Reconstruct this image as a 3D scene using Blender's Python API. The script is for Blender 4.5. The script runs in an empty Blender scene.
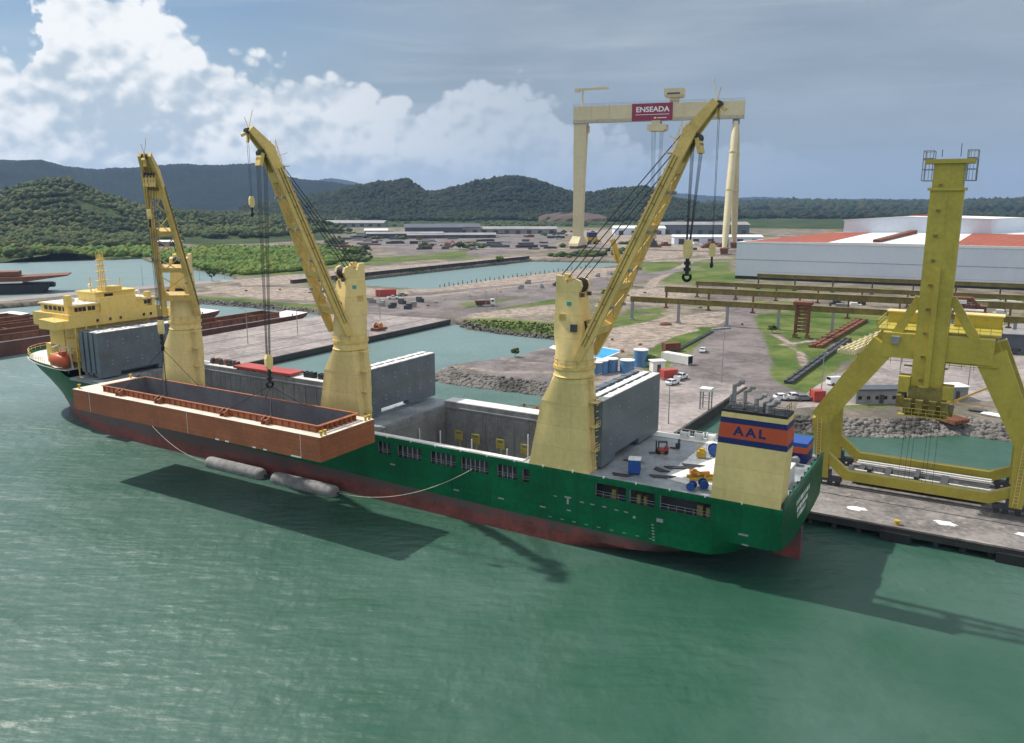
import bpy, math, random
import numpy as np
from mathutils import Vector, Matrix

rnd = random.Random(7)
nrng = np.random.default_rng(11)
SC = bpy.context.scene
COL = SC.collection
PI = math.pi
R = math.radians

# ------------------------------------------------------------------ camera
FOC, HOR, CAMH, LAND = 820.0, 199.0, 48.0, 2.0
PITCH = math.atan((371.5 - HOR) / FOC)
CP, SP = math.cos(PITCH), math.sin(PITCH)

def G(u, v, z=LAND):
    """point of the plan at height z that lies in direction (u, v) of the survey photo"""
    a, b = (u - 512) / FOC, (v - 371.5) / FOC
    d = (a, CP - SP * b, -SP - CP * b)
    t = (z - CAMH) / d[2]
    return (d[0] * t, d[1] * t)

# ship frame: s forward from the stern, w to starboard
SA = 2.602
SX, SY = math.cos(SA), math.sin(SA)
SO = (32.563, 93.278)

def SW(s, w, z=0.0):
    return (SO[0] + s * SX + w * SY, SO[1] + s * SY - w * SX, z)

# ------------------------------------------------------------------ mesh builder
class MB:
    def __init__(self):
        self.v, self.f, self.m, self.mi = [], [], [], 0
    def add(self, vs, fs):
        o = len(self.v)
        self.v += [tuple(p) for p in vs]
        for f in fs:
            self.f.append(tuple(i + o for i in f)); self.m.append(self.mi)
        return self
    def box(self, c, s, rz=0.0, taper=1.0, M=None):
        x, y, z = s[0] / 2, s[1] / 2, s[2] / 2
        vs = []
        for dz, k in ((-z, 1.0), (z, taper)):
            for dx, dy in ((-x, -y), (x, -y), (x, y), (-x, y)):
                dx2, dy2 = dx * k, dy * k
                if M is not None:
                    p = M @ Vector((dx2, dy2, dz))
                    vs.append((c[0] + p.x, c[1] + p.y, c[2] + p.z))
                else:
                    cx = dx2 * math.cos(rz) - dy2 * math.sin(rz); cy = dx2 * math.sin(rz) + dy2 * math.cos(rz)
                    vs.append((c[0] + cx, c[1] + cy, c[2] + dz))
        return self.add(vs, [(3, 2, 1, 0), (4, 5, 6, 7), (0, 1, 5, 4), (1, 2, 6, 5), (2, 3, 7, 6), (3, 0, 4, 7)])
    def bb(self, x0, x1, y0, y1, z0, z1):
        return self.box(((x0 + x1) / 2, (y0 + y1) / 2, (z0 + z1) / 2), (abs(x1 - x0), abs(y1 - y0), abs(z1 - z0)))
    def bar(self, p0, p1, w, h, up=(0, 0, 1), w1=None, h1=None):
        p0, p1 = Vector(p0), Vector(p1)
        d = (p1 - p0).normalized(); up = Vector(up)
        sd = d.cross(up)
        if sd.length < 1e-4: sd = d.cross(Vector((1, 0, 0)))
        sd.normalize(); u = sd.cross(d)
        vs = []
        for p, a, b in ((p0, w, h), (p1, w1 or w, h1 or h)):
            for i, j in ((-1, -1), (1, -1), (1, 1), (-1, 1)):
                vs.append(p + sd * (i * a / 2) + u * (j * b / 2))
        return self.add(vs, [(3, 2, 1, 0), (4, 5, 6, 7), (0, 1, 5, 4), (1, 2, 6, 5), (2, 3, 7, 6), (3, 0, 4, 7)])
    def tube(self, p0, p1, r, r1=None, n=8, caps=True):
        p0, p1 = Vector(p0), Vector(p1); r1 = r if r1 is None else r1
        d = (p1 - p0).normalized()
        a = d.orthogonal().normalized(); b = d.cross(a)
        vs = []
        for p, q in ((p0, r), (p1, r1)):
            for i in range(n):
                t = 2 * PI * i / n
                vs.append(p + a * (q * math.cos(t)) + b * (q * math.sin(t)))
        fs = [(i, (i + 1) % n, n + (i + 1) % n, n + i) for i in range(n)]
        if caps: fs += [tuple(range(n - 1, -1, -1)), tuple(range(n, 2 * n))]
        return self.add(vs, fs)
    def path(self, pts, r, n=6):
        pts = [Vector(p) for p in pts]; rings = []
        for i, p in enumerate(pts):
            d = (pts[min(i + 1, len(pts) - 1)] - pts[max(i - 1, 0)]).normalized()
            ref = Vector((0, 0, 1)) if abs(d.z) < .9 else Vector((1, 0, 0))
            a = d.cross(ref).normalized(); b = a.cross(d)
            rr = r[i] if isinstance(r, (list, tuple)) else r
            rings.append([p + a * (rr * math.cos(2 * PI * k / n)) + b * (rr * math.sin(2 * PI * k / n)) for k in range(n)])
        return self.loft(rings)
    def loft(self, rings, closed=True, caps=True):
        n = len(rings[0]); vs = [p for r in rings for p in r]; fs = []
        for j in range(len(rings) - 1):
            for i in range(n if closed else n - 1):
                k = (i + 1) % n
                fs.append((j * n + i, j * n + k, (j + 1) * n + k, (j + 1) * n + i))
        if caps and closed:
            fs += [tuple(range(n - 1, -1, -1)), tuple(range((len(rings) - 1) * n, len(rings) * n))]
        return self.add(vs, fs)
    def prism(self, poly, z0, z1, top=True, bot=True):
        a = sum(poly[i][0] * poly[(i + 1) % len(poly)][1] - poly[(i + 1) % len(poly)][0] * poly[i][1] for i in range(len(poly)))
        if a < 0: poly = poly[::-1]
        n = len(poly)
        vs = [(p[0], p[1], z0) for p in poly] + [(p[0], p[1], z1) for p in poly]
        fs = [(i, (i + 1) % n, n + (i + 1) % n, n + i) for i in range(n)]
        if top: fs.append(tuple(range(n, 2 * n)))
        if bot: fs.append(tuple(range(n - 1, -1, -1)))
        return self.add(vs, fs)
    def vprism(self, poly, y0, y1):
        """polygon in (x, z) extruded along y"""
        n = len(poly)
        vs = [(p[0], y0, p[1]) for p in poly] + [(p[0], y1, p[1]) for p in poly]
        fs = [(i, (i + 1) % n, n + (i + 1) % n, n + i) for i in range(n)] + [tuple(range(n, 2 * n)), tuple(range(n - 1, -1, -1))]
        return self.add(vs, fs)
    def ball(self, c, r, n=8, m=6):
        rx, ry, rz = r if isinstance(r, (tuple, list)) else (r, r, r)
        rings = []
        for j in range(m + 1):
            t = -PI / 2 + PI * j / m; q = max(math.cos(t), .02)
            rings.append([(c[0] + rx * q * math.cos(2 * PI * i / n), c[1] + ry * q * math.sin(2 * PI * i / n), c[2] + rz * math.sin(t)) for i in range(n)])
        return self.loft(rings)
    def rail(self, pts, h=1.1, r=.035, step=2.0, rows=2):
        for a, b in zip(pts[:-1], pts[1:]):
            a, b = Vector(a), Vector(b); L = (b - a).length
            k = max(1, int(round(L / step)))
            for i in range(k + 1):
                p = a.lerp(b, i / k); self.tube(p, p + Vector((0, 0, h)), r, n=4, caps=False)
            for j in range(rows):
                dz = Vector((0, 0, h * (j + 1) / rows)); self.tube(a + dz, b + dz, r, n=4, caps=False)
        return self
    def ladder(self, p0, p1, w=.5, axis=(1, 0, 0), r=.05, step=.5):
        p0, p1, ax = Vector(p0), Vector(p1), Vector(axis) * (w / 2)
        self.tube(p0 - ax, p1 - ax, r, n=4); self.tube(p0 + ax, p1 + ax, r, n=4)
        k = int((p1 - p0).length / step)
        for i in range(1, k):
            p = p0.lerp(p1, i / k); self.tube(p - ax, p + ax, r * .7, n=4, caps=False)
        return self
    def cut(self):
        if not hasattr(self, 'cuts'): self.cuts = []
        self.cuts.append((len(self.v), len(self.f))); return self
    def build_all(self, name, mats, parent, smooth=None):
        """every piece begun with cut() becomes an object of its own"""
        cs = [(0, 0)] + [c for c in getattr(self, 'cuts', []) if c != (0, 0)] + [(len(self.v), len(self.f))]; out = []
        for (v0, f0), (v1, f1) in zip(cs[:-1], cs[1:]):
            if f1 <= f0: continue
            q = MB(); q.v = self.v[v0:v1]; q.f = [tuple(i - v0 for i in f) for f in self.f[f0:f1]]; q.m = self.m[f0:f1]
            out.append(q.build(name, mats, parent, smooth=smooth))
        return out
    def build(self, name, mats, parent=None, loc=None, rz=0.0, smooth=None):
        me = bpy.data.meshes.new(name)
        me.from_pydata(self.v, [], self.f)
        for m in (mats if isinstance(mats, (list, tuple)) else [mats]): me.materials.append(m)
        if any(self.m): me.polygons.foreach_set('material_index', self.m)
        if smooth:
            me.polygons.foreach_set('use_smooth', [True] * len(me.polygons))
            me.set_sharp_from_angle(angle=R(smooth))
        me.validate(); me.update()
        o = bpy.data.objects.new(name, me); COL.objects.link(o)
        if parent is not None: o.parent = parent
        if loc is not None: o.location = loc; o.rotation_euler = (0, 0, rz)
        return o

def fix_normals(o):
    import bmesh
    b = bmesh.new(); b.from_mesh(o.data); bmesh.ops.recalc_face_normals(b, faces=b.faces); b.to_mesh(o.data); b.free()
    return o

def tag(o, label=None, cat=None, group=None, kind=None):
    if label: o['label'] = label
    if cat: o['category'] = cat
    if group: o['group'] = group
    if kind: o['kind'] = kind
    return o

def empty(name, label, cat, loc, rz=0.0, group=None):
    o = bpy.data.objects.new(name, None); COL.objects.link(o)
    o.location = loc; o.rotation_euler = (0, 0, rz); o.empty_display_size = .5
    return tag(o, label, cat, group)

def copy_tree(o, parent=None, loc=None, rz=None, label=None):
    c = o.copy(); COL.objects.link(c)
    if parent is not None: c.parent = parent
    if loc is not None: c.location = loc
    if rz is not None: c.rotation_euler = (0, 0, rz)
    if label: c['label'] = label
    for ch in list(o.children): copy_tree(ch, c)
    return c

def text_mesh(name, txt, size, mat, parent, right, up, at, depth=.03, sx=1.0, align='CENTER', spacing=1.0, bold=.02):
    cu = bpy.data.curves.new(name, 'FONT'); cu.body = txt; cu.size = size; cu.align_x = align; cu.align_y = 'CENTER'
    cu.extrude = depth / 2; cu.resolution_u = 3; cu.space_character = spacing; cu.offset = size * bold
    t = bpy.data.objects.new(name, cu); COL.objects.link(t)
    dg = bpy.context.evaluated_depsgraph_get()
    me = bpy.data.meshes.new_from_object(t.evaluated_get(dg))
    bpy.data.objects.remove(t)
    right, up = Vector(right).normalized(), Vector(up).normalized(); nn = right.cross(up)
    for v in me.vertices:
        p = Vector(at) + right * (v.co.x * sx) + up * v.co.y + nn * v.co.z
        v.co = p
    me.materials.clear(); me.materials.append(mat)
    me.name = name
    o = bpy.data.objects.new(name, me); COL.objects.link(o); o.parent = parent
    return o

# ------------------------------------------------------------------ node helpers
class X:
    nt = None
    def __init__(s, sock): s.s = sock
    @staticmethod
    def mk(op, *a):
        n = X.nt.nodes.new('ShaderNodeMath'); n.operation = op
        for i, q in enumerate(a):
            if isinstance(q, X): X.nt.links.new(q.s, n.inputs[i])
            else: n.inputs[i].default_value = q
        return X(n.outputs[0])
    def __add__(a, b): return X.mk('ADD', a, b)
    __radd__ = __add__
    def __sub__(a, b): return X.mk('SUBTRACT', a, b)
    def __rsub__(a, b): return X.mk('SUBTRACT', b, a)
    def __mul__(a, b): return X.mk('MULTIPLY', a, b)
    __rmul__ = __mul__
    def __truediv__(a, b): return X.mk('DIVIDE', a, b)
    def smooth(a, lo, hi, o0=0.0, o1=1.0):
        n = X.nt.nodes.new('ShaderNodeMapRange'); n.interpolation_type = 'SMOOTHSTEP'
        X.nt.links.new(a.s, n.inputs[0])
        for i, q in enumerate((lo, hi, o0, o1)):
            if isinstance(q, X): X.nt.links.new(q.s, n.inputs[i + 1])
            else: n.inputs[i + 1].default_value = q
        return X(n.outputs[0])

def nmap(nt, src, scale=(1, 1, 1), loc=(0, 0, 0), rot=(0, 0, 0)):
    n = nt.nodes.new('ShaderNodeMapping'); nt.links.new(src, n.inputs[0])
    n.inputs['Scale'].default_value = scale; n.inputs['Location'].default_value = loc; n.inputs['Rotation'].default_value = rot
    return n.outputs[0]

def nnoise(nt, vec, scale, detail=4, rough=.55, dist=0.0, color=False):
    n = nt.nodes.new('ShaderNodeTexNoise'); nt.links.new(vec, n.inputs['Vector'])
    n.inputs['Scale'].default_value = scale; n.inputs['Detail'].default_value = detail
    n.inputs['Roughness'].default_value = rough; n.inputs['Distortion'].default_value = dist
    return X(n.outputs['Color' if color else 'Fac'])

def nmix(nt, fac, a, b):
    n = nt.nodes.new('ShaderNodeMix'); n.data_type = 'RGBA'
    for idx, q in ((0, fac), (6, a), (7, b)):
        if isinstance(q, X): nt.links.new(q.s, n.inputs[idx])
        elif idx == 0: n.inputs[0].default_value = q
        else: n.inputs[idx].default_value = (*q, 1)
    return X(n.outputs[2])

def new_mat(name):
    m = bpy.data.materials.new(name); m.use_nodes = True
    nt = m.node_tree; b = nt.nodes['Principled BSDF']; X.nt = nt
    return m, nt, b

def paint(name, col, rough=.5, var=.18, sc=.25, rust=0.0, rustcol=(.16, .065, .03), streak=0.0, streakcol=(.12, .09, .06),
          seam=0.0, seamk=.3, vseam=0.0, rib=None, bump=0.0, metallic=0.0, spec=.4):
    m, nt, b = new_mat(name)
    tc = nt.nodes.new('ShaderNodeTexCoord').outputs['Object']
    n1 = nnoise(nt, tc, sc, 5, .6); n2 = nnoise(nt, tc, sc * 9, 4, .6)
    f = (n1 * .6 + n2 * .4).smooth(.36, .64)
    c = nmix(nt, f, tuple(k * (1 - var) for k in col), tuple(min(k * (1 + var * .6), .92) for k in col))
    if seam:                                     # welded plate strakes
        sp = nt.nodes.new('ShaderNodeSeparateXYZ'); nt.links.new(tc, sp.inputs[0])
        q = X.mk('PINGPONG', X(sp.outputs[2]), seam / 2)
        fl = X.mk('FLOOR', X(sp.outputs[2]) / seam)
        wn = nt.nodes.new('ShaderNodeTexWhiteNoise'); wn.noise_dimensions = '1D'; nt.links.new(fl.s, wn.inputs['W'])
        c = nmix(nt, X(wn.outputs[0]) * (seamk * .55), c, tuple(k * .55 for k in col))
        c = nmix(nt, q.smooth(0.0, .07, seamk, 0.0), c, tuple(k * .4 for k in col))
    if vseam:
        sp = nt.nodes.new('ShaderNodeSeparateXYZ'); nt.links.new(tc, sp.inputs[0])
        q = X.mk('PINGPONG', X(sp.outputs[0]), vseam / 2)
        c = nmix(nt, q.smooth(0.0, .09, seamk, 0.0), c, tuple(k * .45 for k in col))
        fl = X.mk('FLOOR', X(sp.outputs[0]) / vseam)
        wn = nt.nodes.new('ShaderNodeTexWhiteNoise'); wn.noise_dimensions = '1D'; nt.links.new(fl.s, wn.inputs['W'])
        c = nmix(nt, X(wn.outputs[0]) * (seamk * .45), c, tuple(k * .6 for k in col))
    if streak:
        st = nnoise(nt, nmap(nt, tc, (1.3, 1.3, .07)), 1.0, 5, .65)
        c = nmix(nt, (st.smooth(.5, .78)) * streak, c, streakcol)
    if rust:
        rn = nnoise(nt, nmap(nt, tc, (1, 1, .45), (3, 8, 1)), .55, 8, .68)
        lo = .72 - .3 * rust
        c = nmix(nt, rn.smooth(lo, lo + .12), c, rustcol)
    nt.links.new(c.s, b.inputs['Base Color'])
    rr = f.smooth(0, 1, rough - .06, rough + .1)
    nt.links.new(rr.s, b.inputs['Roughness'])
    b.inputs['Metallic'].default_value = metallic
    b.inputs['Specular IOR Level'].default_value = spec
    h = n2
    if rib:                                      # corrugation: (axis, pitch)
        sp = nt.nodes.new('ShaderNodeSeparateXYZ'); nt.links.new(tc, sp.inputs[0])
        h = X.mk('PINGPONG', X(sp.outputs[rib[0]]), rib[1] / 2) * (2 / rib[1]) + n2 * .2
    if bump:
        bp = nt.nodes.new('ShaderNodeBump'); bp.inputs['Strength'].default_value = bump; bp.inputs['Distance'].default_value = .12
        nt.links.new(h.s, bp.inputs['Height']); nt.links.new(bp.outputs[0], b.inputs['Normal'])
    return m

M = {}
M['crane'] = paint('crane_cream_yellow', (.78, .60, .25), .48, .12, .15, streak=.26, streakcol=(.42, .27, .08), seam=3.1)
M['house'] = paint('house_yellow', (.78, .56, .16), .5, .12, .2, rust=.12, rustcol=(.4, .22, .08), streak=.35, streakcol=(.42, .26, .08))
M['jib'] = paint('jib_yellow', (.68, .48, .15), .5, .2, .3, rust=.26, rustcol=(.22, .10, .03), streak=.25, streakcol=(.2, .12, .05))
M['portal'] = paint('portal_yellow', (.45, .37, .055), .48, .16, .2, rust=.12, rustcol=(.2, .14, .04), streak=.25, streakcol=(.18, .13, .04))
M['portaldark'] = paint('portal_greasy_yellow', (.20, .165, .04), .6, .4, .6, rust=.5, rustcol=(.05, .045, .03))
M['goliath'] = paint('goliath_cream', (.62, .54, .33), .6, .1, .05, streak=.25, streakcol=(.3, .24, .14))
M['green'] = paint('hull_green', (.0, .128, .044), .5, .34, .16, rust=.2, rustcol=(.05, .045, .03), streak=.7, streakcol=(.004, .055, .026), seam=2.6, seamk=.5, vseam=8.4, spec=.22)
M['green_dark'] = paint('bulwark_green', (.0, .09, .045), .45, .2, .2, rust=.2)
M['boot'] = paint('boot_topping_red', (.21, .055, .045), .6, .4, .3, rust=.5, rustcol=(.10, .075, .065), streak=.5, streakcol=(.07, .06, .058))
def wear_boot():
    m = M['boot']; nt = m.node_tree; X.nt = nt; b = nt.nodes['Principled BSDF']
    src = b.inputs['Base Color'].links[0].from_socket
    tc = nt.nodes.new('ShaderNodeTexCoord').outputs['Object']; sp = nt.nodes.new('ShaderNodeSeparateXYZ'); nt.links.new(tc, sp.inputs[0])
    n = nnoise(nt, nmap(nt, tc, (.12, .12, .5)), 1.6, 6, .7)
    c = nmix(nt, (X(sp.outputs[2]) * .5 + (n - .5) * 2.8 - .62).smooth(.2, .8) * .8, X(src), (.085, .075, .072))
    nt.links.new(c.s, b.inputs['Base Color'])
wear_boot()
M['deck'] = paint('deck_grey', (.30, .325, .34), .42, .4, .25, rust=.42, rustcol=(.13, .08, .06))
M['white'] = paint('white_paint', (.78, .77, .74), .5, .08, .3, rust=.16, rustcol=(.35, .2, .12))
M['whitedeck'] = paint('white_deck_paint', (.72, .70, .66), .5, .12, .35, rust=.3, rustcol=(.42, .26, .14))
M['bargedeck'] = paint('barge_deck_tan', (.70, .62, .52), .6, .16, .35, rust=.34, rustcol=(.36, .2, .11))
M['hold'] = paint('hold_grey', (.25, .255, .25), .6, .35, .2, rust=.42, rustcol=(.13, .10, .085), streak=.6, streakcol=(.08, .075, .07), seam=2.4, seamk=.45, vseam=6.4)
M['hatch'] = paint('hatch_blue_grey', (.125, .152, .172), .36, .22, .3, rust=.1, rustcol=(.27, .25, .2), streak=.55, streakcol=(.09, .11, .125))
M['dark'] = paint('black_steel', (.018, .018, .02), .55, .3, .4)
M['darkgrey'] = paint('dark_grey_steel', (.06, .063, .068), .55, .25, .4)
M['grey'] = paint('mid_grey_steel', (.25, .26, .27), .5, .2, .4, rust=.2)
M['rope'] = paint('wire_rope', (.03, .03, .032), .6, .2, 1)
M['hawser'] = paint('pale_hawser', (.55, .5, .42), .9, .2, 1)
M['barge'] = paint('barge_primer_orange', (.37, .122, .052), .62, .25, .2, rust=.28, rustcol=(.2, .055, .025), streak=.35, streakcol=(.2, .06, .03), seam=.62, seamk=.4, vseam=7.3)
M['bargein'] = paint('barge_inner_grey', (.15, .145, .155), .7, .25, .3, rust=.25, rustcol=(.14, .08, .06))
M['bargered'] = paint('barge_red_brown', (.15, .055, .04), .65, .4, .15, rust=.4, rustcol=(.11, .045, .03), streak=.35, streakcol=(.09, .04, .03))
M['rust'] = paint('rusty_steel', (.19, .075, .04), .8, .35, .3, rust=.4, rustcol=(.09, .045, .03))
M['redcov'] = paint('red_painted_steel', (.42, .065, .05), .5, .14, .3)
M['lifeboat'] = paint('lifeboat_orange', (.5, .085, .025), .4, .08, .4)
M['orange'] = paint('orange_paint', (.6, .2, .03), .5, .15, .5)
M['yellow'] = paint('bright_yellow', (.52, .34, .035), .5, .15, .5)
M['blue'] = paint('blue_paint', (.018, .075, .30), .45, .15, .5)
M['bluedrum'] = paint('tank_blue', (.10, .24, .44), .45, .2, .3, streak=.4, streakcol=(.3, .33, .36))
M['navy'] = paint('navy_stripe', (.012, .022, .12), .45, .1, .5)
M['redstripe'] = paint('red_stripe', (.5, .085, .035), .45, .1, .5)
M['fender'] = paint('fender_rubber_grey', (.27, .265, .26), .85, .4, .8, rust=.35, rustcol=(.12, .115, .11))
M['glass'] = paint('dark_glass', (.012, .014, .018), .12, .1, 1, spec=.6)
M['concrete'] = paint('concrete', (.27, .25, .235), .85, .28, .06, rust=.4, rustcol=(.2, .18, .165), bump=.2)
M['pinkconc'] = paint('pale_concrete', (.29, .25, .235), .85, .42, .07, rust=.55, rustcol=(.18, .155, .145), bump=.2)
M['quaytop'] = paint('stained_quay_concrete', (.21, .19, .18), .85, .5, .12, rust=.55, rustcol=(.33, .29, .26), bump=.2)
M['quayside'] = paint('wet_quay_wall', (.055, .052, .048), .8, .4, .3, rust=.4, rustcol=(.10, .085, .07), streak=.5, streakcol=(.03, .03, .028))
M['asphalt'] = paint('worn_purple_asphalt', (.165, .14, .138), .9, .4, .05, rust=.35, rustcol=(.27, .23, .215), bump=.2)
M['wallwhite'] = paint('white_cladding', (.63, .69, .76), .55, .05, .03, streak=.25, streakcol=(.5, .55, .6), rib=(0, 1.2), bump=.35)
M['roofwhite'] = paint('white_roof_sheet', (.80, .80, .79), .5, .05, .04, rib=(0, 1.5), bump=.3)
M['roofred'] = paint('red_roof_sheet', (.33, .08, .04), .6, .15, .05, rib=(0, 2.0), bump=.4)
M['shed'] = paint('dull_grey_roof', (.27, .26, .26), .7, .25, .05)
M['sheddark'] = paint('slate_grey_roof', (.09, .10, .12), .7, .2, .05)
M['runway'] = paint('runway_girder_ochre', (.22, .175, .05), .7, .35, .2, rust=.5, rustcol=(.15, .09, .05))
M['conccol'] = paint('grey_concrete_column', (.30, .30, .30), .85, .15, .3)
M['maroon'] = paint('maroon_sign', (.26, .012, .04), .5, .08, .2)
M['lettering'] = paint('white_lettering', (.8, .8, .78), .5, .05, 1)
M['pool'] = paint('pool_blue', (.03, .34, .62), .3, .12, .2)
M['tyre'] = paint('tyre_rubber', (.02, .02, .02), .85, .2, 1)
M['bark'] = paint('bark_brown', (.09, .065, .045), .9, .3, .8)
M['salt'] = paint('white_powder', (.8, .79, .77), .9, .06, .5)
M['teal'] = paint('teal_green_paint', (.05, .35, .30), .5, .15, .5)
M['lime'] = paint('lime_green_paint', (.35, .55, .12), .5, .15, .5)
# ------------------------------------------------------------------ camera, sun, sky
cam = bpy.data.cameras.new('camera'); camo = bpy.data.objects.new('camera', cam); COL.objects.link(camo)
cam.sensor_fit = 'HORIZONTAL'; cam.sensor_width = 36.0; cam.lens = 36.0 * FOC / 1024
cam.clip_start = 1.0; cam.clip_end = 60000
camo.location = (0, 0, CAMH); camo.rotation_euler = (PI / 2 - PITCH, 0, 0)
SC.camera = camo

SUN = Vector((.87 * SX - .02 * SY, .87 * SY + .02 * SX, 1.0)).normalized()          # towards the sun
sl = bpy.data.lights.new('sun', 'SUN'); sl.energy = 4.9; sl.angle = R(.9); sl.color = (1.0, .95, .87)
slo = bpy.data.objects.new('sun', sl); COL.objects.link(slo)
slo.rotation_euler = SUN.to_track_quat('Z', 'Y').to_euler(); slo.location = (-200, 200, 300)

W = bpy.data.worlds.new('World'); SC.world = W; W.use_nodes = True
nt = W.node_tree; X.nt = nt
bg = nt.nodes['Background']
sky = nt.nodes.new('ShaderNodeTexSky'); sky.sky_type = 'NISHITA'; sky.sun_disc = False
sky.sun_elevation = math.asin(SUN.z); sky.sun_rotation = math.atan2(SUN.x, SUN.y)
sky.air_density = 1.0; sky.dust_density = .6; sky.ozone_density = 1.6
gen = nt.nodes.new('ShaderNodeTexCoord').outputs['Generated']
sep = nt.nodes.new('ShaderNodeSeparateXYZ'); nt.links.new(gen, sep.inputs[0])
dx, dy, dz = (X(q) for q in sep.outputs)
az = X.mk('ARCTAN2', dx, dy); el = X.mk('ARCSINE', dz)
# every colour below is divided by the Background strength
BS = .1
def em(c): return tuple(k / BS for k in c)
skyc = nmix(nt, 0.0, (0, 0, 0), (0, 0, 0))
hs = nt.nodes.new('ShaderNodeHueSaturation'); hs.inputs['Saturation'].default_value = 1.15; hs.inputs['Value'].default_value = .8
nt.links.new(sky.outputs[0], hs.inputs['Color'])
c = X(hs.outputs[0])
# pale thin haze towards the horizon
c = nmix(nt, el.smooth(0.0, .22, .6, .0), c, em((.56, .67, .76)))
# high veil of rain cloud over the right half of the view and overhead
cv = nmap(nt, gen, (1.6, 1.6, 4.2))
nv = nnoise(nt, cv, 1.5, 5, .55); nv2 = nnoise(nt, nmap(nt, gen, (2.2, 2.2, 9.0), (4, 2, 1)), 2.0, 6, .55, .3)
veil = (az + (nv - .5) * .5).smooth(-.40, .0)
veilcol = nmix(nt, nv2.smooth(.3, .72), (em((.285, .355, .435))), em((.36, .435, .515)))
veilcol = nmix(nt, el.smooth(.0, .16, .55, 0.0), veilcol, em((.265, .335, .42)))
c = nmix(nt, veil * .93, c, veilcol)
# thin streaks
stk = nnoise(nt, nmap(nt, gen, (1.5, 1.5, 16.0), (1, 5, 2)), 2.2, 5, .5, .4)
c = nmix(nt, stk.smooth(.5, .8) * .3 * el.smooth(.05, .12), c, em((.66, .72, .77)))
# cumulus bank: its top follows a curve of azimuth
fc = nt.nodes.new('ShaderNodeFloatCurve')
wob = nnoise(nt, gen, 9.0, 5, .6); azw = az + (wob - .5) * .16
mpn = nt.nodes.new('ShaderNodeMapRange'); nt.links.new(azw.s, mpn.inputs[0])
mpn.inputs[1].default_value = -.8; mpn.inputs[2].default_value = .8
nt.links.new(mpn.outputs[0], fc.inputs['Value'])
def azp(u): return (math.atan((u - 512) / FOC) + .8) / 1.6
tops = [(-400, 110), (-150, 60), (-40, 70), (0, 76), (30, 82), (64, 84), (92, 26), (104, 2), (124, 12), (160, 24), (185, 42), (212, 60), (260, 72), (330, 84), (390, 100), (420, 106), (455, 92), (490, 86), (520, 98), (570, 122), (640, 146), (800, 165), (1024, 176), (1300, 120)]
cur = fc.mapping.curves[0]
pts = [(max(0, min(1, azp(u))), (199 - v) / FOC / .3) for u, v in tops]
cur.points[0].location = (0, pts[0][1]); cur.points[1].location = (1, pts[-1][1])
for p in pts[1:-1]: cur.points.new(*p)
for p in cur.points: p.handle_type = 'VECTOR'
fc.mapping.update()
top = X(fc.outputs[0]) * .3
puffv = nmap(nt, gen, (1, 1, 1.25))
def billow(loc):
    """heaped cloud: rounded cells of three sizes"""
    out = None
    for sc, wt in ((9.5, .52), (24.0, .31), (62.0, .17)):
        v = nt.nodes.new('ShaderNodeTexVoronoi'); v.feature = 'F1'; v.inputs['Scale'].default_value = sc
        wv = nt.nodes.new('ShaderNodeVectorMath'); wv.operation = 'ADD'
        nz = nt.nodes.new('ShaderNodeTexNoise'); nz.inputs['Scale'].default_value = sc * .8; nz.inputs['Detail'].default_value = 3
        vm = nmap(nt, gen, (1, 1, 1.2), loc); nt.links.new(vm, nz.inputs['Vector'])
        sv = nt.nodes.new('ShaderNodeVectorMath'); sv.operation = 'SCALE'; sv.inputs['Scale'].default_value = .9 / sc; nt.links.new(nz.outputs['Color'], sv.inputs[0])
        nt.links.new(vm, wv.inputs[0]); nt.links.new(sv.outputs[0], wv.inputs[1]); nt.links.new(wv.outputs[0], v.inputs['Vector'])
        t = (.55 - X(v.outputs['Distance'])) * wt
        out = t if out is None else out + t
    return out
p1 = billow((0, 0, 0)); p2 = billow((.007, -.003, -.011))
fine = nnoise(nt, puffv, 40.0, 6, .6)
big = nnoise(nt, nmap(nt, gen, (1, 1, 2.0), (7, 3, 2)), 5.0, 4, .5)
dens = (top - el) * 26.0 + p1 * 3.0 + (big - .5) * 1.6 + (fine - .5) * .5
alpha = dens.smooth(.0, .36)
relief = (p1 - p2) * 3.2 + .5 + (fine - .5) * .25
lit = (relief * .8 + dens.smooth(.2, 3.0, .22, -.05) + (big - .5) * 1.5 + (el - .05) * 1.5).smooth(.05, .80)
sunny = az.smooth(-.42, .12)                    # towards the left the bank is lit more brightly
bright = nmix(nt, sunny, em((.97, .99, 1.0)), em((.48, .56, .645)))
shade = nmix(nt, sunny, em((.50, .60, .69)), em((.38, .465, .555)))
cc = nmix(nt, lit, shade, bright)
cc = nmix(nt, el.smooth(.0, .06, .75, .0), cc, nmix(nt, sunny, em((.72, .79, .84)), em((.36, .45, .55))))
fade = az.smooth(.02, .45, 1.0, .0)
front = dy.smooth(.05, .35)
c = nmix(nt, alpha * fade * front, c, cc)
# broken bright cloud, added unseen overhead and behind the viewer to brighten shaded faces
up = nnoise(nt, nmap(nt, gen, (1.2, 1.2, 1.6), (2, 9, 4)), 2.6, 6, .55)
over = X.mk('MAXIMUM', el.smooth(.24, .55), dy.smooth(.25, -.25))
c = nmix(nt, up.smooth(.30, .55) * over * .95, c, em((.90, .94, .99)))
nt.links.new(c.s, bg.inputs['Color']); bg.inputs['Strength'].default_value = BS

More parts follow.
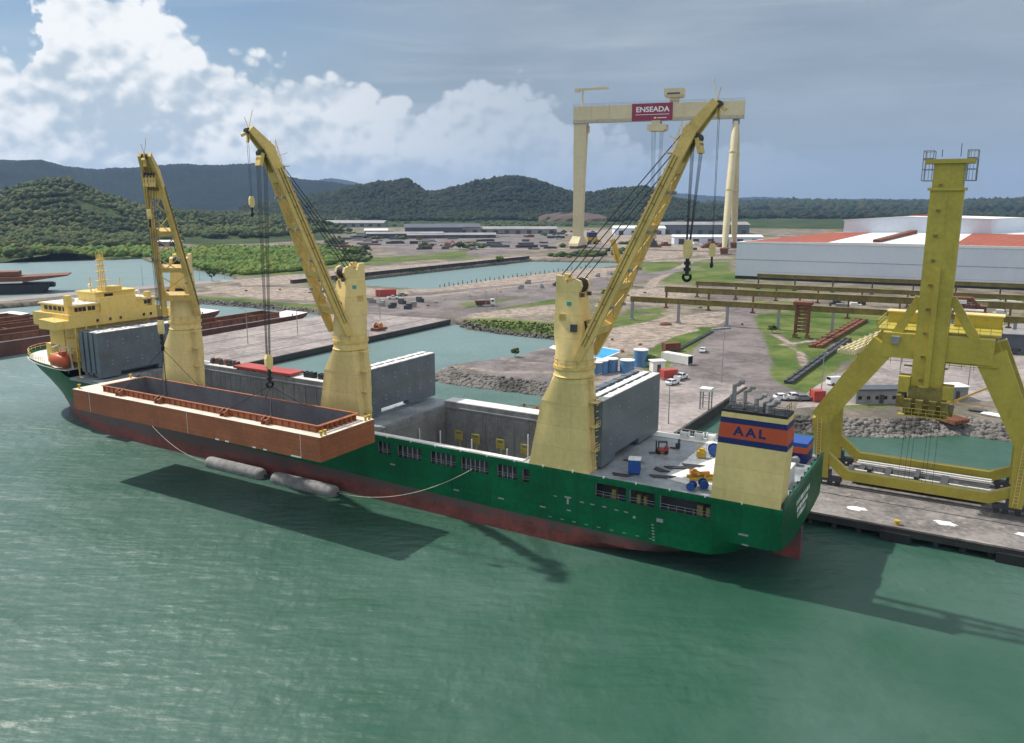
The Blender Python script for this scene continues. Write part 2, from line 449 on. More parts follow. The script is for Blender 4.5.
SC.view_settings.view_transform = 'Standard'; SC.view_settings.look = 'None'
SC.view_settings.exposure = 0.0; SC.view_settings.gamma = 1.0
cy = SC.cycles
cy.use_denoising = True
cy.max_bounces = 5; cy.diffuse_bounces = 2; cy.glossy_bounces = 3; cy.volume_bounces = 0; cy.transparent_max_bounces = 8
cy.sample_clamp_indirect = 4.0; cy.sample_clamp_direct = 1.25; cy.caustics_reflective = False; cy.caustics_refractive = False

# air: one even box of pale haze round everything
hz = MB().bb(-9500, 9500, -900, 10800, -6.0, 420.0).build('haze', bpy.data.materials.new('haze_air'))
tag(hz, 'thin pale sea haze filling the air over the harbour', 'haze', kind='stuff')
m = hz.data.materials[0]; m.use_nodes = True; nt = m.node_tree; nt.nodes.clear()
pv = nt.nodes.new('ShaderNodeVolumePrincipled'); pv.inputs['Density'].default_value = 6.0e-5
pv.inputs['Color'].default_value = (.42, .63, 1.0, 1); pv.inputs['Anisotropy'].default_value = .1
out = nt.nodes.new('ShaderNodeOutputMaterial'); nt.links.new(pv.outputs[0], out.inputs['Volume'])

# ------------------------------------------------------------------ land and water outlines
def PX(lst, z=1.0): return np.array([G(u, v, z) for u, v in lst])
W1 = PX([(0, 307), (100, 299), (150, 298), (195, 301), (250, 305), (330, 313), (461, 323), (463, 327), (500, 331), (556, 337), (575, 341),
         (556, 345), (514, 358), (489, 361), (443, 368), (439, 372), (445, 377), (500, 384), (560, 391), (600, 397), (660, 404), (722, 402),
         (735, 409), (790, 424), (850, 428), (900, 429), (960, 426), (1000, 432), (1100, 442)])
W1 = np.vstack([[(-900, 250)], [(-393, 268)], W1, [(300, 130)], [(900, 0)], [(900, -700)], [(-900, -700)]])
W2 = PX([(-500, 258.5), (0, 257), (60, 257), (82, 258.5), (108, 259.2), (140, 257.5), (148, 261), (170, 265), (200, 270), (229, 275), (237, 280), (222, 283),
         (170, 287), (131, 290), (100, 292), (54, 297), (0, 302), (-500, 332)])
W3 = PX([(335, 283), (363, 278.8), (430, 271.2), (490, 264.8), (529, 260.4), (600, 261.5), (650, 262.5), (640, 264.5), (600, 268), (530, 275.5), (490, 281), (440, 288.5),
         (430, 290.5), (400, 288.8), (363, 286.5)])

def sdf(P, poly):
    """signed distance, negative inside the polygon"""
    x, y = P[:, 0], P[:, 1]
    d2 = np.full(len(P), 1e18); ins = np.zeros(len(P), bool)
    for i in range(len(poly)):
        ax, ay = poly[i]; bx, by = poly[(i + 1) % len(poly)]
        ex, ey = bx - ax, by - ay; L = ex * ex + ey * ey + 1e-12
        t = np.clip(((x - ax) * ex + (y - ay) * ey) / L, 0, 1)
        d2 = np.minimum(d2, (x - ax - t * ex) ** 2 + (y - ay - t * ey) ** 2)
        cond = (ay > y) != (by > y)
        with np.errstate(divide='ignore', invalid='ignore'):
            xi = ax + (y - ay) * ex / np.where(ey == 0, 1e-12, ey)
        ins ^= cond & (x < xi)
    return np.where(ins, -1, 1) * np.sqrt(d2)

def vnoise(P, scale, seed=0):
    """cheap smooth value noise"""
    q = P / scale; i = np.floor(q).astype(np.int64); f = q - i; f = f * f * (3 - 2 * f)
    def h(a, b):
        n = (a * 374761393 + b * 668265263 + seed * 1442695041) & 0x7fffffff
        n = ((n ^ (n >> 13)) * 1274126177) & 0x7fffffff
        return (n & 0xffff) / 65535.0
    x, y = i[:, 0], i[:, 1]
    return (h(x, y) * (1 - f[:, 0]) + h(x + 1, y) * f[:, 0]) * (1 - f[:, 1]) + (h(x, y + 1) * (1 - f[:, 0]) + h(x + 1, y + 1) * f[:, 0]) * f[:, 1]
def fbm(P, scale, seed=0, oct=4):
    s = 0; a = .5
    for k in range(oct): s = s + a * vnoise(P, scale / 2 ** k, seed + k); a *= .5
    return s / (1 - .5 ** oct)

def land_dist(P):
    return np.minimum(np.minimum(sdf(P, W1), sdf(P, W2)), sdf(P, W3))

def grow(a, b, s0, k, lim):
    out = [b]; s = s0
    while out[-1] < lim: s *= k; out.append(out[-1] + s)
    return out[1:]
xs = list(np.arange(-440, 440.1, 2.75)); xs = [-q for q in grow(0, 440, 2.75, 1.16, 12500)][::-1] + xs + grow(0, 440, 2.75, 1.16, 12500)
ys = list(np.arange(140, 760.1, 2.75)) + grow(0, 760, 2.75, 1.10, 12600)
gx, gy = np.meshgrid(xs, ys); P = np.stack([gx.ravel(), gy.ravel()], 1)
ld = land_dist(P)
ragged = (fbm(P, 9, 3) - .5) * 2.2
t = np.clip((ld + ragged * (np.abs(ld) < 25) * .6) / 2.6 + .35, 0, 1)
hz_ = -4 + (LAND + 4) * (t * t * (3 - 2 * t))
flat = np.clip((ld - 6) / 10, 0, 1)
hz_ = hz_ + (t > .98) * np.clip((P[:, 1] - 500) / 800, 0, 1) * (fbm(P, 60, 9) - .3) * 2.5 * flat
nx, ny = len(xs), len(ys)
idx = np.arange(nx * ny).reshape(ny, nx)
F = np.stack([idx[:-1, :-1], idx[:-1, 1:], idx[1:, 1:], idx[1:, :-1]], -1).reshape(-1, 4)
keep = (hz_[F].max(1) > -3.9)
F = F[keep]

def np_mesh(name, V, F, mat, attr=None, smooth=False):
    me = bpy.data.meshes.new(name)
    k = F.shape[1]
    me.vertices.add(len(V)); me.vertices.foreach_set('co', np.asarray(V, np.float32).ravel())
    me.loops.add(F.size); me.loops.foreach_set('vertex_index', F.astype(np.int32).ravel())
    me.polygons.add(len(F)); me.polygons.foreach_set('loop_start', np.arange(0, F.size, k, dtype=np.int32))
    me.polygons.foreach_set('loop_total', np.full(len(F), k, np.int32))
    if smooth: me.polygons.foreach_set('use_smooth', np.ones(len(F), bool))
    me.update(calc_edges=True)
    if attr is not None:
        a = me.color_attributes.new('cover', 'FLOAT_COLOR', 'POINT')
        a.data.foreach_set('color', np.asarray(attr, np.float32).ravel())
    me.materials.append(mat)
    o = bpy.data.objects.new(name, me); COL.objects.link(o)
    return o

# ground cover: grass, pale sand, dark gravel, woodland floor
cov = np.zeros((len(P), 4))
def cover(ch, pxs, val=1.0, soft=7.0, z=LAND):
    d = sdf(P, PX(pxs, z)); cov[:, ch] = np.maximum(cov[:, ch], val * np.clip(.5 - d / soft, 0, 1))
cover(0, [(640, 262), (736, 262), (734, 283), (700, 286), (640, 277)], .8, 14)
cover(0, [(752, 316), (800, 310), (880, 318), (900, 335), (835, 372), (797, 390), (770, 380), (768, 350)], 1.0, 6)
cover(0, [(655, 346), (692, 327), (735, 326), (712, 340), (690, 354), (662, 354)], 1.0, 4)
cover(0, [(145, 262), (200, 246), (330, 246), (352, 258), (345, 266), (300, 274), (240, 277), (200, 270)], 1.0, 12)
cover(0, [(-500, 236), (150, 236), (150, 263), (90, 258), (-500, 259)], 1.0, 20)
cover(0, [(383, 214), (600, 211), (590, 221), (470, 226), (380, 224)], .9, 60)
cover(0, [(461, 319), (500, 318), (580, 325), (580, 344), (500, 331)], .95, 5)
cover(0, [(455, 303), (560, 297), (560, 303), (470, 312)], .7, 5)
cover(0, [(628, 310), (668, 306), (668, 322), (620, 330), (575, 338), (570, 332)], .75, 6)
cover(0, [(190, 296), (330, 306), (330, 311), (190, 300)], .8, 5)
cover(0, [(640, 360), (656, 345), (668, 360), (650, 378)], .9, 3)
cover(0, [(1000, 360), (1060, 350), (1060, 372), (1005, 376)], .9, 5)
cover(0, [(330, 262), (470, 250), (470, 256), (345, 268)], .7, 10)
cover(1, [(200, 286), (330, 288), (362, 287), (400, 290), (420, 296), (330, 301), (240, 297)], 1.0, 6)
cover(1, [(240, 279), (300, 274), (520, 256), (520, 260), (350, 274), (300, 284), (240, 286)], .9, 6)
cover(1, [(400, 290), (590, 268), (620, 268), (600, 280), (480, 297), (430, 296)], .8, 6)
cover(1, [(575, 345), (600, 320), (660, 312), (735, 320), (690, 335), (640, 352)], .95, 8)
cover(1, [(610, 290), (690, 286), (690, 300), (600, 306)], .7, 8)
cover(1, [(462, 314), (560, 304), (575, 312), (480, 320)], .9, 4)
cover(1, [(560, 232), (640, 228), (735, 240), (730, 254), (640, 262)], .6, 20)
cover(2, [(330, 299), (440, 291), (600, 276), (640, 270), (700, 264), (700, 267), (600, 287), (470, 303), (440, 318), (330, 315)], .8, 5)
cover(2, [(683, 400), (664, 374), (705, 334), (735, 318), (722, 303), (700, 286), (735, 284), (748, 300), (770, 330), (776, 360), (797, 395), (770, 412)], 1.0, 5)
cover(2, [(340, 240), (560, 232), (560, 246), (500, 256), (400, 256)], .7, 25)
cover(2, [(440, 366), (560, 338), (600, 350), (640, 365), (660, 380), (640, 405), (500, 384)], .75, 6)
def track(ch, pxs, width, val=.9, soft=3.0):
    pl_ = PX(pxs, LAND); d2 = np.full(len(P), 1e9)
    for (ax, ay), (bx, by) in zip(pl_[:-1], pl_[1:]):
        ex, ey = bx - ax, by - ay; t_ = np.clip(((P[:, 0] - ax) * ex + (P[:, 1] - ay) * ey) / (ex * ex + ey * ey + 1e-9), 0, 1)
        d2 = np.minimum(d2, np.hypot(P[:, 0] - ax - t_ * ex, P[:, 1] - ay - t_ * ey))
    f_ = np.clip((width / 2 - d2) / soft + .5, 0, 1) * val
    cov[:, 0] *= 1 - f_; cov[:, 2] *= 1 - f_ * .6; cov[:, ch] = np.maximum(cov[:, ch], f_)
for pxs, w_ in (([(240, 281), (300, 276), (345, 270), (430, 264), (520, 258), (640, 254)], 9), ([(330, 300), (430, 296), (520, 286), (610, 276)], 7), ([(575, 343), (620, 330), (680, 318), (730, 312)], 8), ([(590, 352), (640, 343), (690, 330)], 6),
                ([(600, 306), (660, 297), (700, 292)], 7), ([(560, 262), (640, 262), (720, 258)], 10), ([(640, 300), (655, 280), (690, 262)], 6), ([(200, 293), (260, 290), (330, 295)], 8), ([(350, 246), (430, 247), (520, 250), (640, 246)], 10),
                ([(780, 345), (820, 340), (850, 352)], 3), ([(770, 330), (800, 352), (806, 372)], 3), ([(450, 366), (500, 372), (560, 372), (620, 372)], 4), ([(470, 352), (520, 362), (590, 366)], 3)): track(1, pxs, w_)
for pxs, w_ in (([(690, 395), (700, 350), (735, 318), (728, 300)], 5), ([(720, 395), (722, 350), (745, 318)], 3), ([(350, 308), (420, 303), (480, 300), (560, 289)], 5), ([(570, 250), (640, 242), (700, 240)], 12)): track(2, pxs, w_, 1.0)
R0 = np.hypot(P[:, 0], P[:, 1])
cov[:, 3] = np.clip((R0 - 1250) / 250, 0, 1)
cov[:, 3] = np.where((P[:, 1] > 1e3), cov[:, 3], 0)
d = sdf(P, PX([(-700, 200.5), (150, 200.5), (330, 212), (330, 240), (200, 246), (150, 236), (-700, 240)], LAND)); cov[:, 3] = np.maximum(cov[:, 3], np.clip(.5 - d / 30, 0, 1))

m, nt, b = new_mat('harbour_ground')
at = nt.nodes.new('ShaderNodeVertexColor'); at.layer_name = 'cover'
sp = nt.nodes.new('ShaderNodeSeparateColor'); nt.links.new(at.outputs[0], sp.inputs[0])
tc = nt.nodes.new('ShaderNodeTexCoord').outputs['Object']
n1 = nnoise(nt, tc, .05, 7, .7); n2 = nnoise(nt, tc, .35, 6, .72, .6); n3 = nnoise(nt, nmap(nt, tc, (1, 1, 1), (50, 20, 0)), .014, 4, .6)
nn = n1 * .6 + n2 * .4
c = nmix(nt, nn.smooth(.42, .58), (.11, .098, .078), (.285, .24, .19))
c = nmix(nt, n2.smooth(.5, .6) * .7, c, (.12, .105, .09))
c = nmix(nt, (X(sp.outputs[1]) + (nn - .5) * 1.3).smooth(.35, .65) * .9, c, nmix(nt, n2.smooth(.4, .6), (.20, .162, .132), (.40, .33, .275)))
c = nmix(nt, (X(sp.outputs[2]) + (nn - .5) * .8).smooth(.35, .6) * .95, c, nmix(nt, nn.smooth(.42, .58), (.12, .104, .102), (.215, .188, .182)))
gr = nmix(nt, n1.smooth(.35, .68), (.05, .095, .016), (.15, .175, .05))
gr = nmix(nt, n2.smooth(.5, .72) * .6, gr, (.04, .065, .018))
wild = n3.smooth(.44, .62) * .72 * (1.0 - X(sp.outputs[2])) * (1.0 - X(sp.outputs[1]) * .7)
c = nmix(nt, (X(sp.outputs[0]) + wild + (nn - .5) * 2.8 - .1).smooth(.40, .66), c, gr)
c = nmix(nt, X(at.outputs[1]).smooth(.3, .7), c, nmix(nt, n3.smooth(.3, .7), (.018, .034, .012), (.05, .075, .022)))
geo = nt.nodes.new('ShaderNodeNewGeometry'); sz = nt.nodes.new('ShaderNodeSeparateXYZ'); nt.links.new(geo.outputs['Position'], sz.inputs[0])
c = nmix(nt, X(sz.outputs[2]).smooth(.2, 1.7, 1, 0), c, nmix(nt, n2.smooth(.35, .65), (.05, .045, .038), (.15, .13, .11)))
nt.links.new(c.s, b.inputs['Base Color']); b.inputs['Roughness'].default_value = .95; b.inputs['Specular IOR Level'].default_value = .15
bp = nt.nodes.new('ShaderNodeBump'); bp.inputs['Strength'].default_value = .6; bp.inputs['Distance'].default_value = .5
nt.links.new(n2.s, bp.inputs['Height']); nt.links.new(bp.outputs[0], b.inputs['Normal'])
ground = np_mesh('ground', np.column_stack([P, hz_]), F, m, cov, True); tag(ground, kind='structure')

# water: one sheet, turbid green with wind ripples
m, nt, b = new_mat('harbour_water')
tc = nt.nodes.new('ShaderNodeTexCoord').outputs['Object']
w1 = nnoise(nt, nmap(nt, tc, (1, 1, 1), rot=(0, 0, .5)), .012, 4, .6)
w2 = nnoise(nt, tc, .05, 4, .6)
c = nmix(nt, (w1 * .7 + w2 * .3).smooth(.40, .60), (.018, .076, .045), (.052, .110, .086))
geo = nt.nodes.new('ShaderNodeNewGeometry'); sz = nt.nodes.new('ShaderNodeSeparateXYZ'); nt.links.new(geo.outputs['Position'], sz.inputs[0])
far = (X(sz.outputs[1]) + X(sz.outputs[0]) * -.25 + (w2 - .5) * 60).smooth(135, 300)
c = nmix(nt, far * .85, c, (.16, .235, .235))           # far and left water painted paler, sky glare put into the colour
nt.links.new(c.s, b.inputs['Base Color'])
b.inputs['Roughness'].default_value = .44; b.inputs['IOR'].default_value = 1.42
b.inputs['Subsurface Weight'].default_value = .0; b.inputs['Subsurface Radius'].default_value = (.9, 1.5, 1.3); b.inputs['Subsurface Scale'].default_value = 1.0
gust = nnoise(nt, nmap(nt, tc, (1, 2.2, 1), rot=(0, 0, .35)), .016, 3, .6).smooth(.3, .7, .35, 1.0)
v1 = nmap(nt, tc, (.55, 1.25, 1), rot=(0, 0, .28))
v2 = nmap(nt, tc, (1.1, .6, 1), rot=(0, 0, -.5))
h = nnoise(nt, v1, .52, 1.5, .45, .12) * 1.35 + nnoise(nt, v2, .70, 1.5, .45, .12) * .6 + nnoise(nt, nmap(nt, tc, (1, 1.7, 1), rot=(0, 0, .9)), 1.6, 2, .5, .1) * .2 + nnoise(nt, tc, .085, 2, .5) * 2.4
bp = nt.nodes.new('ShaderNodeBump'); bp.inputs['Strength'].default_value = 1.0; bp.inputs['Distance'].default_value = .33
nt.links.new((h * gust).s, bp.inputs['Height']); nt.links.new(bp.outputs[0], b.inputs['Normal'])
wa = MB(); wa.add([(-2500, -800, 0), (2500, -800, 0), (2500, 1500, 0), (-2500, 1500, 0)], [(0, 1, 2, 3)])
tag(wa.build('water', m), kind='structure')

# ------------------------------------------------------------------ hills
def az_of(u): return math.atan((u - 512) / FOC)
def ridge(name, pts, dist, sig, nd, rough, mat, seed, za=None, extra=0.0):
    us = [p[0] for p in pts]
    ua = np.linspace(us[0], us[-1], int((us[-1] - us[0]) / 1.2) + 1)
    vv = np.interp(ua, us, [p[1] for p in pts])
    k = np.ones(5) / 5; vs2 = np.convolve(np.pad(vv, 2, 'edge'), k, 'valid') + np.random.default_rng(seed).normal(0, .28, len(vv))
    azs = np.arctan((ua - 512) / FOC)
    depth = np.linspace(-2.3, 2.6, nd)
    V = []
    for q in depth:
        rr = dist + q * sig
        pl = np.stack([rr * np.sin(azs), rr * np.cos(azs)], 1)
        peak = CAMH + (HOR - vs2) / FOC * dist * np.cos(azs) * .99 - extra
        n = fbm(pl, sig * .55, seed, 5) - .5
        prof = math.exp(-q * q * .9)
        h = peak * prof * (1 + n * .9 * (1 - prof)) + (fbm(pl, sig * .18, seed + 5, 4) - .5) * rough
        V.append(np.column_stack([pl, np.maximum(h, -3)]))
    V = np.concatenate(V); n = len(ua)
    idx = np.arange(nd * n).reshape(nd, n)
    F = np.stack([idx[:-1, :-1], idx[:-1, 1:], idx[1:, 1:], idx[1:, :-1]], -1).reshape(-1, 4)
    o = np_mesh(name, V, F, mat, None, True); tag(o, kind='structure')
    return V
def woodmat(name, a, bcol, sc):
    m, nt, b = new_mat(name)
    tc = nt.nodes.new('ShaderNodeTexCoord').outputs['Object']
    n1 = nnoise(nt, tc, sc, 6, .7); n2 = nnoise(nt, tc, sc * .12, 3, .6)
    c = nmix(nt, (n1 * .6 + n2 * .4).smooth(.35, .65), a, bcol)
    nt.links.new(c.s, b.inputs['Base Color']); b.inputs['Roughness'].default_value = 1; b.inputs['Specular IOR Level'].default_value = .05
    bp = nt.nodes.new('ShaderNodeBump'); bp.inputs['Strength'].default_value = 1; bp.inputs['Distance'].default_value = 8
    nt.links.new(n1.s, bp.inputs['Height']); nt.links.new(bp.outputs[0], b.inputs['Normal'])
    return m
wm = woodmat('wooded_slope', (.006, .014, .006), (.026, .040, .014), .05)
wmn = woodmat('hill_scrub', (.022, .04, .014), (.085, .11, .04), .03)
wm2 = woodmat('far_wooded_slope', (.003, .008, .007), (.018, .028, .018), .035)
ridge('hills', [(-1300, 200), (-950, 186), (-650, 178), (-420, 175), (-150, 168), (0, 162), (30, 161.5), (56, 160.5), (77, 167), (108, 170), (126, 169), (140, 170), (164, 167.6), (194, 165), (216, 166.5), (234, 166), (256, 165), (273, 165), (284, 170), (295, 178), (321, 181), (345, 184), (380, 190), (430, 197), (470, 203)], 4300, 620, 60, 14, wm2, 1)
ridge('hills', [(240, 200), (300, 187), (320, 181), (335, 178.5), (350, 180.5), (375, 187), (395, 189), (420, 192), (455, 190), (520, 196), (590, 197), (625, 193.5), (650, 191.5), (670, 193), (700, 195.5), (735, 197.5), (760, 197), (800, 199), (880, 199), (950, 199.5), (1024, 198.5), (1200, 198)], 8600, 500, 24, 12, wm2, 2)
V_mid = ridge('hills', [(250, 206), (300, 200), (335, 193), (350, 190), (362, 187), (383, 183), (400, 182), (407, 181), (418, 187), (427, 192.5), (440, 192), (452, 188), (465, 186), (477, 182), (491, 181), (505, 178), (520, 178.5), (535, 181.5), (550, 187), (565, 191.5), (591, 194.5), (605, 191.5), (619, 189.5), (642, 188.5), (655, 193), (670, 198.5), (690, 204), (730, 207)], 2350, 270, 60, 10, wm, 3, extra=5)
V_near = ridge('hills', [(-800, 212), (-420, 205), (-150, 198), (-40, 192), (0, 190), (30, 182), (58, 177.5), (77, 176.5), (98, 184), (117, 192), (140, 199), (187, 206), (240, 209), (310, 214), (350, 219)], 1500, 330, 60, 14, wmn, 4, extra=11)
V_flat = ridge('hills', [(640, 207), (700, 204.5), (760, 203), (790, 202.5), (817, 202.5), (850, 203.5), (877, 202.5), (893, 204.5), (940, 203.5), (984, 202), (1024, 202), (1150, 201), (1350, 202)], 4200, 800, 40, 5, wm, 6, extra=9)

# ------------------------------------------------------------------ woodland: crowns merged into masses nobody could count
def blob_variants(nv, sub, amp, seed):
    import bmesh
    out = []
    r = np.random.default_rng(seed)
    for k in range(nv):
        b = bmesh.new(); bmesh.ops.create_icosphere(b, subdivisions=sub, radius=1.0)
        V = np.array([v.co[:] for v in b.verts]); Fc = np.array([[v.index for v in f.verts] for f in b.faces]); b.free()
        V = V * (1 + r.uniform(-amp, amp, (len(V), 1)))
        V[:, 2] = np.where(V[:, 2] < -.2, V[:, 2] * .6, V[:, 2])
        out.append((V, Fc))
    return out
B2 = blob_variants(8, 2, .33, 1); B1 = blob_variants(8, 1, .3, 2)
def leafmat(name, lo, hi):
    m, nt, b = new_mat(name)
    at = nt.nodes.new('ShaderNodeVertexColor'); at.layer_name = 'cover'
    sp = nt.nodes.new('ShaderNodeSeparateColor'); nt.links.new(at.outputs[0], sp.inputs[0])
    tc = nt.nodes.new('ShaderNodeTexCoord').outputs['Object']
    c = nmix(nt, X(sp.outputs[0]), lo, hi)
    c = nmix(nt, X(sp.outputs[1]) * .6, c, (hi[0] * 1.5 + .02, hi[1] * 1.05, hi[2] * .9))
    c = nmix(nt, nnoise(nt, tc, .9, 4, .7).smooth(.4, .7) * .5, c, tuple(k * .55 for k in lo))
    nt.links.new(c.s, b.inputs['Base Color']); b.inputs['Roughness'].default_value = .9; b.inputs['Specular IOR Level'].default_value = .12
    return m
def wood(name, pts, sizes, variants, mat, label, squash=.8, seed=0, kind='stuff', parent=None):
    r = np.random.default_rng(seed); n = len(pts)
    which = r.integers(0, len(variants), n); ang = r.uniform(0, 2 * PI, n)
    tint = np.clip(.45 * r.uniform(0, 1, n) + 1.5 * (fbm(pts[:, :2], max(12, 22 * sizes.mean()), seed + 3, 3) - .5) + .3, 0, 1); tint2 = np.where(r.uniform(0, 1, n) > .75, r.uniform(.3, 1, n), 0)
    Vs, Fs, Cs = [], [], []; off = 0
    for k, (V, Fc) in enumerate(variants):
        sel = np.where(which == k)[0]
        if not len(sel): continue
        ca, sa = np.cos(ang[sel])[:, None], np.sin(ang[sel])[:, None]; s = sizes[sel][:, None]
        sx = s * r.uniform(.8, 1.25, (len(sel), 1)); sz_ = s * squash * r.uniform(.75, 1.35, (len(sel), 1))
        x = (V[None, :, 0] * ca - V[None, :, 1] * sa) * sx + pts[sel][:, 0:1]
        y = (V[None, :, 0] * sa + V[None, :, 1] * ca) * sx + pts[sel][:, 1:2]
        z = V[None, :, 2] * sz_ + pts[sel][:, 2:3] + sz_ * .55
        Vs.append(np.stack([x, y, z], -1).reshape(-1, 3))
        Fs.append((Fc[None] + (np.arange(len(sel)) * len(V))[:, None, None] + off).reshape(-1, 3))
        cc_ = np.ones((len(sel), len(V), 4)); cc_[..., 0] = tint[sel][:, None]; cc_[..., 1] = tint2[sel][:, None]
        Cs.append(cc_.reshape(-1, 4)); off += len(sel) * len(V)
    o = np_mesh(name, np.concatenate(Vs), np.concatenate(Fs), mat, np.concatenate(Cs))
    tag(o, label, name.replace('_', ' '), kind=kind)
    return o
LM = {'forest': leafmat('forest_leaves', (.018, .038, .014), (.105, .135, .050)),
      'far': leafmat('far_forest_leaves', (.010, .022, .010), (.034, .052, .018)),
      'mangrove': leafmat('mangrove_leaves', (.055, .105, .02), (.15, .22, .05)),
      'scrub': leafmat('scrub_leaves', (.025, .045, .014), (.07, .10, .03))}

def scatter_on(V, n, jit, rmin, rmax, seed, zmin=3.0, face=0.0):
    r = np.random.default_rng(seed)
    V = V[V[:, 2] > zmin]
    i = r.integers(0, len(V), n); p = V[i] + np.column_stack([r.uniform(-jit, jit, n), r.uniform(-jit, jit, n), np.zeros(n)])
    return p, r.uniform(rmin, rmax, n)
def band(ulo, uhi, vlo, vhi, n, seed, rmin, rmax, scale_by=None):
    r = np.random.default_rng(seed)
    u = r.uniform(ulo, uhi, n); v = r.uniform(vlo, vhi, n)
    p = np.array([(*G(a, b_, LAND), LAND) for a, b_ in zip(u, v)])
    return p, u, v, r.uniform(rmin, rmax, n)
p, s = scatter_on(V_near, 60000, 8, 1.5, 4.4, 21)
ok = (fbm(p[:, :2], 70, 71, 3) < .66); p, s = p[ok], s[ok]
wood('forest', p, s, B1, LM['forest'], 'dense palm and broadleaf forest covering the low hill behind the lagoon', .95, 31)
p, u, v, s = band(-300, 360, 219, 246, 13000, 22, 1.7, 3.9)
ok = ~((u > 300) & (v > 226)) & ~((v > 236) & (u > 150) & (u < 360)) & ~((u > 225) & (v > 231))
wood('woodland', p[ok], s[ok], B2, LM['forest'], 'dark tree belt along the foot of the left hill', 1.1, 32)
p, s = scatter_on(V_mid, 42000, 10, 3.4, 6.8, 23)
wood('forest', p, s, B1, LM['far'], 'dark rounded forest on the middle ridge behind the tall gantry', .9, 33)
p, s = scatter_on(V_flat, 14000, 25, 10, 20, 24)
wood('forest', p, s, B1, LM['far'], 'flat dark forest plain stretching to the horizon behind the white factory', .8, 34)
p, u, v, s = band(560, 1200, 207.5, 221, 5200, 25, 6, 12)
ok = (v < 219 - (u < 700) * 4)
wood('woodland', p[ok], s[ok], B1, LM['far'], 'scrubby woodland in front of the distant forest plain', .7, 35)
p, u, v, s = band(300, 600, 205, 216, 2600, 26, 5, 10)
wood('woodland', p, s, B1, LM['far'], 'tree line at the foot of the middle ridge', .8, 36)
p, u, v, s = band(-300, 152, 246.5, 257, 2600, 27, 1.8, 3.6)
ok = land_dist(p[:, :2]) > 3
wood('mangrove', p[ok], s[ok], B2, LM['mangrove'], 'bright green mangrove belt on the far shore of the lagoon', .9, 37)
p, u, v, s = band(140, 352, 246, 278, 6500, 28, 1.1, 2.6)
ok = (land_dist(p[:, :2]) > 2) & (sdf(p[:, :2], PX([(145, 262), (165, 252), (215, 248), (330, 248), (345, 258), (335, 264), (300, 271), (245, 275), (200, 270)], LAND)) < 0)
wood('mangrove', p[ok], s[ok], B2, LM['mangrove'], 'bright green mangrove thicket between the lagoon and the dirt track', .85, 38)
p, u, v, s = band(461, 585, 319, 340, 1300, 29, .2, .5)
ok = (land_dist(p[:, :2]) > .3) & (sdf(p[:, :2], PX([(461, 320), (500, 321), (580, 326), (580, 341), (500, 331), (463, 327)], LAND)) < 0)
wood('scrub', p[ok], s[ok], B2, LM['scrub'], 'low scrub on the bank beside the inner basin', .7, 39)
p, u, v, s = band(300, 640, 216, 262, 3600, 30, 1.2, 3.6)
ok = ((v < 224) | ((u < 372) & (v > 248) & (v < 264)) | (fbm(p[:, :2], 90, 5, 3) > .56)) & (fbm(p[:, :2], 40, 15, 3) > .42) & (land_dist(p[:, :2]) > 4)
wood('scrub', p[ok], s[ok], B2, LM['scrub'], 'scattered bushes between the yard sheds and the far quay', .7, 40)

# riprap
def rocks(name, pl, n, spread, seed, label, smin=.3, smax=.8, z=(-.2, 1.9)):
    r = np.random.default_rng(seed); pl = np.array(pl)
    seg = np.linalg.norm(np.diff(pl, axis=0), axis=1); cum = np.concatenate([[0], np.cumsum(seg)])
    t = r.uniform(0, cum[-1], n); i = np.clip(np.searchsorted(cum, t) - 1, 0, len(seg) - 1)
    k = ((t - cum[i]) / seg[i])[:, None]; p = pl[i] * (1 - k) + pl[i + 1] * k
    dirv = np.diff(pl, axis=0)[i] / seg[i][:, None]; nv = np.column_stack([-dirv[:, 1], dirv[:, 0]])
    q = r.uniform(-1, 1, n); p = p + nv * (q * spread)[:, None]
    dd = land_dist(p); zz = np.interp(dd, [-1.5, 3.0], z)
    pts = np.column_stack([p, zz - .25])
    return wood(name, pts, r.uniform(smin, smax, n), BR, rockm, label, .75, seed)
BR = blob_variants(8, 1, .28, 5)
rockm, nt, b = new_mat('riprap_stone')
at = nt.nodes.new('ShaderNodeVertexColor'); at.layer_name = 'cover'; sp = nt.nodes.new('ShaderNodeSeparateColor'); nt.links.new(at.outputs[0], sp.inputs[0])
c = nmix(nt, X(sp.outputs[0]), (.05, .046, .042), (.24, .22, .20)); nt.links.new(c.s, b.inputs['Base Color']); b.inputs['Roughness'].default_value = .95
rocks('riprap', PX([(439, 370), (445, 377), (500, 384), (560, 391), (600, 397), (640, 402)]), 3600, 2.9, 51, 'grey boulder riprap along the edge of the mole')
rocks('riprap', PX([(728, 404), (735, 409), (790, 424), (850, 428), (900, 429), (960, 426), (1000, 432), (1090, 441)]), 4200, 3.2, 52, 'pale boulder riprap on the shore behind the portal crane')
rocks('riprap', PX([(195, 301), (250, 305), (330, 313)]), 1500, 2.4, 53, 'dark stones on the bank of the dirt track', .25, .7)
rocks('riprap', PX([(461, 324), (500, 331), (556, 337), (575, 341), (556, 345), (514, 358), (489, 361), (443, 368)]), 900, 1.3, 54, 'small stones on the back of the mole', .2, .55)
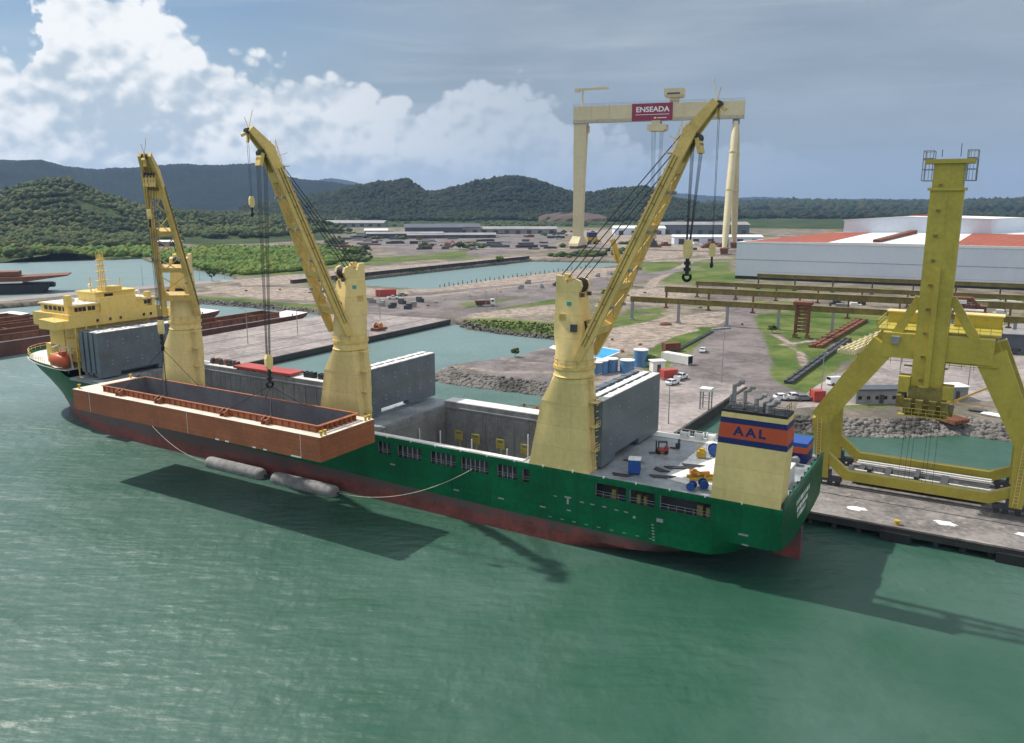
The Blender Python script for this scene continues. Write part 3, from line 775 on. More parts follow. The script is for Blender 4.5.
# ------------------------------------------------------------------ the cargo ship (local x = forward, y = to port, z up)
def smooth01(t): t = max(0, min(1, t)); return t * t * (3 - 2 * t)
HB, WC = 12.5, 13.1                                   # half breadth, centre line (w)
def stem(z): return 170 + 6 * max(0, min(1.2, z / 11)) ** 1.5
def keel(s): return 4.6 - 8.6 * min(1, max(0, s) / 30) ** .8
def half(s, z):
    if s < 40:
        k = keel(s); den = 1 + 3 * min(1, max(0, s) / 30)
        t = max(0, (z - k) / den)
        return HB * min(1, t) ** .5 if s < 30 else HB
    if s > 120:
        t = (s - 120) / (176 - 120)
        wl = max(0, 1 - t ** 2.5); dk = max(0, 1 - max(0, (t - .36) / .64) ** 2.2) ** .5
        g = max(0, min(1.1, z / 11)) ** 1.6
        return HB * max(0.0, wl + (dk - wl) * g)
    return HB
OPEN = [(63.5, 60.8, 1), (59.5, 54.7, 1), (53.0, 48.3, 1), (47.3, 42.4, 1), (40.9, 37.5, 1), (36.6, 35.4, 1), (25.0, 20.5, 0), (20.0, 16.4, 0), (15.7, 8.9, 0)]
OZ0, OZ1 = 8.1, 10.05
stations = sorted(set([0, 1.2, 3, 5, 7, 12, 18.2, 23, 27, 30, 33, 45, 51, 57, 70, 80, 90, 100, 110, 120] + [q for o in OPEN for q in o[:2]] +
                      [124, 128, 132, 136, 140, 144, 147, 149, 151, 154, 157, 160, 163, 166, 168, 170, 171.5, 173, 174.2, 175.2, 175.8, 176]))
ZT = lambda s: 11.0 + 1.9 * smooth01((s - 149) / 3)
zu = [3.1, 5.5, OZ0, OZ1, None]
zl = [-3.6, -1.5, 0.0, 1.5, 3.1]
def hull_pt(s, z, side):
    top = ZT(s)
    z = top if z is None else z
    if z == 3.1: z = 3.1 + min(1.1, max(0, (s - 40) * .016))
    zz = max(z, keel(s)) if s < 30 else z
    s2 = s
    if s > 120: s2 = 120 + (s - 120) * (stem(zz) - 120) / (176 - 120)
    h = half(s, zz)
    return (s2, -WC + side * h, zz)
def hull_grid(mb, zs, skip):
    for side in (1, -1):
        grid = [[hull_pt(s, z, side) for z in zs] for s in stations]
        n = len(zs); base = len(mb.v)
        mb.v += [p for r in grid for p in r]
        for i in range(len(stations) - 1):
            for j in range(n - 1):
                if skip and side == 1 and zs[j] == OZ0 and any(o[1] - .01 <= stations[i] and stations[i + 1] <= o[0] + .01 for o in OPEN): continue
                a = base + i * n + j
                q = (a, a + n, a + n + 1, a + 1)
                mb.f.append(q if side == -1 else q[::-1]); mb.m.append(0)
ship = empty('cargo_ship', 'long green heavy-lift cargo ship with yellow house at the bow, moored along the pier', 'ship', (SO[0], SO[1], 0), SA)
hb = MB(); hull_grid(hb, zu, True)
# transom with its bulwark
tr = [hull_pt(0, z, 1) for z in (3.1, 4.6, 5.0, 5.5, OZ0, OZ1, None)]
tl = [hull_pt(0, z, -1) for z in (3.1, 4.6, 5.0, 5.5, OZ0, OZ1, None)]
for k in range(1, 6): hb.add([tr[k], tl[k], tl[k + 1], tr[k + 1]], [(0, 1, 2, 3)])
hull = hb.build('hull', M['green'], ship, smooth=40)
lb = MB(); hull_grid(lb, zl, False)
o = lb.build('hull_bottom', M['boot'], ship, smooth=40)
# rudder and skeg below the counter
MB().vprism([(-.1, -3), (3.6, -3), (3.6, 4.3), (-.1, 4.62)], -WC - .5, -WC + .5).build('rudder', M['boot'], ship)
# gallery behind the side openings
gb = MB()
gb.bb(6, 26.5, -3.2, -3.0, 7.9, 10.85); gb.bb(6, 26.5, -3.1, -.75, 7.9, 8.0)
gb.bb(34.6, 66.5, -1.75, -1.65, 7.9, 10.85); gb.bb(34.6, 66.5, -1.7, -.75, 7.9, 8.0)
gb.build('side_gallery', M['darkgrey'], ship)
fr = MB(); gr_ = MB()
for a, b_, mid in OPEN:
    n = max(1, int((a - b_) / .8)) if mid else 1
    fr.cut(); gr_.cut()
    for k in range(n + 1):
        x = b_ + (a - b_) * k / n
        if mid or k in (0, n): fr.bb(x - .06, x + .06, -.95, -.78, OZ0, OZ1)
    gr_.rail([(b_, -.78, OZ0), (a, -.78, OZ0)], .75, .035, 1.2, 2)
fr.build_all('gallery_frame', M['grey'], ship); gr_.build_all('gallery_rail', M['grey'], ship)
gm = MB()
for x, z, w_ in ((18.9, 8.2, .5), (18.0, 8.2, .35), (10.5, 8.2, .7), (9.4, 8.2, .5), (22.5, 8.2, .6)):
    gm.cut(); gm.bb(x - w_ / 2, x + w_ / 2, -2.0, -1.2, 8.0, 8.9 + w_ * .7)
gm.build_all('mooring_gear', M['runway'], ship)

# decks round the holds
dk = MB(); Dz = 11.0; PY, QY = -.62, -25.58
def strip(x0, x1, y0, y1, z=Dz): dk.bb(x0, x1, y0, y1, z - .5, z)
strip(.12, 36.6, QY, PY); strip(66.0, 77.0, QY, PY, Dz - .003)
strip(36.6, 66.0, -1.75, PY, Dz - .002); strip(77.0, 138.0, -1.75, PY, Dz - .002)
strip(138.0, 147.5, QY, PY)
dk.build('main_deck', M['deck'], ship)
cw = MB()
cw.bb(36.6, 66.0, QY + .02, -22.6, 10.4, 11.75); cw.bb(77.0, 138.0, QY + .02, -22.6, 10.4, 11.75)
cw.bb(36.6, 66.0, -1.7, -.7, 11.0, 11.16); cw.bb(77.0, 134.0, -1.7, -.7, 11.0, 11.16)
cw.bb(4.5, 36.0, -25.5, -22.9, 11.0, 11.12)
cw.build('hatch_coaming', M['whitedeck'], ship)
ps = [(16.6, -4.6), (13.2, -17.6), (9.2, -17.6), (9.2, -2.8)]
MB().prism([(x, y) for x, y in ps], 11.0, 11.06).build('white_deck_panel', M['whitedeck'], ship)
# forecastle deck
fd = [(hull_pt(s, None, 1)) for s in stations if s >= 149]; fe = [hull_pt(s, None, -1) for s in stations if s >= 149][::-1]
MB().prism([(p[0], p[1]) for p in fd + fe], 12.2, 12.35).build('forecastle_deck', M['whitedeck'], ship)
# holds
def hold(x0, x1):
    h = MB(); y0, y1 = -22.6, -1.75; z0, z1 = .8, 11.7
    h.bb(x0, x1, y0, y1, z0 - .3, z0)
    h.bb(x0, x1, y0 - .012, y0 + .2, z0, z1 - .02); h.bb(x0, x1, y1 - .2, y1 - .01, z0, 10.98)
    h.bb(x0 - .01, x0 + .3, y0, y1, z0, 10.95); h.bb(x1 - .3, x1 + .01, y0, y1, z0, 10.95)
    o = h.build('hold', M['hold'], ship)
    l = MB()
    l.bb(x0 + .4, x1 - .4, -22.38, -22.1, 10.55, 10.8)
    for k in range(int((x1 - x0) / 3.2)): 
        x = x0 + 1.5 + 3.2 * k; l.bb(x - .08, x + .08, -22.39, -22.2, 1, 10.5)
    l.build('hold_stringer', M['grey'], o)
    return o
hold(36.9, 65.8); hold(77.2, 137.8)
for s, w in ((61.5, 20.6), (57.6, 20.2), (52.2, 19.8), (47.0, 19.4), (45.2, 21.6)):
    y = MB(); z = 5.2 if s > 45.5 else 9.0
    for q in (-.7, .7): y.bb(s + q - .12, s + q + .12, -w - .1, -w + .1, z + .2, z + 1.9)
    for q in (.3, 1.0, 1.7): y.bb(s - .7, s + .7, -w - .08, -w + .08, z + q, z + q + .2)
    y.bb(s - .5, s + .5, -w - .06, -w + .06, z + .6, z + 1.1)
    y.bb(s - .08, s + .08, -w - .4, -w - .2, .8, z)
    y.build('hold_ladder_frame', M['portal'], ship)
for s, w, h in ((65.3, 14, 8.6), (60.8, 14, 8.8), (54.0, 13.6, 8.4), (46.8, 13.2, 8.0), (43.6, 14.5, 10.6), (42.0, 14.6, 10.8)):
    MB().tube((s, -w, .8), (s, -w, h), .11, n=6).build('stanchion', M['white'], ship)
# deck edge rails and small deck fittings
dr = MB()
dr.rail([(4.5, -25.45, 11.1), (25, -25.45, 11.1)], 1.0, .03, 2.5)
dr.build('deck_rail', M['white'], ship)
bl = MB()
for s in np.arange(5, 134, 4.7):
    bl.cut(); bl.bb(s - .09, s + .09, -.66, -.52, 10.85, 11.14)
bl.build_all('fairlead', M['white'], ship)
# draught marks, tug marks and load lines on the port side
mk = MB(); yb = -.582
for s, z, w_, h_ in ((4.6, 6.9, 1.2, .25), (4.3, 5.6, .8, .2), (19.2, 6.2, .35, .35), (29.2, 6.6, .3, 1.0), (29.2, 7.1, 1.0, .22), (29.0, 5.2, .6, .15), (33.2, 4.9, .9, .18), (40.2, 4.8, 1.0, .2), (48.2, 4.6, 1.0, .2), (60.5, 6.6, 1.0, .2), (15.6, 6.5, .9, .5),
                      (31.2, 6.9, .5, .1), (27.0, 6.8, .6, .14), (25.4, 6.8, .6, .14), (23.6, 6.8, .6, .14), (21.8, 6.7, .6, .14), (20.4, 6.7, .6, .14)):
    if s > 2: mk.cut(); mk.bb(s - w_ / 2, s + w_ / 2, yb - .02, yb, z - h_ / 2, z + h_ / 2)
for k in range(6): mk.cut(); mk.bb(16.4 - k * .05, 16.75 - k * .05, yb - .02, yb, 5.6 - k * .42, 5.74 - k * .42)
for k in range(9): mk.cut(); mk.bb(16.5 + k * 1.9, 17.0 + k * 1.9, yb - .02, yb, 3.62, 3.7)
mk.build_all('hull_mark', M['conccol'], ship)
# rows of lettering too small to read on the transom
tm = MB(); rr_ = random.Random(3)
for row, z in enumerate((9.0, 7.9, 6.9)):
    y = -8.5 - row * .6
    while y > -16.5 + row * 1.0:
        w_ = rr_.uniform(.25, .5)
        tm.cut(); tm.bb(-.025, 0, y - w_, y, z, z + .65); y -= w_ + rr_.choice((.12, .15, .45))
tm.build_all('stern_lettering', M['white'], ship)
bw = MB()
bw.bb(-.05, .12, QY + .3, PY - .3, 10.9, 11.7); bw.bb(-.12, .2, QY + .3, PY - .3, 11.7, 11.82)
for y in np.arange(-24, -2, 2.2): bw.bb(.1, .6, y - .05, y + .05, 10.9, 11.6)
bw.build('stern_bulwark', M['green_dark'], ship)
sg = MB()
for k in range(16):
    x, y = rr_.uniform(.8, 5.5), rr_.uniform(-22, -4.5); sg.cut()
    if rr_.random() < .5: sg.tube((x, y - .6, 11.6), (x, y + .6, 11.6), rr_.uniform(.35, .7), n=10)
    else: sg.bb(x - .5, x + .5, y - .4, y + .4, 11, 11 + rr_.uniform(.6, 1.5))
sg.build_all('deck_gear', M['grey'], ship)
sh = MB(); sh.bb(1.2, 5.6, -12.2, -8.4, 11, 13.6); sh.build('stern_locker', M['whitedeck'], ship)
# mooring winches by the far rail
for s, w in ((20.6, 24.2), (18.4, 24.6), (16.6, 24.9)):
    q = MB(); q.tube((s - .6, -w, 11.8), (s + .6, -w, 11.8), .3, n=12); q.tube((s - .7, -w, 11.8), (s - .6, -w, 11.8), .48, n=12); q.tube((s + .6, -w, 11.8), (s + .7, -w, 11.8), .48, n=12); q.bb(s - .5, s + .5, -w - .4, -w + .4, 11, 11.7)
    q.build('mooring_winch', M['white'], ship)

# funnels
def funnel(y0, y1, letters):
    out = 1 if letters else -1
    zs = [(11.0, 9.0, .35), (18.9, 8.45, .05), (20.0, 8.4, .05), (21.6, 8.2, .22), (22.3, 8.15, .25), (22.75, 8.1, .28)]
    def sec(z0, z1):
        m_ = MB()
        def at(z):
            za = [q[0] for q in zs]; return float(np.interp(z, za, [q[1] for q in zs])), float(np.interp(z, za, [q[2] for q in zs]))
        rings = []
        for z in [z0] + [q[0] for q in zs if z0 < q[0] < z1] + [z1]:
            xf, xa = at(z)
            rings.append([(xa, y0, z), (xf, y0, z), (xf, y1, z), (xa, y1, z)])
        return m_.loft(rings)
    f = sec(11.0, 18.4).build('funnel', M['crane'], ship)
    sec(18.4, 19.15).build('funnel_band', M['navy'], f); sec(19.15, 21.05).build('funnel_band', M['redstripe'], f)
    sec(21.05, 21.75).build('funnel_band', M['navy'], f); sec(21.75, 22.4).build('funnel_band', M['crane'], f); sec(22.4, 22.75).build('funnel_top', M['dark'], f)
    if letters: text_mesh('lettering', 'AAL', 1.55, M['navy'], f, (-1, 0, 0), (0, 0, 1), (4.6, y1 + .012, 20.1), .02, 1.15, spacing=1.35, bold=.035)
    return f
f1 = funnel(-4.0, -.6, True)
def exhaust(f, x, y, h, r, bend=1.2):
    h += .9; pts = [(x, y, 22.7), (x, y, 22.7 + h)]
    pts += [(x - bend * math.sin(a) * .8, y, 22.7 + h + bend * .6 * (1 - math.cos(a)) ) for a in (.5, 1.0, 1.57)]
    pts.append((x - bend * 1.3, y, 22.7 + h + bend * .58))
    MB().path(pts, r, 10).build('exhaust_pipe', M['shed'] if r < .45 else M['white'], f)
for x, y, h, r, bd in ((7.0, -1.6, 2.0, .26, .9), (5.8, -2.2, 1.3, .24, .9), (4.2, -1.5, .7, .28, .9), (3.3, -2.4, .0, .34, .9), (2.7, -1.5, .1, .4, 1.0), (7.7, -2.9, .5, .2, .5)): exhaust(f1, x, y, h, r, bd)
rb = MB(); rb.rail([(.6, -3.9, 22.75), (.6, -.7, 22.75), (7.9, -.7, 22.75), (7.9, -3.9, 22.75)], 1.0, .03, 1.2); rb.build('funnel_rail', M['dark'], f1)
# the other funnel stands lower on the far side
g2 = MB(); 
def far_funnel():
    bx = lambda z0, z1: MB().bb(1.4, 4.9, -24.8, -20.4, z0, z1)
    f = bx(11.0, 12.5).build('funnel', M['navy'], ship)
    bx(12.5, 13.4).build('funnel_band', M['redstripe'], f); bx(13.4, 14.0).build('funnel_band', M['blue'], f)
far_funnel()

# accommodation block at the bow
hs = MB(); Y0, Y1 = -24.2, -2.2
hs.bb(149.5, 160, -22.2, -4.6, 12.35, 21.2)
house = hs.build('accommodation_block', M['house'], ship)
bd = MB()
bd.bb(148.0, 161.5, Y0, Y1, 21.2, 24.0)                       # bridge deck level, its full width
br_ = MB().vprism([(148.0, 21.2), (154.0, 21.2), (154.0, 23.2), (148.0, 22.9)], Y1, .9); bd.v += []; bd.add(br_.v, br_.f)
wing2 = MB().vprism([(148.0, 21.2), (154.0, 21.2), (154.0, 23.2), (148.0, 22.9)], -27.0, Y0); bd.add(wing2.v, wing2.f)
bridge = bd.build('bridge', M['house'], ship)
wh = MB(); wh.bb(148.6, 160.5, -23.4, -3.6, 24.0, 25.6); wh.bb(148.3, 161.0, -23.8, -3.2, 25.6, 25.85); wh.build('wheelhouse', M['house'], bridge)
rf = MB(); rf.bb(148.5, 160.8, -23.6, -3.4, 25.86, 25.98); rf.build('wheelhouse_roof', M['whitedeck'], bridge)
bx_ = MB(); bx_.bb(148.02, 150.5, -18.2, -9.6, 24.0, 27.0); bx_.bb(148.5, 153.5, -20.2, -18.2, 24.0, 26.2); bx_.build('casing', M['house'], bridge)
for y in (-4.3, -5.2, -6.1, -7.3, -8.2, -20.9, -21.8):
    MB().bb(148.5, 148.62, y - .36, y + .36, 24.5, 25.35).build('window', M['glass'], bridge)
for y in (-8.5, -11.5, -14.0, -19.8, -21.6):
    MB().bb(147.93, 148.05, y - .28, y + .28, 21.9, 22.5).build('window', M['glass'], bridge)
for k in range(6):
    x = 150.0 + 1.7 * k
    MB().bb(x - .55, x + .55, -3.62, -3.5, 24.5, 25.35).build('window', M['glass'], bridge)
dh = MB(); dh.bb(149.5, 156, -19.0, -9.5, 25.98, 27.9); dh.bb(149.2, 156.3, -19.4, -9.1, 27.9, 28.1); dh.bb(149.6, 152.5, -16, -12, 28.1, 29.0); dh.build('top_house', M['house'], bridge)
MB().bb(149.38, 149.5, -13.6, -11.6, 26.3, 27.6).build('window', M['glass'], bridge)
tr_ = MB(); tr_.rail([(148.6, -3.5, 25.98), (148.6, -9.2, 25.98)], 1.0, .035, 1.5); tr_.rail([(148.6, -23.5, 25.98), (148.6, -19.6, 25.98)], 1.0, .035, 1.5); tr_.rail([(149.4, -19, 28.1), (149.4, -9.5, 28.1)], 1.0, .035, 1.5)
tr_.rail([(148.1, .8, 23), (148.1, -2.2, 24)], 1.0, .035, 1.0); tr_.build('bridge_rail', M['crane'], bridge)
ms = MB()
for dy in (-.55, .55):
    for dx_ in (-.5, .5): ms.tube((152 + dx_, -13 + dy, 28.1), (152 + dx_ * .5, -13 + dy * .6, 36.0), .16, .09, 6)
for z in (30.2, 32.2, 33.6, 34.8): ms.bb(151.6, 152.4, -13 - 1.5 + (z - 30) * .12, -13 + 1.5 - (z - 30) * .12, z, z + .14); ms.bb(151.4, 152.6, -13.5, -12.5, z + .1, z + .2)
for y, h in ((-12.2, 36.6), (-13.8, 36.2), (-13.0, 37.0)): ms.tube((152, y, 34.8), (152, y, h), .06, n=5)
for y, h in ((-9.6, 31.5), (-16.6, 30.6)): ms.tube((151, y, 28), (151, y, h), .14, n=6)
ms.build('radar_mast', M['house'], bridge)
rd = MB(); rd.ball((152, -10.2, 29.4), .55); rd.tube((152, -10.2, 28), (152, -10.2, 29), .12); rd.cut(); rd.ball((150.3, -4.8, 26.9), .5); rd.cut(); rd.ball((150.5, -20.4, 27.1), .6); rd.build_all('radome', M['white'], bridge)
po = MB(); po.bb(149.0, 150.2, -3.9, -2.7, 23.5, 28.0); po.cut(); po.bb(148.6, 149.8, -22.6, -21.4, 24, 27.2); po.build_all('wing_post', M['house'], bridge)
st = MB()
for k, z in enumerate((13.9, 16.2, 18.6)):
    st.bb(147.6, 152, -8.2, -3.0, z, z + .15); st.rail([(147.6, -8.2, z), (147.6, -3.0, z), (152, -3.0, z)], 1.0, .04, 1.3)
    st.bar((148.0, -7.8, z - 2.2), (148.0, -4.4, z + .1), .6, .12)
for x in (147.7, 151.9):
    for y in (-8.1, -5.6, -3.1): st.bb(x - .12, x + .12, y - .12, y + .12, 11, 21.2)
st.build('access_stair', M['house'], house)
bu = MB(); bu.bb(152.2, 157, -4.9, -2.2, 12.35, 15.0); bu.bb(157, 162, -9, -4.6, 12.35, 16.6); bu.build('deck_locker', M['house'], house)
fr2 = MB(); q = [(p[0], p[1] * 1.0, p[2]) for p in fd[::2]]
fr2.rail([(p[0] - .2, p[1] - .15, p[2]) for p in fd[3:]], 1.1, .045, 1.2); fr2.build('forecastle_rail', M['crane'], ship)
an = MB(); an.ball((167.0, -8.2, 8.0), (.9, .5, .9)); an.bb(166.7, 167.3, -8.1, -7.5, 7.6, 10.4); an.build('anchor', M['dark'], ship)

# ------------------------------------------------------------------ things on the ship
def on_ship(name, label, cat, s, w, z, rot=0.0, group=None):
    return empty(name, label, cat, SW(s, w, z), SA + rot, group)

# folded hatch covers standing on edge; local x forward, y to port, origin at the aft face, port end
def hatch_stack(s, w0, w1, z0, z1, npan, label, hinge=True):
    t = on_ship('folded_hatch_cover', label, 'hatch cover', s, w0, z0, 0, 'hatch covers folded upright')
    L = w1 - w0; H = z1 - z0
    for k in range(npan):
        x0 = k * 1.75; x1 = x0 + (1.15 if k else 1.25)
        p = MB(); lift = .55 if k else 0
        p.bb(x0, x1, -L, 0, .9, H - .12)
        if k == 0:
            p.bb(x0 + .01, x1, -4.6, 0, 0, .9); p.bb(x0 + .01, x1, -L, -L + 8.2, 0, .9)
        else: p.bb(x0, x1, -L + .5, -.5, .2, 1.5)
        p.build('panel', M['hatch'], t)
        c_ = MB(); c_.bb(x0 + .08, x1 - .08, -L + .1, -.1, H - .12, H)
        for j in range(7): c_.bb(x0 + .02, x1 - .02, -L * (j + .5) / 7 - .3, -L * (j + .5) / 7 + .3, H - .1, H + .07)
        c_.build('panel_edge', M['white'] if k < 2 else M['hatch'], t)
    if hinge:
        h = MB()
        h.bb(-.04, 0, -L + .1, -.1, H * .52, H * .52 + .09)
        h.build('seam_strip', M['runway'] if hinge == 2 else M['hatch'], t)
        d = MB()
        for row in (.28, .36, .70, .79):
            for j in range(6 if row in (.36, .79) else 5):
                y = -L * (.1 + .16 * j) - (0 if row > .5 else L * .03)
                d.cut(); d.bb(-.05, 0, y - .22, y + .22, H * row - .13, H * row + .13)
        d.build_all('lifting_pad', M['grey'], t)
    return t
hatch_stack(25.4, 3.3, 25.0, 11.35, 20.9, 3, 'folded grey hatch cover beside the aft yellow crane pedestal, slotted at its foot')
hatch_stack(70.2, 5.2, 25.6, 11.6, 19.8, 2, 'folded grey hatch cover with a thin yellow seam beside the middle crane pedestal', 2)
hatch_stack(139.4, 2.6, 24.6, 11.3, 20.9, 4, 'thick stack of grey hatch covers standing in front of the yellow bow house', 2)

# deck cranes ---------------------------------------------------------------------------
def ring_rect(x0, x1, y0, y1, z, k=6):
    P_ = [(x0, y0), (x1, y0), (x1, y1), (x0, y1)]; out = []
    for i in range(4):
        a, b_ = P_[i], P_[(i + 1) % 4]
        for j in range(k): out.append((a[0] + (b_[0] - a[0]) * j / k, a[1] + (b_[1] - a[1]) * j / k, z))
    return out
def ring_circ(r, z, cx=0, cy=0, k=6):
    return [(cx + r * math.cos(-.75 * PI + 2 * PI * i / (4 * k)), cy + r * math.sin(-.75 * PI + 2 * PI * i / (4 * k)), z) for i in range(4 * k)]

def deck_crane(s, label, slew, knee, tip, hook_z, aux_z, hook_reach, detail=1):
    """slew: jib heading in the ship frame; knee/tip: (reach, height above deck)"""
    t = on_ship('deck_crane', label, 'crane', s, 2.8, 11.0, 0, 'yellow deck cranes on the cargo ship')
    p = MB()
    p.loft([ring_rect(-3.5, 6.0, -.5, 2.15, -.3), ring_rect(-2.8, 3.95, -1.5, 2.2, 9.6), ring_circ(2.75, 13.4), ring_circ(2.75, 14.3)])
    ped = p.build('pedestal', M['crane'], t, smooth=12)
    q = MB(); q.loft([ring_circ(2.95, 14.3), ring_circ(2.95, 14.75)]); q.loft([ring_circ(2.8, 13.1), ring_circ(2.95, 13.3), ring_circ(2.8, 13.45)])
    q.build('slewing_ring', M['jib'], t, smooth=30)
    l = MB()
    l.ladder((-3.7, .6, 0), (-2.95, .6, 13.0), .6, (0, 1, 0), .05, .5)
    for z in (3.0, 6.4, 9.8, 13.0): l.bb(-4.1, -2.9, 0, 1.2, z, z + .1); l.rail([(-4.1, 1.2, z), (-4.1, 0, z)], .9, .03, .6)
    for z in np.arange(.5, 13, .9): l.bb(-3.95, -3.85, .25, .95, z, z + .06)
    l.build('ladder', M['crane'], t)
    cs, sn = math.cos(slew), math.sin(slew)
    def T(m_):
        m_.v = [(x * cs - y * sn, x * sn + y * cs, z) for x, y, z in m_.v]; return m_
    # slewing house: drum, tower, sheave cheeks
    h = MB()
    h.loft([ring_circ(2.7, 14.75), ring_circ(2.65, 17.4), ring_rect(-2.3, 1.9, -1.95, 1.95, 19.4), ring_rect(-2.2, 1.1, -1.6, 1.6, 24.6)])
    for y in (-1.3, 1.3): h.vprism([(-2.19, 24.5), (1.09, 24.5), (1.5, 25.6), (1.3, 26.3), (.6, 26.6), (-.9, 25.9), (-1.2, 26.9), (-2.19, 27.0)], y - .3, y + .3)
    h.vprism([(-2.2, 24.5), (-1.5, 24.5), (-1.7, 26.2), (-2.15, 26.2)], -1.0, 1.0)
    ho = T(h).build('slewing_house', M['crane'], t, smooth=25)
    c_ = MB(); c_.bb(1.1, 2.0, -.8, .8, 18.9, 20.9); c_.bb(1.02, 1.25, -.6, .6, 21.6, 22.6); T(c_).build('cab_window', M['glass'], ho)
    c2 = MB(); c2.bb(.4, 1.2, -2.6, -2.05, 19.6, 20.6); T(c2).build('junction_box', M['darkgrey'], ho)
    sv = MB()
    for y in (-.75, -.25, .25, .75): sv.tube((.5, y - .18, 25.6), (.5, y + .18, 25.6), 1.0, n=16)
    T(sv).build('sheave', M['dark'], ho)
    lg = MB()
    for y in (-1.78, 1.78): lg.cut(); lg.bb(-.5, .15, min(y * .93, y), max(y * .93, y), 23.0, 23.55)
    T(lg).build_all('maker_plate', M['teal'], ho)
    rg_ = MB(); rg_.rail([(2.9 * math.cos(a_), 2.9 * math.sin(a_), 14.75) for a_ in np.linspace(0, 2 * PI, 13)], 1.0, .03, 1.6)
    T(rg_).build('ring_rail', M['crane'], t)
    tl_ = MB(); tl_.ladder((-2.4, .9, 15.2), (-2.36, .9, 26.4), .55, (0, 1, 0), .05, .6); tl_.bb(-2.9, -2.25, -1.0, 1.3, 20.6, 20.7); tl_.rail([(-2.9, -1.0, 20.7), (-2.9, 1.3, 20.7)], 1.0, .03, .8)
    T(tl_).build('tower_ladder', M['jib'], ho)
    fl = MB()
    for y_ in (-1.2, 1.2): fl.cut(); fl.bb(1.3, 1.75, y_ - .25, y_ + .25, 24.2, 24.7)
    T(fl).build_all('floodlight', M['darkgrey'], ho)
    vg = MB()
    for k_ in range(6): vg.bb(-1.6, -.6, 1.8, 1.92, 21.0 + .16 * k_, 21.08 + .16 * k_); vg.bb(-1.6, -.6, -1.92, -1.8, 21.0 + .16 * k_, 21.08 + .16 * k_)
    T(vg).build('louvre', M['jib'], ho)
    # jib: two box girders from the heel pins to the head
    piv = Vector((2.0, 0, 16.4)); kn = Vector((knee[0], 0, knee[1])); tp = Vector((tip[0], 0, tip[1]))
    d = (kn - piv).normalized(); nrm = Vector((-d.z, 0, d.x))
    j = MB(); L = (kn - piv).length
    def P_(f, y, o=0.0): return piv + d * (L * f) + Vector((0, y, 0)) + nrm * o
    def hw(f): return 2.95 + (1.05 - 2.95) * f
    for sg_ in (-1, 1):
        j.bar(P_(-.02, sg_ * 2.95), P_(.12, sg_ * hw(.12)), .75, .9, nrm, .8, 1.5)
        j.bar(P_(.12, sg_ * hw(.12)), P_(.9, sg_ * hw(.9)), .8, 1.5, nrm, .7, 1.35)
        j.bar(P_(.9, sg_ * hw(.9)), P_(1.0, sg_ * 1.0), .7, 1.35, nrm, .65, 1.6)
        j.bar(P_(.985, sg_ * 1.0, .2), tp + Vector((0, sg_ * .75, 0)), .6, 1.6, nrm, .5, .9)
    for f, w_ in ((.13, 1.2), (.34, .9), (.60, 1.0), (.86, 1.5)):
        j.bar(P_(f, -hw(f)), P_(f, hw(f)), 1.3, w_, d)
    j.bar(P_(.9, 0, .3), P_(1.0, 0, .3), 2.0, .8, nrm); j.bar(P_(.99, 0, .35), tp, 1.6, .6, nrm, 1.2, .5)
    jo = T(j).build('jib', M['jib'], t)
    xb = MB()
    for k in range(5):
        f0, f1 = .16 + .14 * k, .30 + .14 * k
        xb.tube(P_(f0, -hw(f0), -.5), P_(f1, hw(f1), -.5), .09, n=5, caps=False); xb.tube(P_(f0, hw(f0), -.5), P_(f1, -hw(f1), -.5), .09, n=5, caps=False)
    T(xb).build('jib_brace', M['jib'], jo)
    pp = MB()
    for sg_ in (-1, 1):
        for o_, r_ in ((.35, .07), (-.1, .05)): pp.tube(P_(.05, sg_ * (hw(.05) + .48), o_), P_(.9, sg_ * (hw(.9) + .44), o_), r_, n=5, caps=False)
        for k in range(11):
            f0 = .1 + .075 * k; pp.bar(P_(f0, sg_ * (hw(f0) + .44), -.2), P_(f0, sg_ * (hw(f0) + .44), .45), .08, .06, d)
    T(pp).build('jib_pipe', M['runway'], jo)
    lt = MB()
    for k in range(4):
        f0 = .25 + .17 * k
        for sg_ in (-1, 1): lt.cut(); c_0 = P_(f0, sg_ * (hw(f0) - .3), -.95); lt.bb(c_0.x - .25, c_0.x + .25, c_0.y - .2, c_0.y + .2, c_0.z - .2, c_0.z + .2)
    T(lt).build_all('floodlight', M['conccol'], jo)
    pl = MB()
    for sg_ in (-1, 1):
        for k in range(26):
            f = .14 + .72 * k / 26; pl.bar(P_(f, sg_ * hw(f), .78), P_(f + .006, sg_ * hw(f), .78), .86, .09, nrm)
    T(pl).build('jib_rib', M['crane'], jo)
    wk = MB()
    for sg_ in (1,):
        wk.rail([P_(.15, sg_ * (hw(.15) - .2), .8), P_(.88, sg_ * (hw(.88) - .2), .8)], .9, .03, 2.2)
    wk.rail([P_(.9, -.9, .9), P_(1.0, -.9, 1.1)], .9, .035, 1.0); wk.rail([P_(.9, .9, .9), P_(1.0, .9, 1.1)], .9, .035, 1.0)
    hd = P_(.9, 0, 1.1); wk.bb(hd.x - .8, hd.x + .8, -1.3, 1.3, hd.z - .1, hd.z)
    T(wk).build('jib_walkway', M['jib'], jo)
    hs_ = MB()
    main_top = P_(.97, 0, -1.2); aux_top = tp + Vector((.25, 0, -.5))
    for y in (-.75, -.25, .25, .75): hs_.tube(main_top + Vector((0, y - .1, .6)), main_top + Vector((0, y + .1, .6)), .55, n=14)
    hs_.cut()
    for y in (-.3, .3): hs_.tube(aux_top + Vector((0, y - .1, .2)), aux_top + Vector((0, y + .1, .2)), .42, n=14)
    T(hs_).build_all('head_sheave', M['darkgrey'], jo)
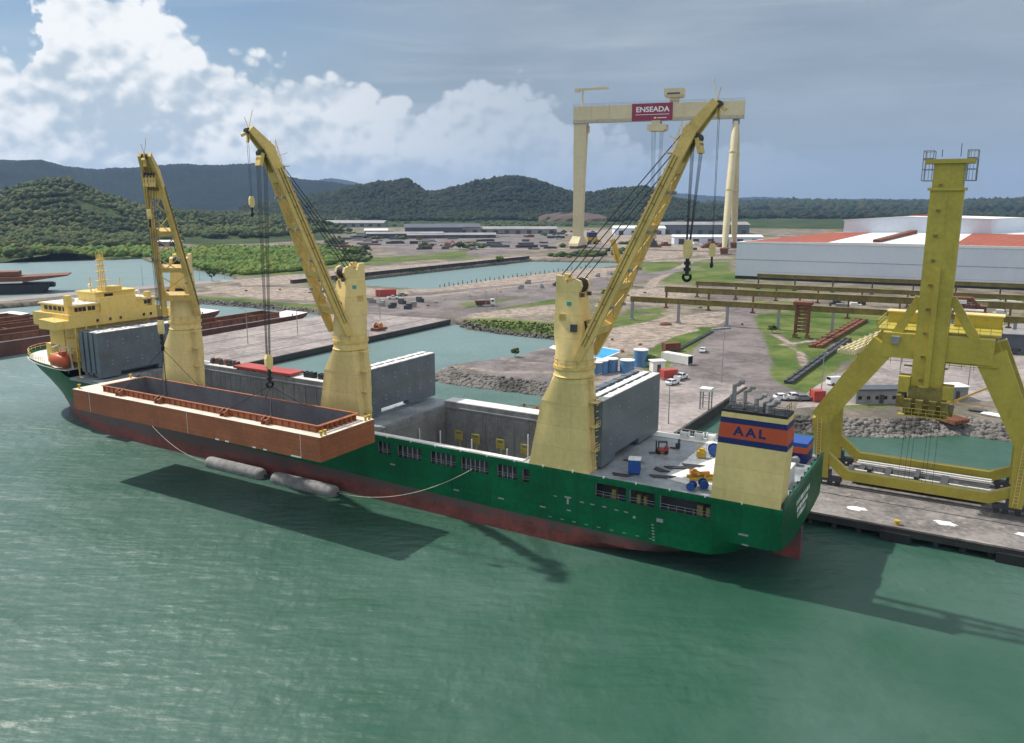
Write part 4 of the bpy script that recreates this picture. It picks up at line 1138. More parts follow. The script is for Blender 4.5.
    fk = MB(); fk.bar(tp + Vector((-.4, 0, -.2)), tp + Vector((1.1, 0, -1.0)), .5, .4); fk.bar(tp + Vector((0, 0, -.3)), tp + Vector((.3, 0, -1.9)), .5, .35); fk.cut(); fk.bar(main_top + Vector((.1, 0, .6)), main_top + Vector((.5, 0, -1.2)), 1.8, .5)
    T(fk).build_all('head_bracket', M['jib'], jo)
    ex = MB(); tpx = tp
    ex.tube(tpx, tpx + Vector((-.6, .3, 2.6)), .05, n=4); ex.tube(tpx, tpx + Vector((.4, -.3, 1.6)), .05, n=4); ex.tube(P_(.95, .6, .9), P_(.95, .6, 2.6), .05, n=4)
    T(ex).build('aerial', M['jib'], jo)
    # luffing ropes from the tower head to the jib
    lr = MB()
    for k, y in enumerate((-.9, -.3, .3, .9)):
        lr.tube(Vector((-1.7 + .8 * (k % 4), y, 26.9 - .25 * (k % 4))), P_(.98 - .07 * (k % 4), y * .7, .9), .075, n=4, caps=False)
    T(lr).build('luffing_rope', M['rope'], t)
    hr = MB(); hp = Vector((hook_reach, 0, hook_z))
    for a, b_ in ((-.7, -.3), (-.25, -.1), (.25, .1), (.7, .3)):
        for e in (-.35, .35): hr.tube(main_top + Vector((e * 1.6, a, 0)), hp + Vector((e * .6, b_, 2.2)), .035, n=4, caps=False)
    T(hr).build('hoist_rope', M['rope'], t)
    hk = MB()
    hk.loft([[(hp.x + a * x, b2 * .42, hp.z + z) for a, b2 in ((-1, -1), (1, -1), (1, 1), (-1, 1))] for x, z in ((.22, .3), (.5, .8), (.55, 1.9), (.3, 2.6))])
    hko = T(hk).build('hook_block', M['crane'], t)
    h2 = MB(); h2.bb(hp.x - .2, hp.x + .2, -.2, .2, hp.z - 1.9, hp.z + .35); h2.bb(hp.x - .36, hp.x + .36, -.28, .28, hp.z - .5, hp.z - .1); h2.bb(hp.x - .4, hp.x + .4, -.25, .25, hp.z - 1.3, hp.z - .9)
    for k in range(9):
        a = -PI * .15 + 1.3 * PI * k / 9
        for sg_ in (-1, 1):
            h2.ball((hp.x + sg_ * .48 * math.cos(a), 0, hp.z - 2.05 - .48 * math.sin(a)), .2, 6, 4)
    T(h2).build('hook', M['dark'], hko)
    ar = MB(); ap = Vector((aux_top.x, 0, aux_z))
    for y in (-.35, .35): ar.tube(aux_top + Vector((0, y, 0)), ap + Vector((0, y * .6, 1.2)), .03, n=4, caps=False)
    T(ar).build('auxiliary_rope', M['rope'], t)
    ah = MB(); ah.loft([[(ap.x + a * x, b2 * .3, ap.z + z) for a, b2 in ((-1, -1), (1, -1), (1, 1), (-1, 1))] for x, z in ((.2, -.2), (.36, .2), (.34, 1.0), (.2, 1.4))]); aho = T(ah).build('auxiliary_hook', M['crane'], t)
    a2 = MB(); a2.ball((ap.x, 0, ap.z - 1.2), (.24, .2, .42), 8, 5); a2.tube((ap.x, 0, ap.z - .9), (ap.x, 0, ap.z - .1), .14); T(a2).build('hook', M['dark'], aho)
    def world(v): 
        x, y = v[0] * cs - v[1] * sn, v[0] * sn + v[1] * cs
        return SW(s + x, 2.8 - y, 11.0 + v[2])
    return t, world(hp)
# jib headings: local y is to port, so a head over the port side has a positive heading angle
c3, hk3 = deck_crane(29.6, 'yellow deck crane nearest the stern, its jib leaning aft with an empty dark hook', PI + .06, (15.1, 45.0), (18.0, 48.4), 29.4, 30.2, 15.2)
c2, hk2 = deck_crane(70.3, 'middle yellow deck crane, its jib swung out over the hanging barge', math.atan2(14.0, 5.2), (12.3, 44.2), (14.8, 46.9), 11.2, 36.0, 14.0)
c1, hk1 = deck_crane(111.3, 'yellow deck crane nearest the bow, its twin jib legs facing the water', math.atan2(13.3, -10.8), (14.3, 41.4), (16.9, 44.0), 14.4, 34.0, 16.2)

# ------------------------------------------------------------------ hanging barge (local x forward, y to port)
BL, BWd, BH = 29.3, 5.8, 3.65
barge = on_ship('deck_barge', 'new orange-brown hopper barge hanging from two deck cranes beside the ship', 'barge', 88.9, -10.3, 11.75)
b_ = MB(); b_.bb(-BL, BL, -BWd, -BWd + 1.75, 0, BH - .06); b_.bb(-BL, BL, BWd - 1.75, BWd, 0, BH - .06); b_.bb(-BL, -27.0, -BWd + 1.75, BWd - 1.75, .001, BH - .061); b_.bb(22.8, BL, -BWd + 1.75, BWd - 1.75, .001, BH - .061); b_.bb(-27.0, 22.8, -BWd + 1.75, BWd - 1.75, .002, .5)
b_.build('hull', M['barge'], barge)
d_ = MB(); e = .02
for x0, x1, y0, y1 in ((-BL - e, BL + e, -BWd - e, -BWd + 1.74), (-BL - e, BL + e, BWd - 1.74, BWd + e), (-BL - e, -27.02, -BWd + 1.74, BWd - 1.74), (22.82, BL + e, -BWd + 1.74, BWd - 1.74)): d_.bb(x0, x1, y0, y1, BH - .06, BH)
d_.build('barge_deck', M['bargedeck'], barge)
i_ = MB()
i_.bb(-27.0, 22.8, -BWd + 1.75, -BWd + 1.83, .5, BH + .95); i_.bb(-27.0, 22.8, BWd - 1.83, BWd - 1.75, .5, BH + .95); i_.bb(-27.0, -26.92, -BWd + 1.83, BWd - 1.83, .5, BH + .95); i_.bb(22.72, 22.8, -BWd + 1.83, BWd - 1.83, .5, BH + .95); i_.bb(-27.3, 22.7, -BWd + 1.84, BWd - 1.84, .5, .56)
i_.build('hopper', M['bargein'], barge)
co = MB(); y1 = BWd - 1.75; y0 = -y1
co.bb(-27.1, 22.9, y1, y1 + .06, BH, BH + 1.0); co.bb(-27.1, 22.9, y0 - .06, y0, BH, BH + 1.0); co.bb(-27.1, -27.0, y0, y1, BH, BH + 1.0); co.bb(22.8, 22.9, y0, y1, BH, BH + 1.0)
co.bb(-27.7, 23.1, y1 - .1, y1 + .3, BH + .96, BH + 1.06); co.bb(-27.7, 23.1, y0 - .3, y0 + .1, BH + .96, BH + 1.06); co.bb(-27.8, -27.35, y0, y1, BH + .961, BH + 1.061); co.bb(22.75, 23.2, y0, y1, BH + .961, BH + 1.061)
for k in range(38):
    x = -27 + 49.6 * k / 37
    co.bb(x - .05, x + .05, y1 + .05, y1 + .3, BH, BH + .95); co.bb(x - .05, x + .05, y0 - .3, y0 - .05, BH, BH + .95)
for k in range(8):
    y = y0 + (y1 - y0) * (k + .5) / 8; co.bb(-27.75, -27.1, y - .05, y + .05, BH, BH + .95); co.bb(22.9, 23.15, y - .05, y + .05, BH, BH + .95)
co.build('coaming', M['barge'], barge)
for x in (-17.5, -8.5, 7.2, 17.5):
    for sg_ in (1, -1):
        k_ = MB(); k_.bb(x - .25, x + .25, sg_ * y1 - .3 if sg_ < 0 else y1 - .3, 0, 0, .01) if False else None
        ya, yb_ = (y1 + .06, y1 + 1.1) if sg_ > 0 else (y0 - 1.1, y0 - .06)
        pr = [(ya, BH), (yb_, BH), (yb_, BH + .75), (ya, BH + 1.25)] if sg_ > 0 else [(yb_, BH), (ya, BH), (ya, BH + .75), (yb_, BH + 1.25)]
        for q in (-.55, .45): k_.add([(x + q, a, z) for a, z in pr] + [(x + q + .12, a, z) for a, z in pr], [(0, 1, 2, 3), (7, 6, 5, 4), (0, 4, 5, 1), (1, 5, 6, 2), (2, 6, 7, 3), (3, 7, 4, 0)])
        k_.bb(x - .5, x + .5, min(pr[1][0], pr[0][0]) + .2, max(pr[1][0], pr[0][0]) - .2, BH + .45, BH + .7)
        k_.build('lifting_bracket', M['barge'], barge)
bo = MB(); 
for x, y in ((-28.9, 5.1), (-28.9, 4.3), (-28.9, -5.1), (-28.9, -4.3), (28.6, 5.0), (28.6, -5.0)):
    bo.cut(); bo.tube((x, y, BH), (x, y, BH + .7), .18, n=8); bo.tube((x, y, BH + .6), (x, y, BH + .75), .28, n=8)
bo.build_all('bollard', M['yellow'], barge)
wl_ = MB()
for x, w_ in ((-24.5, 2.0), (-18.2, .7), (-15.9, .7), (-10, .8), (-7.8, .8)): wl_.cut(); wl_.bb(x - w_ / 2, x + w_ / 2, BWd, BWd + .02, .02, .22)
for x in (-25.5, -1.0, 24.6): wl_.cut(); wl_.bb(x - .03, x + .03, BWd, BWd + .015, .1, 3.8)
wl_.build_all('draught_mark', M['white'], barge)
# lifting slings between the hooks and the barge
def sling(hk, xs_, label):
    t = empty('lifting_sling', label, 'sling', hk, SA, 'slings holding the hanging barge')
    for x in xs_:
        for y in (-3.6, 3.6):
            c = barge.location
            p = SW(88.9 + x, -10.3 - y, 11.75 + (BH + .9))
            ml = Matrix.Rotation(-SA, 3, 'Z') @ (Vector(p) - Vector(hk))
            MB().tube((0, 0, -2.3), ml, .045, n=5).build('sling_leg', M['rope'], t)
    MB().tube((0, 0, -2.3), Matrix.Rotation(-SA, 3, 'Z') @ (Vector(SW(SWI(hk)[0], SWI(hk)[1], 12.3)) - Vector(hk)), .07, n=5).build('pendant', M['rope'], t)
def SWI(p):
    dx_, dy_ = p[0] - SO[0], p[1] - SO[1]
    return (dx_ * SX + dy_ * SY, dx_ * SY - dy_ * SX)
sling(hk2, (-17.5, -8.5), 'dark wire sling legs from the middle crane hook down to the barge')
sling(hk1, (7.2, 17.5), 'dark wire sling legs from the bow-side crane hook down to the barge')

# fenders afloat between barge shadow and hull
for s, lab in ((95.0, 'grey cylindrical fender afloat against the hull under the barge, the one nearer the bow'), (78.0, 'grey cylindrical fender afloat against the hull, the one below the barge corner')):
    t = empty('floating_fender', lab, 'fender', SW(s, -1.6, 0), SA, 'floating fenders along the hull')
    q = MB(); rings = []
    for x, r in ((-7.4, .35), (-7.3, .75), (-6.9, 1.1), (-6.2, 1.2), (6.2, 1.2), (6.9, 1.1), (7.3, .75), (7.4, .35)): rings.append([(x, r * math.cos(2 * PI * k / 20), .55 + r * math.sin(2 * PI * k / 20)) for k in range(20)])
    q.loft(rings).build('fender_body', M['fender'], t, smooth=40)
    e_ = MB(); 
    for x in (-7.6, 7.6): e_.tube((x - .25, 0, .55), (x + .25, 0, .55), .16, n=6)
    e_.build('end_shackle', M['dark'], t)
def cat(pa, pb, sag, n=16):
    a, b__ = Vector(pa), Vector(pb); return [a.lerp(b__, k / n) + Vector((0, 0, -sag * 4 * (k / n) * (1 - k / n))) for k in range(n + 1)]
def line(pa, pb, sag, label, r=.05):
    o = MB().path(cat(pa, pb, sag), r, 5).build('mooring_line', M['hawser'])
    tag(o, label, 'rope')
line(SW(45.0, .2, 8.6), SW(70.3, -1.6, .6), 2.2, 'pale rope sagging from a side opening of the ship to the fender')
line(SW(122, .2, 5.5), SW(102.7, -1.6, .6), 1.6, 'pale rope running down the hull to the forward fender')

# lifeboat
lbt = on_ship('lifeboat', 'orange enclosed lifeboat hanging at the side of the bow house', 'lifeboat', 151.6, 1.2, 12.9)
q = MB(); rings = []
for x, r, h in ((-3.6, .25, .5), (-3.2, .9, 1.2), (-2, 1.35, 1.6), (0, 1.45, 1.75), (2, 1.3, 1.6), (3.2, .8, 1.2), (3.8, .15, .6)):
    rings.append([(x, r * math.cos(2 * PI * k / 14), 1.5 + h * math.sin(2 * PI * k / 14)) for k in range(14)])
q.loft(rings).build('lifeboat_hull', M['lifeboat'], lbt, smooth=40)
q = MB(); q.bb(-2.6, -1.0, -.6, .6, 3.0, 3.9); q.build('conning_cab', M['lifeboat'], lbt)
q = MB()
for x in (-2.0, 2.0): q.bar((x, -2.0, -.8), (x, -1.6, 5.0), .3, .4); q.bar((x, -1.6, 5.0), (x, .3, 4.6), .3, .3); q.tube((x, 0, 4.6), (x, 0, 3.0), .06, n=4)
q.build('davit', M['white'], lbt)

# cargo and plant on the aft deck
t = on_ship('forklift', 'small red and black forklift parked on the grey aft deck', 'forklift', 21.0, 14.8, 11.0, .5)
q = MB(); q.bb(-1.3, .7, -.6, .6, .35, 1.0); q.bb(-1.35, -.7, -.58, .58, 1.0, 1.35); q.build('body', M['redcov'], t)
q = MB(); 
for x in (-1.0, .5):
    for y in (-.45, .45): q.bb(x - .05, x + .05, y - .05, y + .05, 1.0, 2.2)
q.bb(-1.1, .6, -.55, .55, 2.2, 2.28); q.build('roll_cage', M['dark'], t)
q = MB(); 
for y in (-.35, .35): q.bb(.85, 1.0, y - .07, y + .07, .1, 2.4); q.bb(1.0, 2.2, y - .08, y + .08, .1, .18)
q.bb(.84, .98, -.4, .4, 1.2, 1.3); q.build('mast', M['dark'], t)
for x in (-.9, .5):
    for y in (-.55, .55): MB().tube((x, y - .12, .35), (x, y + .12, .35), .35, n=12).build('wheel', M['tyre'], t)
t = on_ship('pallet_truck', 'narrow black pallet truck standing beside the red forklift', 'pallet truck', 19.6, 18.0, 11.0)
q = MB(); q.bb(-.4, .3, -.35, .35, .2, 1.1); q.bb(-.35, -.15, -.3, .3, 1.1, 1.9); q.build('body', M['darkgrey'], t)
q = MB(); q.bb(.3, 1.4, -.3, -.12, .1, .2); q.bb(.3, 1.4, .12, .3, .1, .2); q.build('fork', M['dark'], t)
t = on_ship('tank_container', 'square blue tank with a pale lid alone on the aft deck', 'tank', 20.9, 4.4, 11.0, .3)
q = MB(); q.loft([ring_rect(-.85, .85, -.85, .85, .1, 2), ring_rect(-.95, .95, -.95, .95, .3, 2), ring_rect(-.95, .95, -.95, .95, 2.3, 2)]); q.build('tank_body', M['blue'], t)
q = MB(); q.bb(-1.0, 1.0, -1.0, 1.0, 2.3, 2.42); q.tube((0, 0, 2.42), (0, 0, 2.6), .3); q.build('lid', M['white'], t)
t = on_ship('generator', 'bright yellow machine with rails beside a blue drum on the aft deck', 'generator', 15.2, 15.8, 11.0)
q = MB(); q.bb(-.8, .8, -.7, .7, .2, 1.4); q.bb(-.5, .3, -.5, .5, 1.4, 2.0); q.build('body', M['yellow'], t)
q = MB(); q.rail([(-.8, -.7, 1.4), (.8, -.7, 1.4), (.8, .7, 1.4)], 1.1, .04, .8); q.build('guard_rail', M['yellow'], t)
def drum(label, s, w, r=.75, rot=0.0):
    t = on_ship('cable_drum', label, 'drum', s, w, 11.0, rot)
    q = MB(); q.tube((0, -.5, r + .1), (0, .5, r + .1), r * .7, n=16); q.build('core', M['navy'], t)
    for y in (-.55, .55): MB().tube((0, y - .06, r + .1), (0, y + .06, r + .1), r, n=18).build('flange', M['blue'], t)
    MB().bb(-.6, .6, -.7, .7, 0, .12).build('cradle', M['grey'], t)
drum('large blue cable drum beside the yellow machine on deck', 13.9, 17.6, 0.85, .4)
drum('blue drum at the deck edge near the tall funnel, left of another', 11.9, 1.8, .55)
drum('blue drum tucked against the foot of the tall funnel', 10.8, 3.2, .6, .5)
t = on_ship('lifting_gear', 'yellow and orange lifting gear piled in front of the tall funnel', 'lifting gear', 12.0, 6.6, 11.06, .6)
q = MB(); q.bb(-2.2, 2.2, -.9, -.6, 0, .5); q.bb(-2.2, 2.2, .6, .9, 0, .5); q.bb(-.3, 0, -.9, .9, .5, .8); q.bar((-2, 0, .4), (1.6, .5, 1.3), .3, .3); q.build('beam', M['yellow'], t)
q = MB(); q.bar((-.6, -.6, .5), (1.8, .4, 1.6), .35, .35); q.bb(.9, 1.9, -.5, .4, .8, 1.5); q.tube((-1, -.3, .9), (.4, .3, 1.0), .3); q.build('spreader', M['orange'], t)
# dark dunnage and hoses lying about
for k, (s, w, l_, a) in enumerate(((17.0, 4.8, 3.6, .3), (18.2, 7.4, 2.6, -.4), (22.0, 2.6, 3.0, .1), (16.2, 9.8, 4.5, .5), (23.5, 9.5, 2.2, 1.0), (15.0, 11.5, 3.2, .2))):
    q = MB()
    for j in range(4): q.bb(-l_ / 2 + j * .2, l_ / 2 - j * .15, -.5 + j * .28, -.32 + j * .28, 0, .14 + .05 * (j % 2))
    o = q.build('dunnage', M['darkgrey'], None, SW(s, w, 11.0), SA + a)
    tag(o, ['dark timber dunnage right of the square blue tank', 'dark timbers in the middle of the aft deck', 'dark timbers near the deck edge left of the blue tank', 'long dark timbers behind the blue tank', 'short dark timbers near the slot of the hatch cover', 'dark timbers at the corner of the white deck panel'][k], 'timber', 'timber lying on the aft deck')
# red cover and stacked gear on the far side deck, between the cranes
t = on_ship('deck_platform', 'flat red steel platform lying on the far edge of the ship behind the barge', 'platform', 113.5, 24.2, 11.75)
q = MB(); q.bb(-8.5, 8.5, -2.0, 2.0, .25, .75); q.build('plate', M['redcov'], t)
q = MB(); 
for x in (-7.5, -2.5, 2.5, 7.5): q.bb(x - .15, x + .15, -1.8, 1.8, 0, .25)
q.build('skid', M['darkgrey'], t)
for k, (s, w) in enumerate(((101.5, 24.6), (97.4, 24.6), (94.0, 24.6), (90.6, 24.8))):
    q = MB(); q.bb(-1.4, 1.4, -.6, .6, 0, 1.0)
    for x in (-1.2, 0, 1.2): q.bb(x - .1, x + .1, -.65, .65, 1.0, 1.15)
    o = q.build('deck_fitting', M['dark'], None, SW(s, w, 11.75), SA)
    tag(o, ['black deck box right beside the red platform', 'second black deck box from the red platform', 'third black deck box from the red platform', 'black deck box farthest from the red platform, by the crane'][k], 'deck box', 'black boxes on the far coaming')
for k in range(7):
    s = 123 + k * 1.35; q = MB(); q.bb(-.5, .5, -.5, .5, 0, .7 + .25 * (k % 3)); q.tube((-.4, 0, .9), (.4, 0, .9), .4, n=8)
    o = q.build('deck_gear', M['rust'] if k % 2 else M['darkgrey'], None, SW(s, 24.3 + .3 * (k % 2), 11.75), SA + k)
    tag(o, 'small lump of rusty deck gear left of the red platform', 'deck gear', 'deck gear left of the red platform')
# gangway tower beyond the open hold
t = on_ship('gangway_tower', 'small yellow lattice tower standing in the water beyond the open hold', 'tower', 56.0, 37.0, 0)
q = MB(); 
for x in (-2.6, 2.6):
    for y in (-2, 2): q.tube((x, y, -3), (x, y, 9.6 if x < 0 else 8.6), .16, n=6)
for z in (4.5, 6.6, 8.4):
    for y in (-2, 2): q.tube((-2.6, y, z), (2.6, y, z), .1, n=5)
    for x in (-2.6, 2.6): q.tube((x, -2, z), (x, 2, z), .1, n=5)
for y in (-2, 2): q.tube((-2.6, y, 4.5), (2.6, y, 8.4), .08, n=5); q.tube((2.6, y, 4.5), (-2.6, y, 8.4), .08, n=5)
q.build('lattice', M['runway'], t)
q = MB(); q.bb(-2.8, 2.8, -2.2, 2.2, 5.0, 5.25); q.bb(-2.8, -1.2, -1.6, 1.6, 8.5, 8.9); q.build('landing', M['rust'], t)

for o_ in list(bpy.data.objects):
    n_ = o_.name.split('.')[0]
    if o_.type == 'EMPTY' and o_.parent is None and n_ in ('forklift', 'generator', 'tank_container', 'lifting_gear', 'pallet_truck', 'lifeboat'): o_.scale = {'forklift': (.8,) * 3, 'generator': (.72,) * 3, 'tank_container': (.86, .86, .9), 'lifting_gear': (.9,) * 3, 'lifeboat': (.86,) * 3, 'pallet_truck': (.85,) * 3}[n_]
# ------------------------------------------------------------------ piers and paved sheets
def ship_poly(pts, z=0): return [SW(s, w)[:2] for s, w in pts]
def slab(name, poly, z0, z1, top, side):
    m_ = MB(); m_.mi = 1; m_.prism(poly, z0, z1 - .02, top=False, bot=False); m_.mi = 0; m_.prism(poly, z1 - .02, z1, bot=False)
    return m_
t = empty('pier', 'long concrete pier in front of the yellow portal crane, seen past the ship stern', 'pier', (SO[0], SO[1], 0), SA)
L = lambda s, w: (s, -w)
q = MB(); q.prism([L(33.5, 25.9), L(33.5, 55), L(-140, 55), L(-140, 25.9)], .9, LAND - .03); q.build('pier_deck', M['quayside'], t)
q = MB(); q.prism([L(33.5, 26.3), L(33.5, 54.7), L(-140, 54.7), L(-140, 26.3)], LAND - .03, LAND); q.build('pier_surface', M['quaytop'], t)
q = MB(); q.bb(-140, 33.5, -26.3, -25.7, LAND - .04, LAND + .22); q.bb(-140, 33.5, -55.1, -54.7, LAND - .04, LAND + .22); q.build('pier_kerb', M['pinkconc'], t)
q = MB()
for s in np.arange(-138, 33, 3.4):
    for w in (27, 33, 40, 47, 54): q.tube((s, -w, -4), (s, -w, .9), .45, n=8, caps=False)
o = q.build('pile', M['quayside'], t); o['kind'] = 'stuff'
for s in (-10.5, -25, -40, 8): MB().bb(s - 2.0, s + 2.0, -25.9, -25.2, -1.0, 1.4).build('pier_fender', M['dark'], t)
q = MB()
for w in (35.7, 39.9, 41.0, 52.0, 53.0): q.bb(-140, 33, -w - .08, -w + .08, LAND, LAND + .06)
q.build('crane_rail', M['darkgrey'], t)
for s in (-10.5,): 
    q = MB(); q.tube((s, -27.2, LAND), (s, -27.2, LAND + .5), .3, n=8); q.tube((s, -27.2, LAND + .5), (s, -27.2, LAND + .7), .45, n=8); q.build('bollard', M['yellow'], t)
rr_ = random.Random(5)
for k, (s, w, l_) in enumerate(((-4.5, 31.0, 3.4), (-16.5, 31.4, 4.0), (-27, 32.5, 4.5))):
    q = MB(); pl = []
    for i in range(16):
        a = 2 * PI * i / 16; r_ = rr_.uniform(.55, 1); pl.append((l_ * .5 * r_ * math.cos(a), 1.0 * r_ * math.sin(a)))
    q.loft([[(x, y, 0) for x, y in pl], [(x * .8, y * .8, .12) for x, y in pl]])
    o = q.build('powder_spill', M['salt'], None, SW(s, w, LAND + .004), SA)
    tag(o, ['white powder spill on the pier close to the ship stern', 'white powder streak in the middle of the pier', 'white powder spill on the pier nearest the right crane leg'][k], 'spill', 'white powder spilled on the pier')
# apron
q = MB(); q.mi = 0; q.prism(ship_poly([(33.5, 26), (66, 26), (70, 112), (32.6, 106)]), -4, LAND + .05); o = q.build('concrete_apron', M['pinkconc']); tag(o, kind='structure')
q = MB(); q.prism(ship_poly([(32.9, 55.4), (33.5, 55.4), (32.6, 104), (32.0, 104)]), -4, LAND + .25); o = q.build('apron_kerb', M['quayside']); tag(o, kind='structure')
def sheet(name, pxs, mat, dz=.03, z=LAND):
    pl = [G(u, v, z) for u, v in pxs]
    # ragged edge
    out = []
    for i in range(len(pl)):
        a, b_ = pl[i], pl[(i + 1) % len(pl)]; n = max(1, int(math.hypot(b_[0] - a[0], b_[1] - a[1]) / 4))
        for k in range(n): out.append((a[0] + (b_[0] - a[0]) * k / n + rnd.uniform(-.35, .35), a[1] + (b_[1] - a[1]) * k / n + rnd.uniform(-.35, .35)))
    q = MB(); q.prism(out, z - .3, z + dz); o = q.build(name, mat); tag(o, kind='structure'); return o
sheet('road', [(800, 396), (838, 374), (880, 358), (930, 352), (1060, 358), (1060, 400), (960, 402), (880, 404), (795, 408)], M['pinkconc'], .03)
sheet('road', [(1005, 325), (1060, 320), (1060, 352), (985, 352), (960, 340)], M['concrete'], .035)
sheet('road', [(455, 318), (447, 314), (470, 308), (560, 291), (620, 278), (700, 265), (702, 267), (625, 283), (560, 298), (478, 312)], M['asphalt'], .03)
# inner pier with rails
t = empty('pier', 'broad pale concrete pier across the inner basin behind the ship', 'pier', SW(180, 100, 0), SA)
P1 = [(163.5, 163), (163.5, 40), (206, 40), (213, 85), (216, 155)]
q = MB(); q.prism([(s - 180, -(w - 100)) for s, w in P1], .6, LAND - .02); q.build('pier_deck', M['quayside'], t)
q = MB(); q.prism([(s - 180, -(w - 100)) for s, w in [(164, 163.5), (164, 40.5), (205.5, 40.5), (212.5, 85), (215.5, 156)]], LAND - .02, LAND + .05); q.build('pier_surface', M['pinkconc'], t)
q = MB(); 
for s in (172, 184, 186, 200): q.bb(s - 180 - .12, s - 180 + .12, -62, 59, LAND + .05, LAND + .1)
q.build('crane_rail', M['darkgrey'], t)
q = MB()
for w in np.arange(41, 162, 3.2):
    for s in (163.8, 168): q.tube((s - 180, -(w - 100), -4), (s - 180, -(w - 100), .6), .5, n=6, caps=False)
o = q.build('pile', M['quayside'], t); o['kind'] = 'stuff'
q = MB(); q.bb(163.4 - 180, 163.9 - 180, -62.5, 60, -1, .6); q.build('pier_skirt', M['dark'], t)
# far quay wall of sheet piles
A, B = Vector((*G(345, 281.5, 0), 0)), Vector((*G(529, 261.2, 0), 0)); C_ = Vector((*G(300, 280.5, 0), 0))
t = empty('sheet_pile_wall', 'dark sheet-pile quay wall behind the far basin', 'quay wall', (A.x, A.y, 0), math.atan2(B.y - A.y, B.x - A.x)); LL = (B - A).length
q = MB(); q.bb(-40, LL, -.4, 1.4, -3, 4.0); 
for k in range(int(LL / 3)): q.bb(k * 3, k * 3 + 1.3, -.85, -.3, -3, 3.8)
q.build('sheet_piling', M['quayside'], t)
q = MB(); q.bb(-40, LL, -.6, 2.4, 4.0, 4.25); q.build('coping', M['pinkconc'], t)
# lagoon strip quay
a1, b1 = G(-60, 307.2, LAND), G(236, 281, LAND)
t = empty('pier', 'thin pale concrete quay between the lagoon and the moored barges', 'pier', (*a1, 0), math.atan2(b1[1] - a1[1], b1[0] - a1[0])); LL = math.hypot(b1[0] - a1[0], b1[1] - a1[1])
q = MB(); q.bb(-160, LL, 0, 15, -3, LAND); q.build('pier_deck', M['quayside'], t)
q = MB(); q.bb(-160, LL, .3, 14.7, LAND, LAND + .06); q.build('pier_surface', M['concrete'], t)

# ------------------------------------------------------------------ portal crane (ship axes: x forward, y to port)
cs0, cw0 = -11.2, 46.4
t = empty('portal_crane', 'big olive-yellow portal crane with a tall box mast standing on the pier', 'crane', SW(cs0, cw0, LAND), SA)
def pl_(s, w, z): return (s - cs0, -(w - cw0), z - LAND)
q = MB()
for w in (40.4, 52.4):
    q.cut(); q.bar(pl_(3.2, w, 13.2), pl_(2.2, w, 3.2), 1.7, 2.6, (1, 0, 0), 1.4, 1.7)
    q.bar(pl_(3.4, w, 13.0), pl_(-5.2, w, 26.0), 1.7, 3.0, (.8, 0, .55), 1.7, 3.8)
    q.cut(); q.bar(pl_(-25.2, w, 13.2), pl_(-25.0, w, 3.2), 1.7, 2.6, (1, 0, 0), 1.4, 1.7)
    q.bar(pl_(-25.3, w, 13.0), pl_(-19.5, w, 25.6), 1.7, 3.0, (.8, 0, -.4), 1.7, 4.2)
q.build_all('leg', M['portal'], t)
q = MB()
for w in (40.4, 52.4): q.bb(-19.9 - cs0, -4.9 - cs0, -(w - cw0) - 1.0, -(w - cw0) + 1.0, 22.2, 26.0)
q.bb(-7.6 - cs0, -4.9 - cs0, -5.0, 5.0, 22.6, 25.6); q.bb(-19.8 - cs0, -17.0 - cs0, -5.0, 5.0, 22.6, 25.6)
q.build('portal_girder', M['portal'], t)
q = MB(); q.bb(-20.6 - cs0, -3.8 - cs0, -5.5, 4.9, 26.05, 26.3); q.bb(-20.6 - cs0, -14 - cs0, -5.2, -2.5, 26.3, 28.2); q.bb(-9.0 - cs0, -4.4 - cs0, -5.2, -2.5, 26.3, 28.0)
q.build('machinery_platform', M['portal'], t)
q = MB(); q.bb(-20.8 - cs0, -13.8 - cs0, -5.3, -2.3, 28.2, 28.4); q.cut(); q.bb(-9.2 - cs0, -4.2 - cs0, -5.3, -2.3, 28.0, 28.2); q.build_all('house_roof', M['crane'], t)
q = MB(); q.rail([(-9.4, -5.4, 26.3), (-9.4, 4.9, 26.3), (7.4, 4.9, 26.3), (7.4, -5.4, 26.3)], 1.2, .05, 1.4, 2)
q.rail([(-9.6, 5.8, 21.0), (6.6, 5.8, 21.0)], 1.1, .05, 1.6); q.build('platform_rail', M['portal'], t)
for s_, dx_ in ((3.3, 1), (-25.3, -1)):
    q = MB(); b0 = pl_(s_, 40.4, 13); q.ladder((b0[0] - dx_ * .4, b0[1] + 1.0, 1.6), (b0[0], b0[1] + 1.0, 11), .6, (1, 0, 0), .06, .5); q.build('leg_ladder', M['crane'], t)
    e0, e1 = (pl_(3.2, 40.4, 14.6), pl_(-4.2, 40.4, 28.2)) if dx_ > 0 else (pl_(-25.1, 40.4, 14.6), pl_(-20.2, 40.4, 27.4))
    q = MB(); q.rail([(e0[0], e0[1] + .7, e0[2]), (e1[0], e1[1] + .7, e1[2])], 1.0, .05, 1.5); q.build('leg_rail', M['portal'], t)
q = MB(); q.bb(-3, 3, 5.4, 6.4, 20.9, 21.0); q.bb(-9.5, -2, 6.2, 7.2, 22.0, 22.1); q.build('gangway', M['portal'], t)
for x0, z0 in ((4.4, 25.0),):
    MB().bb(x0 - .55, x0 + .55, 7.0, 7.7, z0 - .55, z0 + .55).build('switch_box', M['grey'], t)
mx = -11.6 - cs0
q = MB(); q.bb(mx - 2.15, mx + 2.15, 4.2, 7.4, 17.6, 47.6); q.bb(mx - 2.0, mx + 2.0, 4.3, 7.3, 47.6, 51.6); q.bb(mx - .35, mx + .35, 7.4, 7.9, 18, 36)
mast = q.build('mast', M['portal'], t)
q = MB()
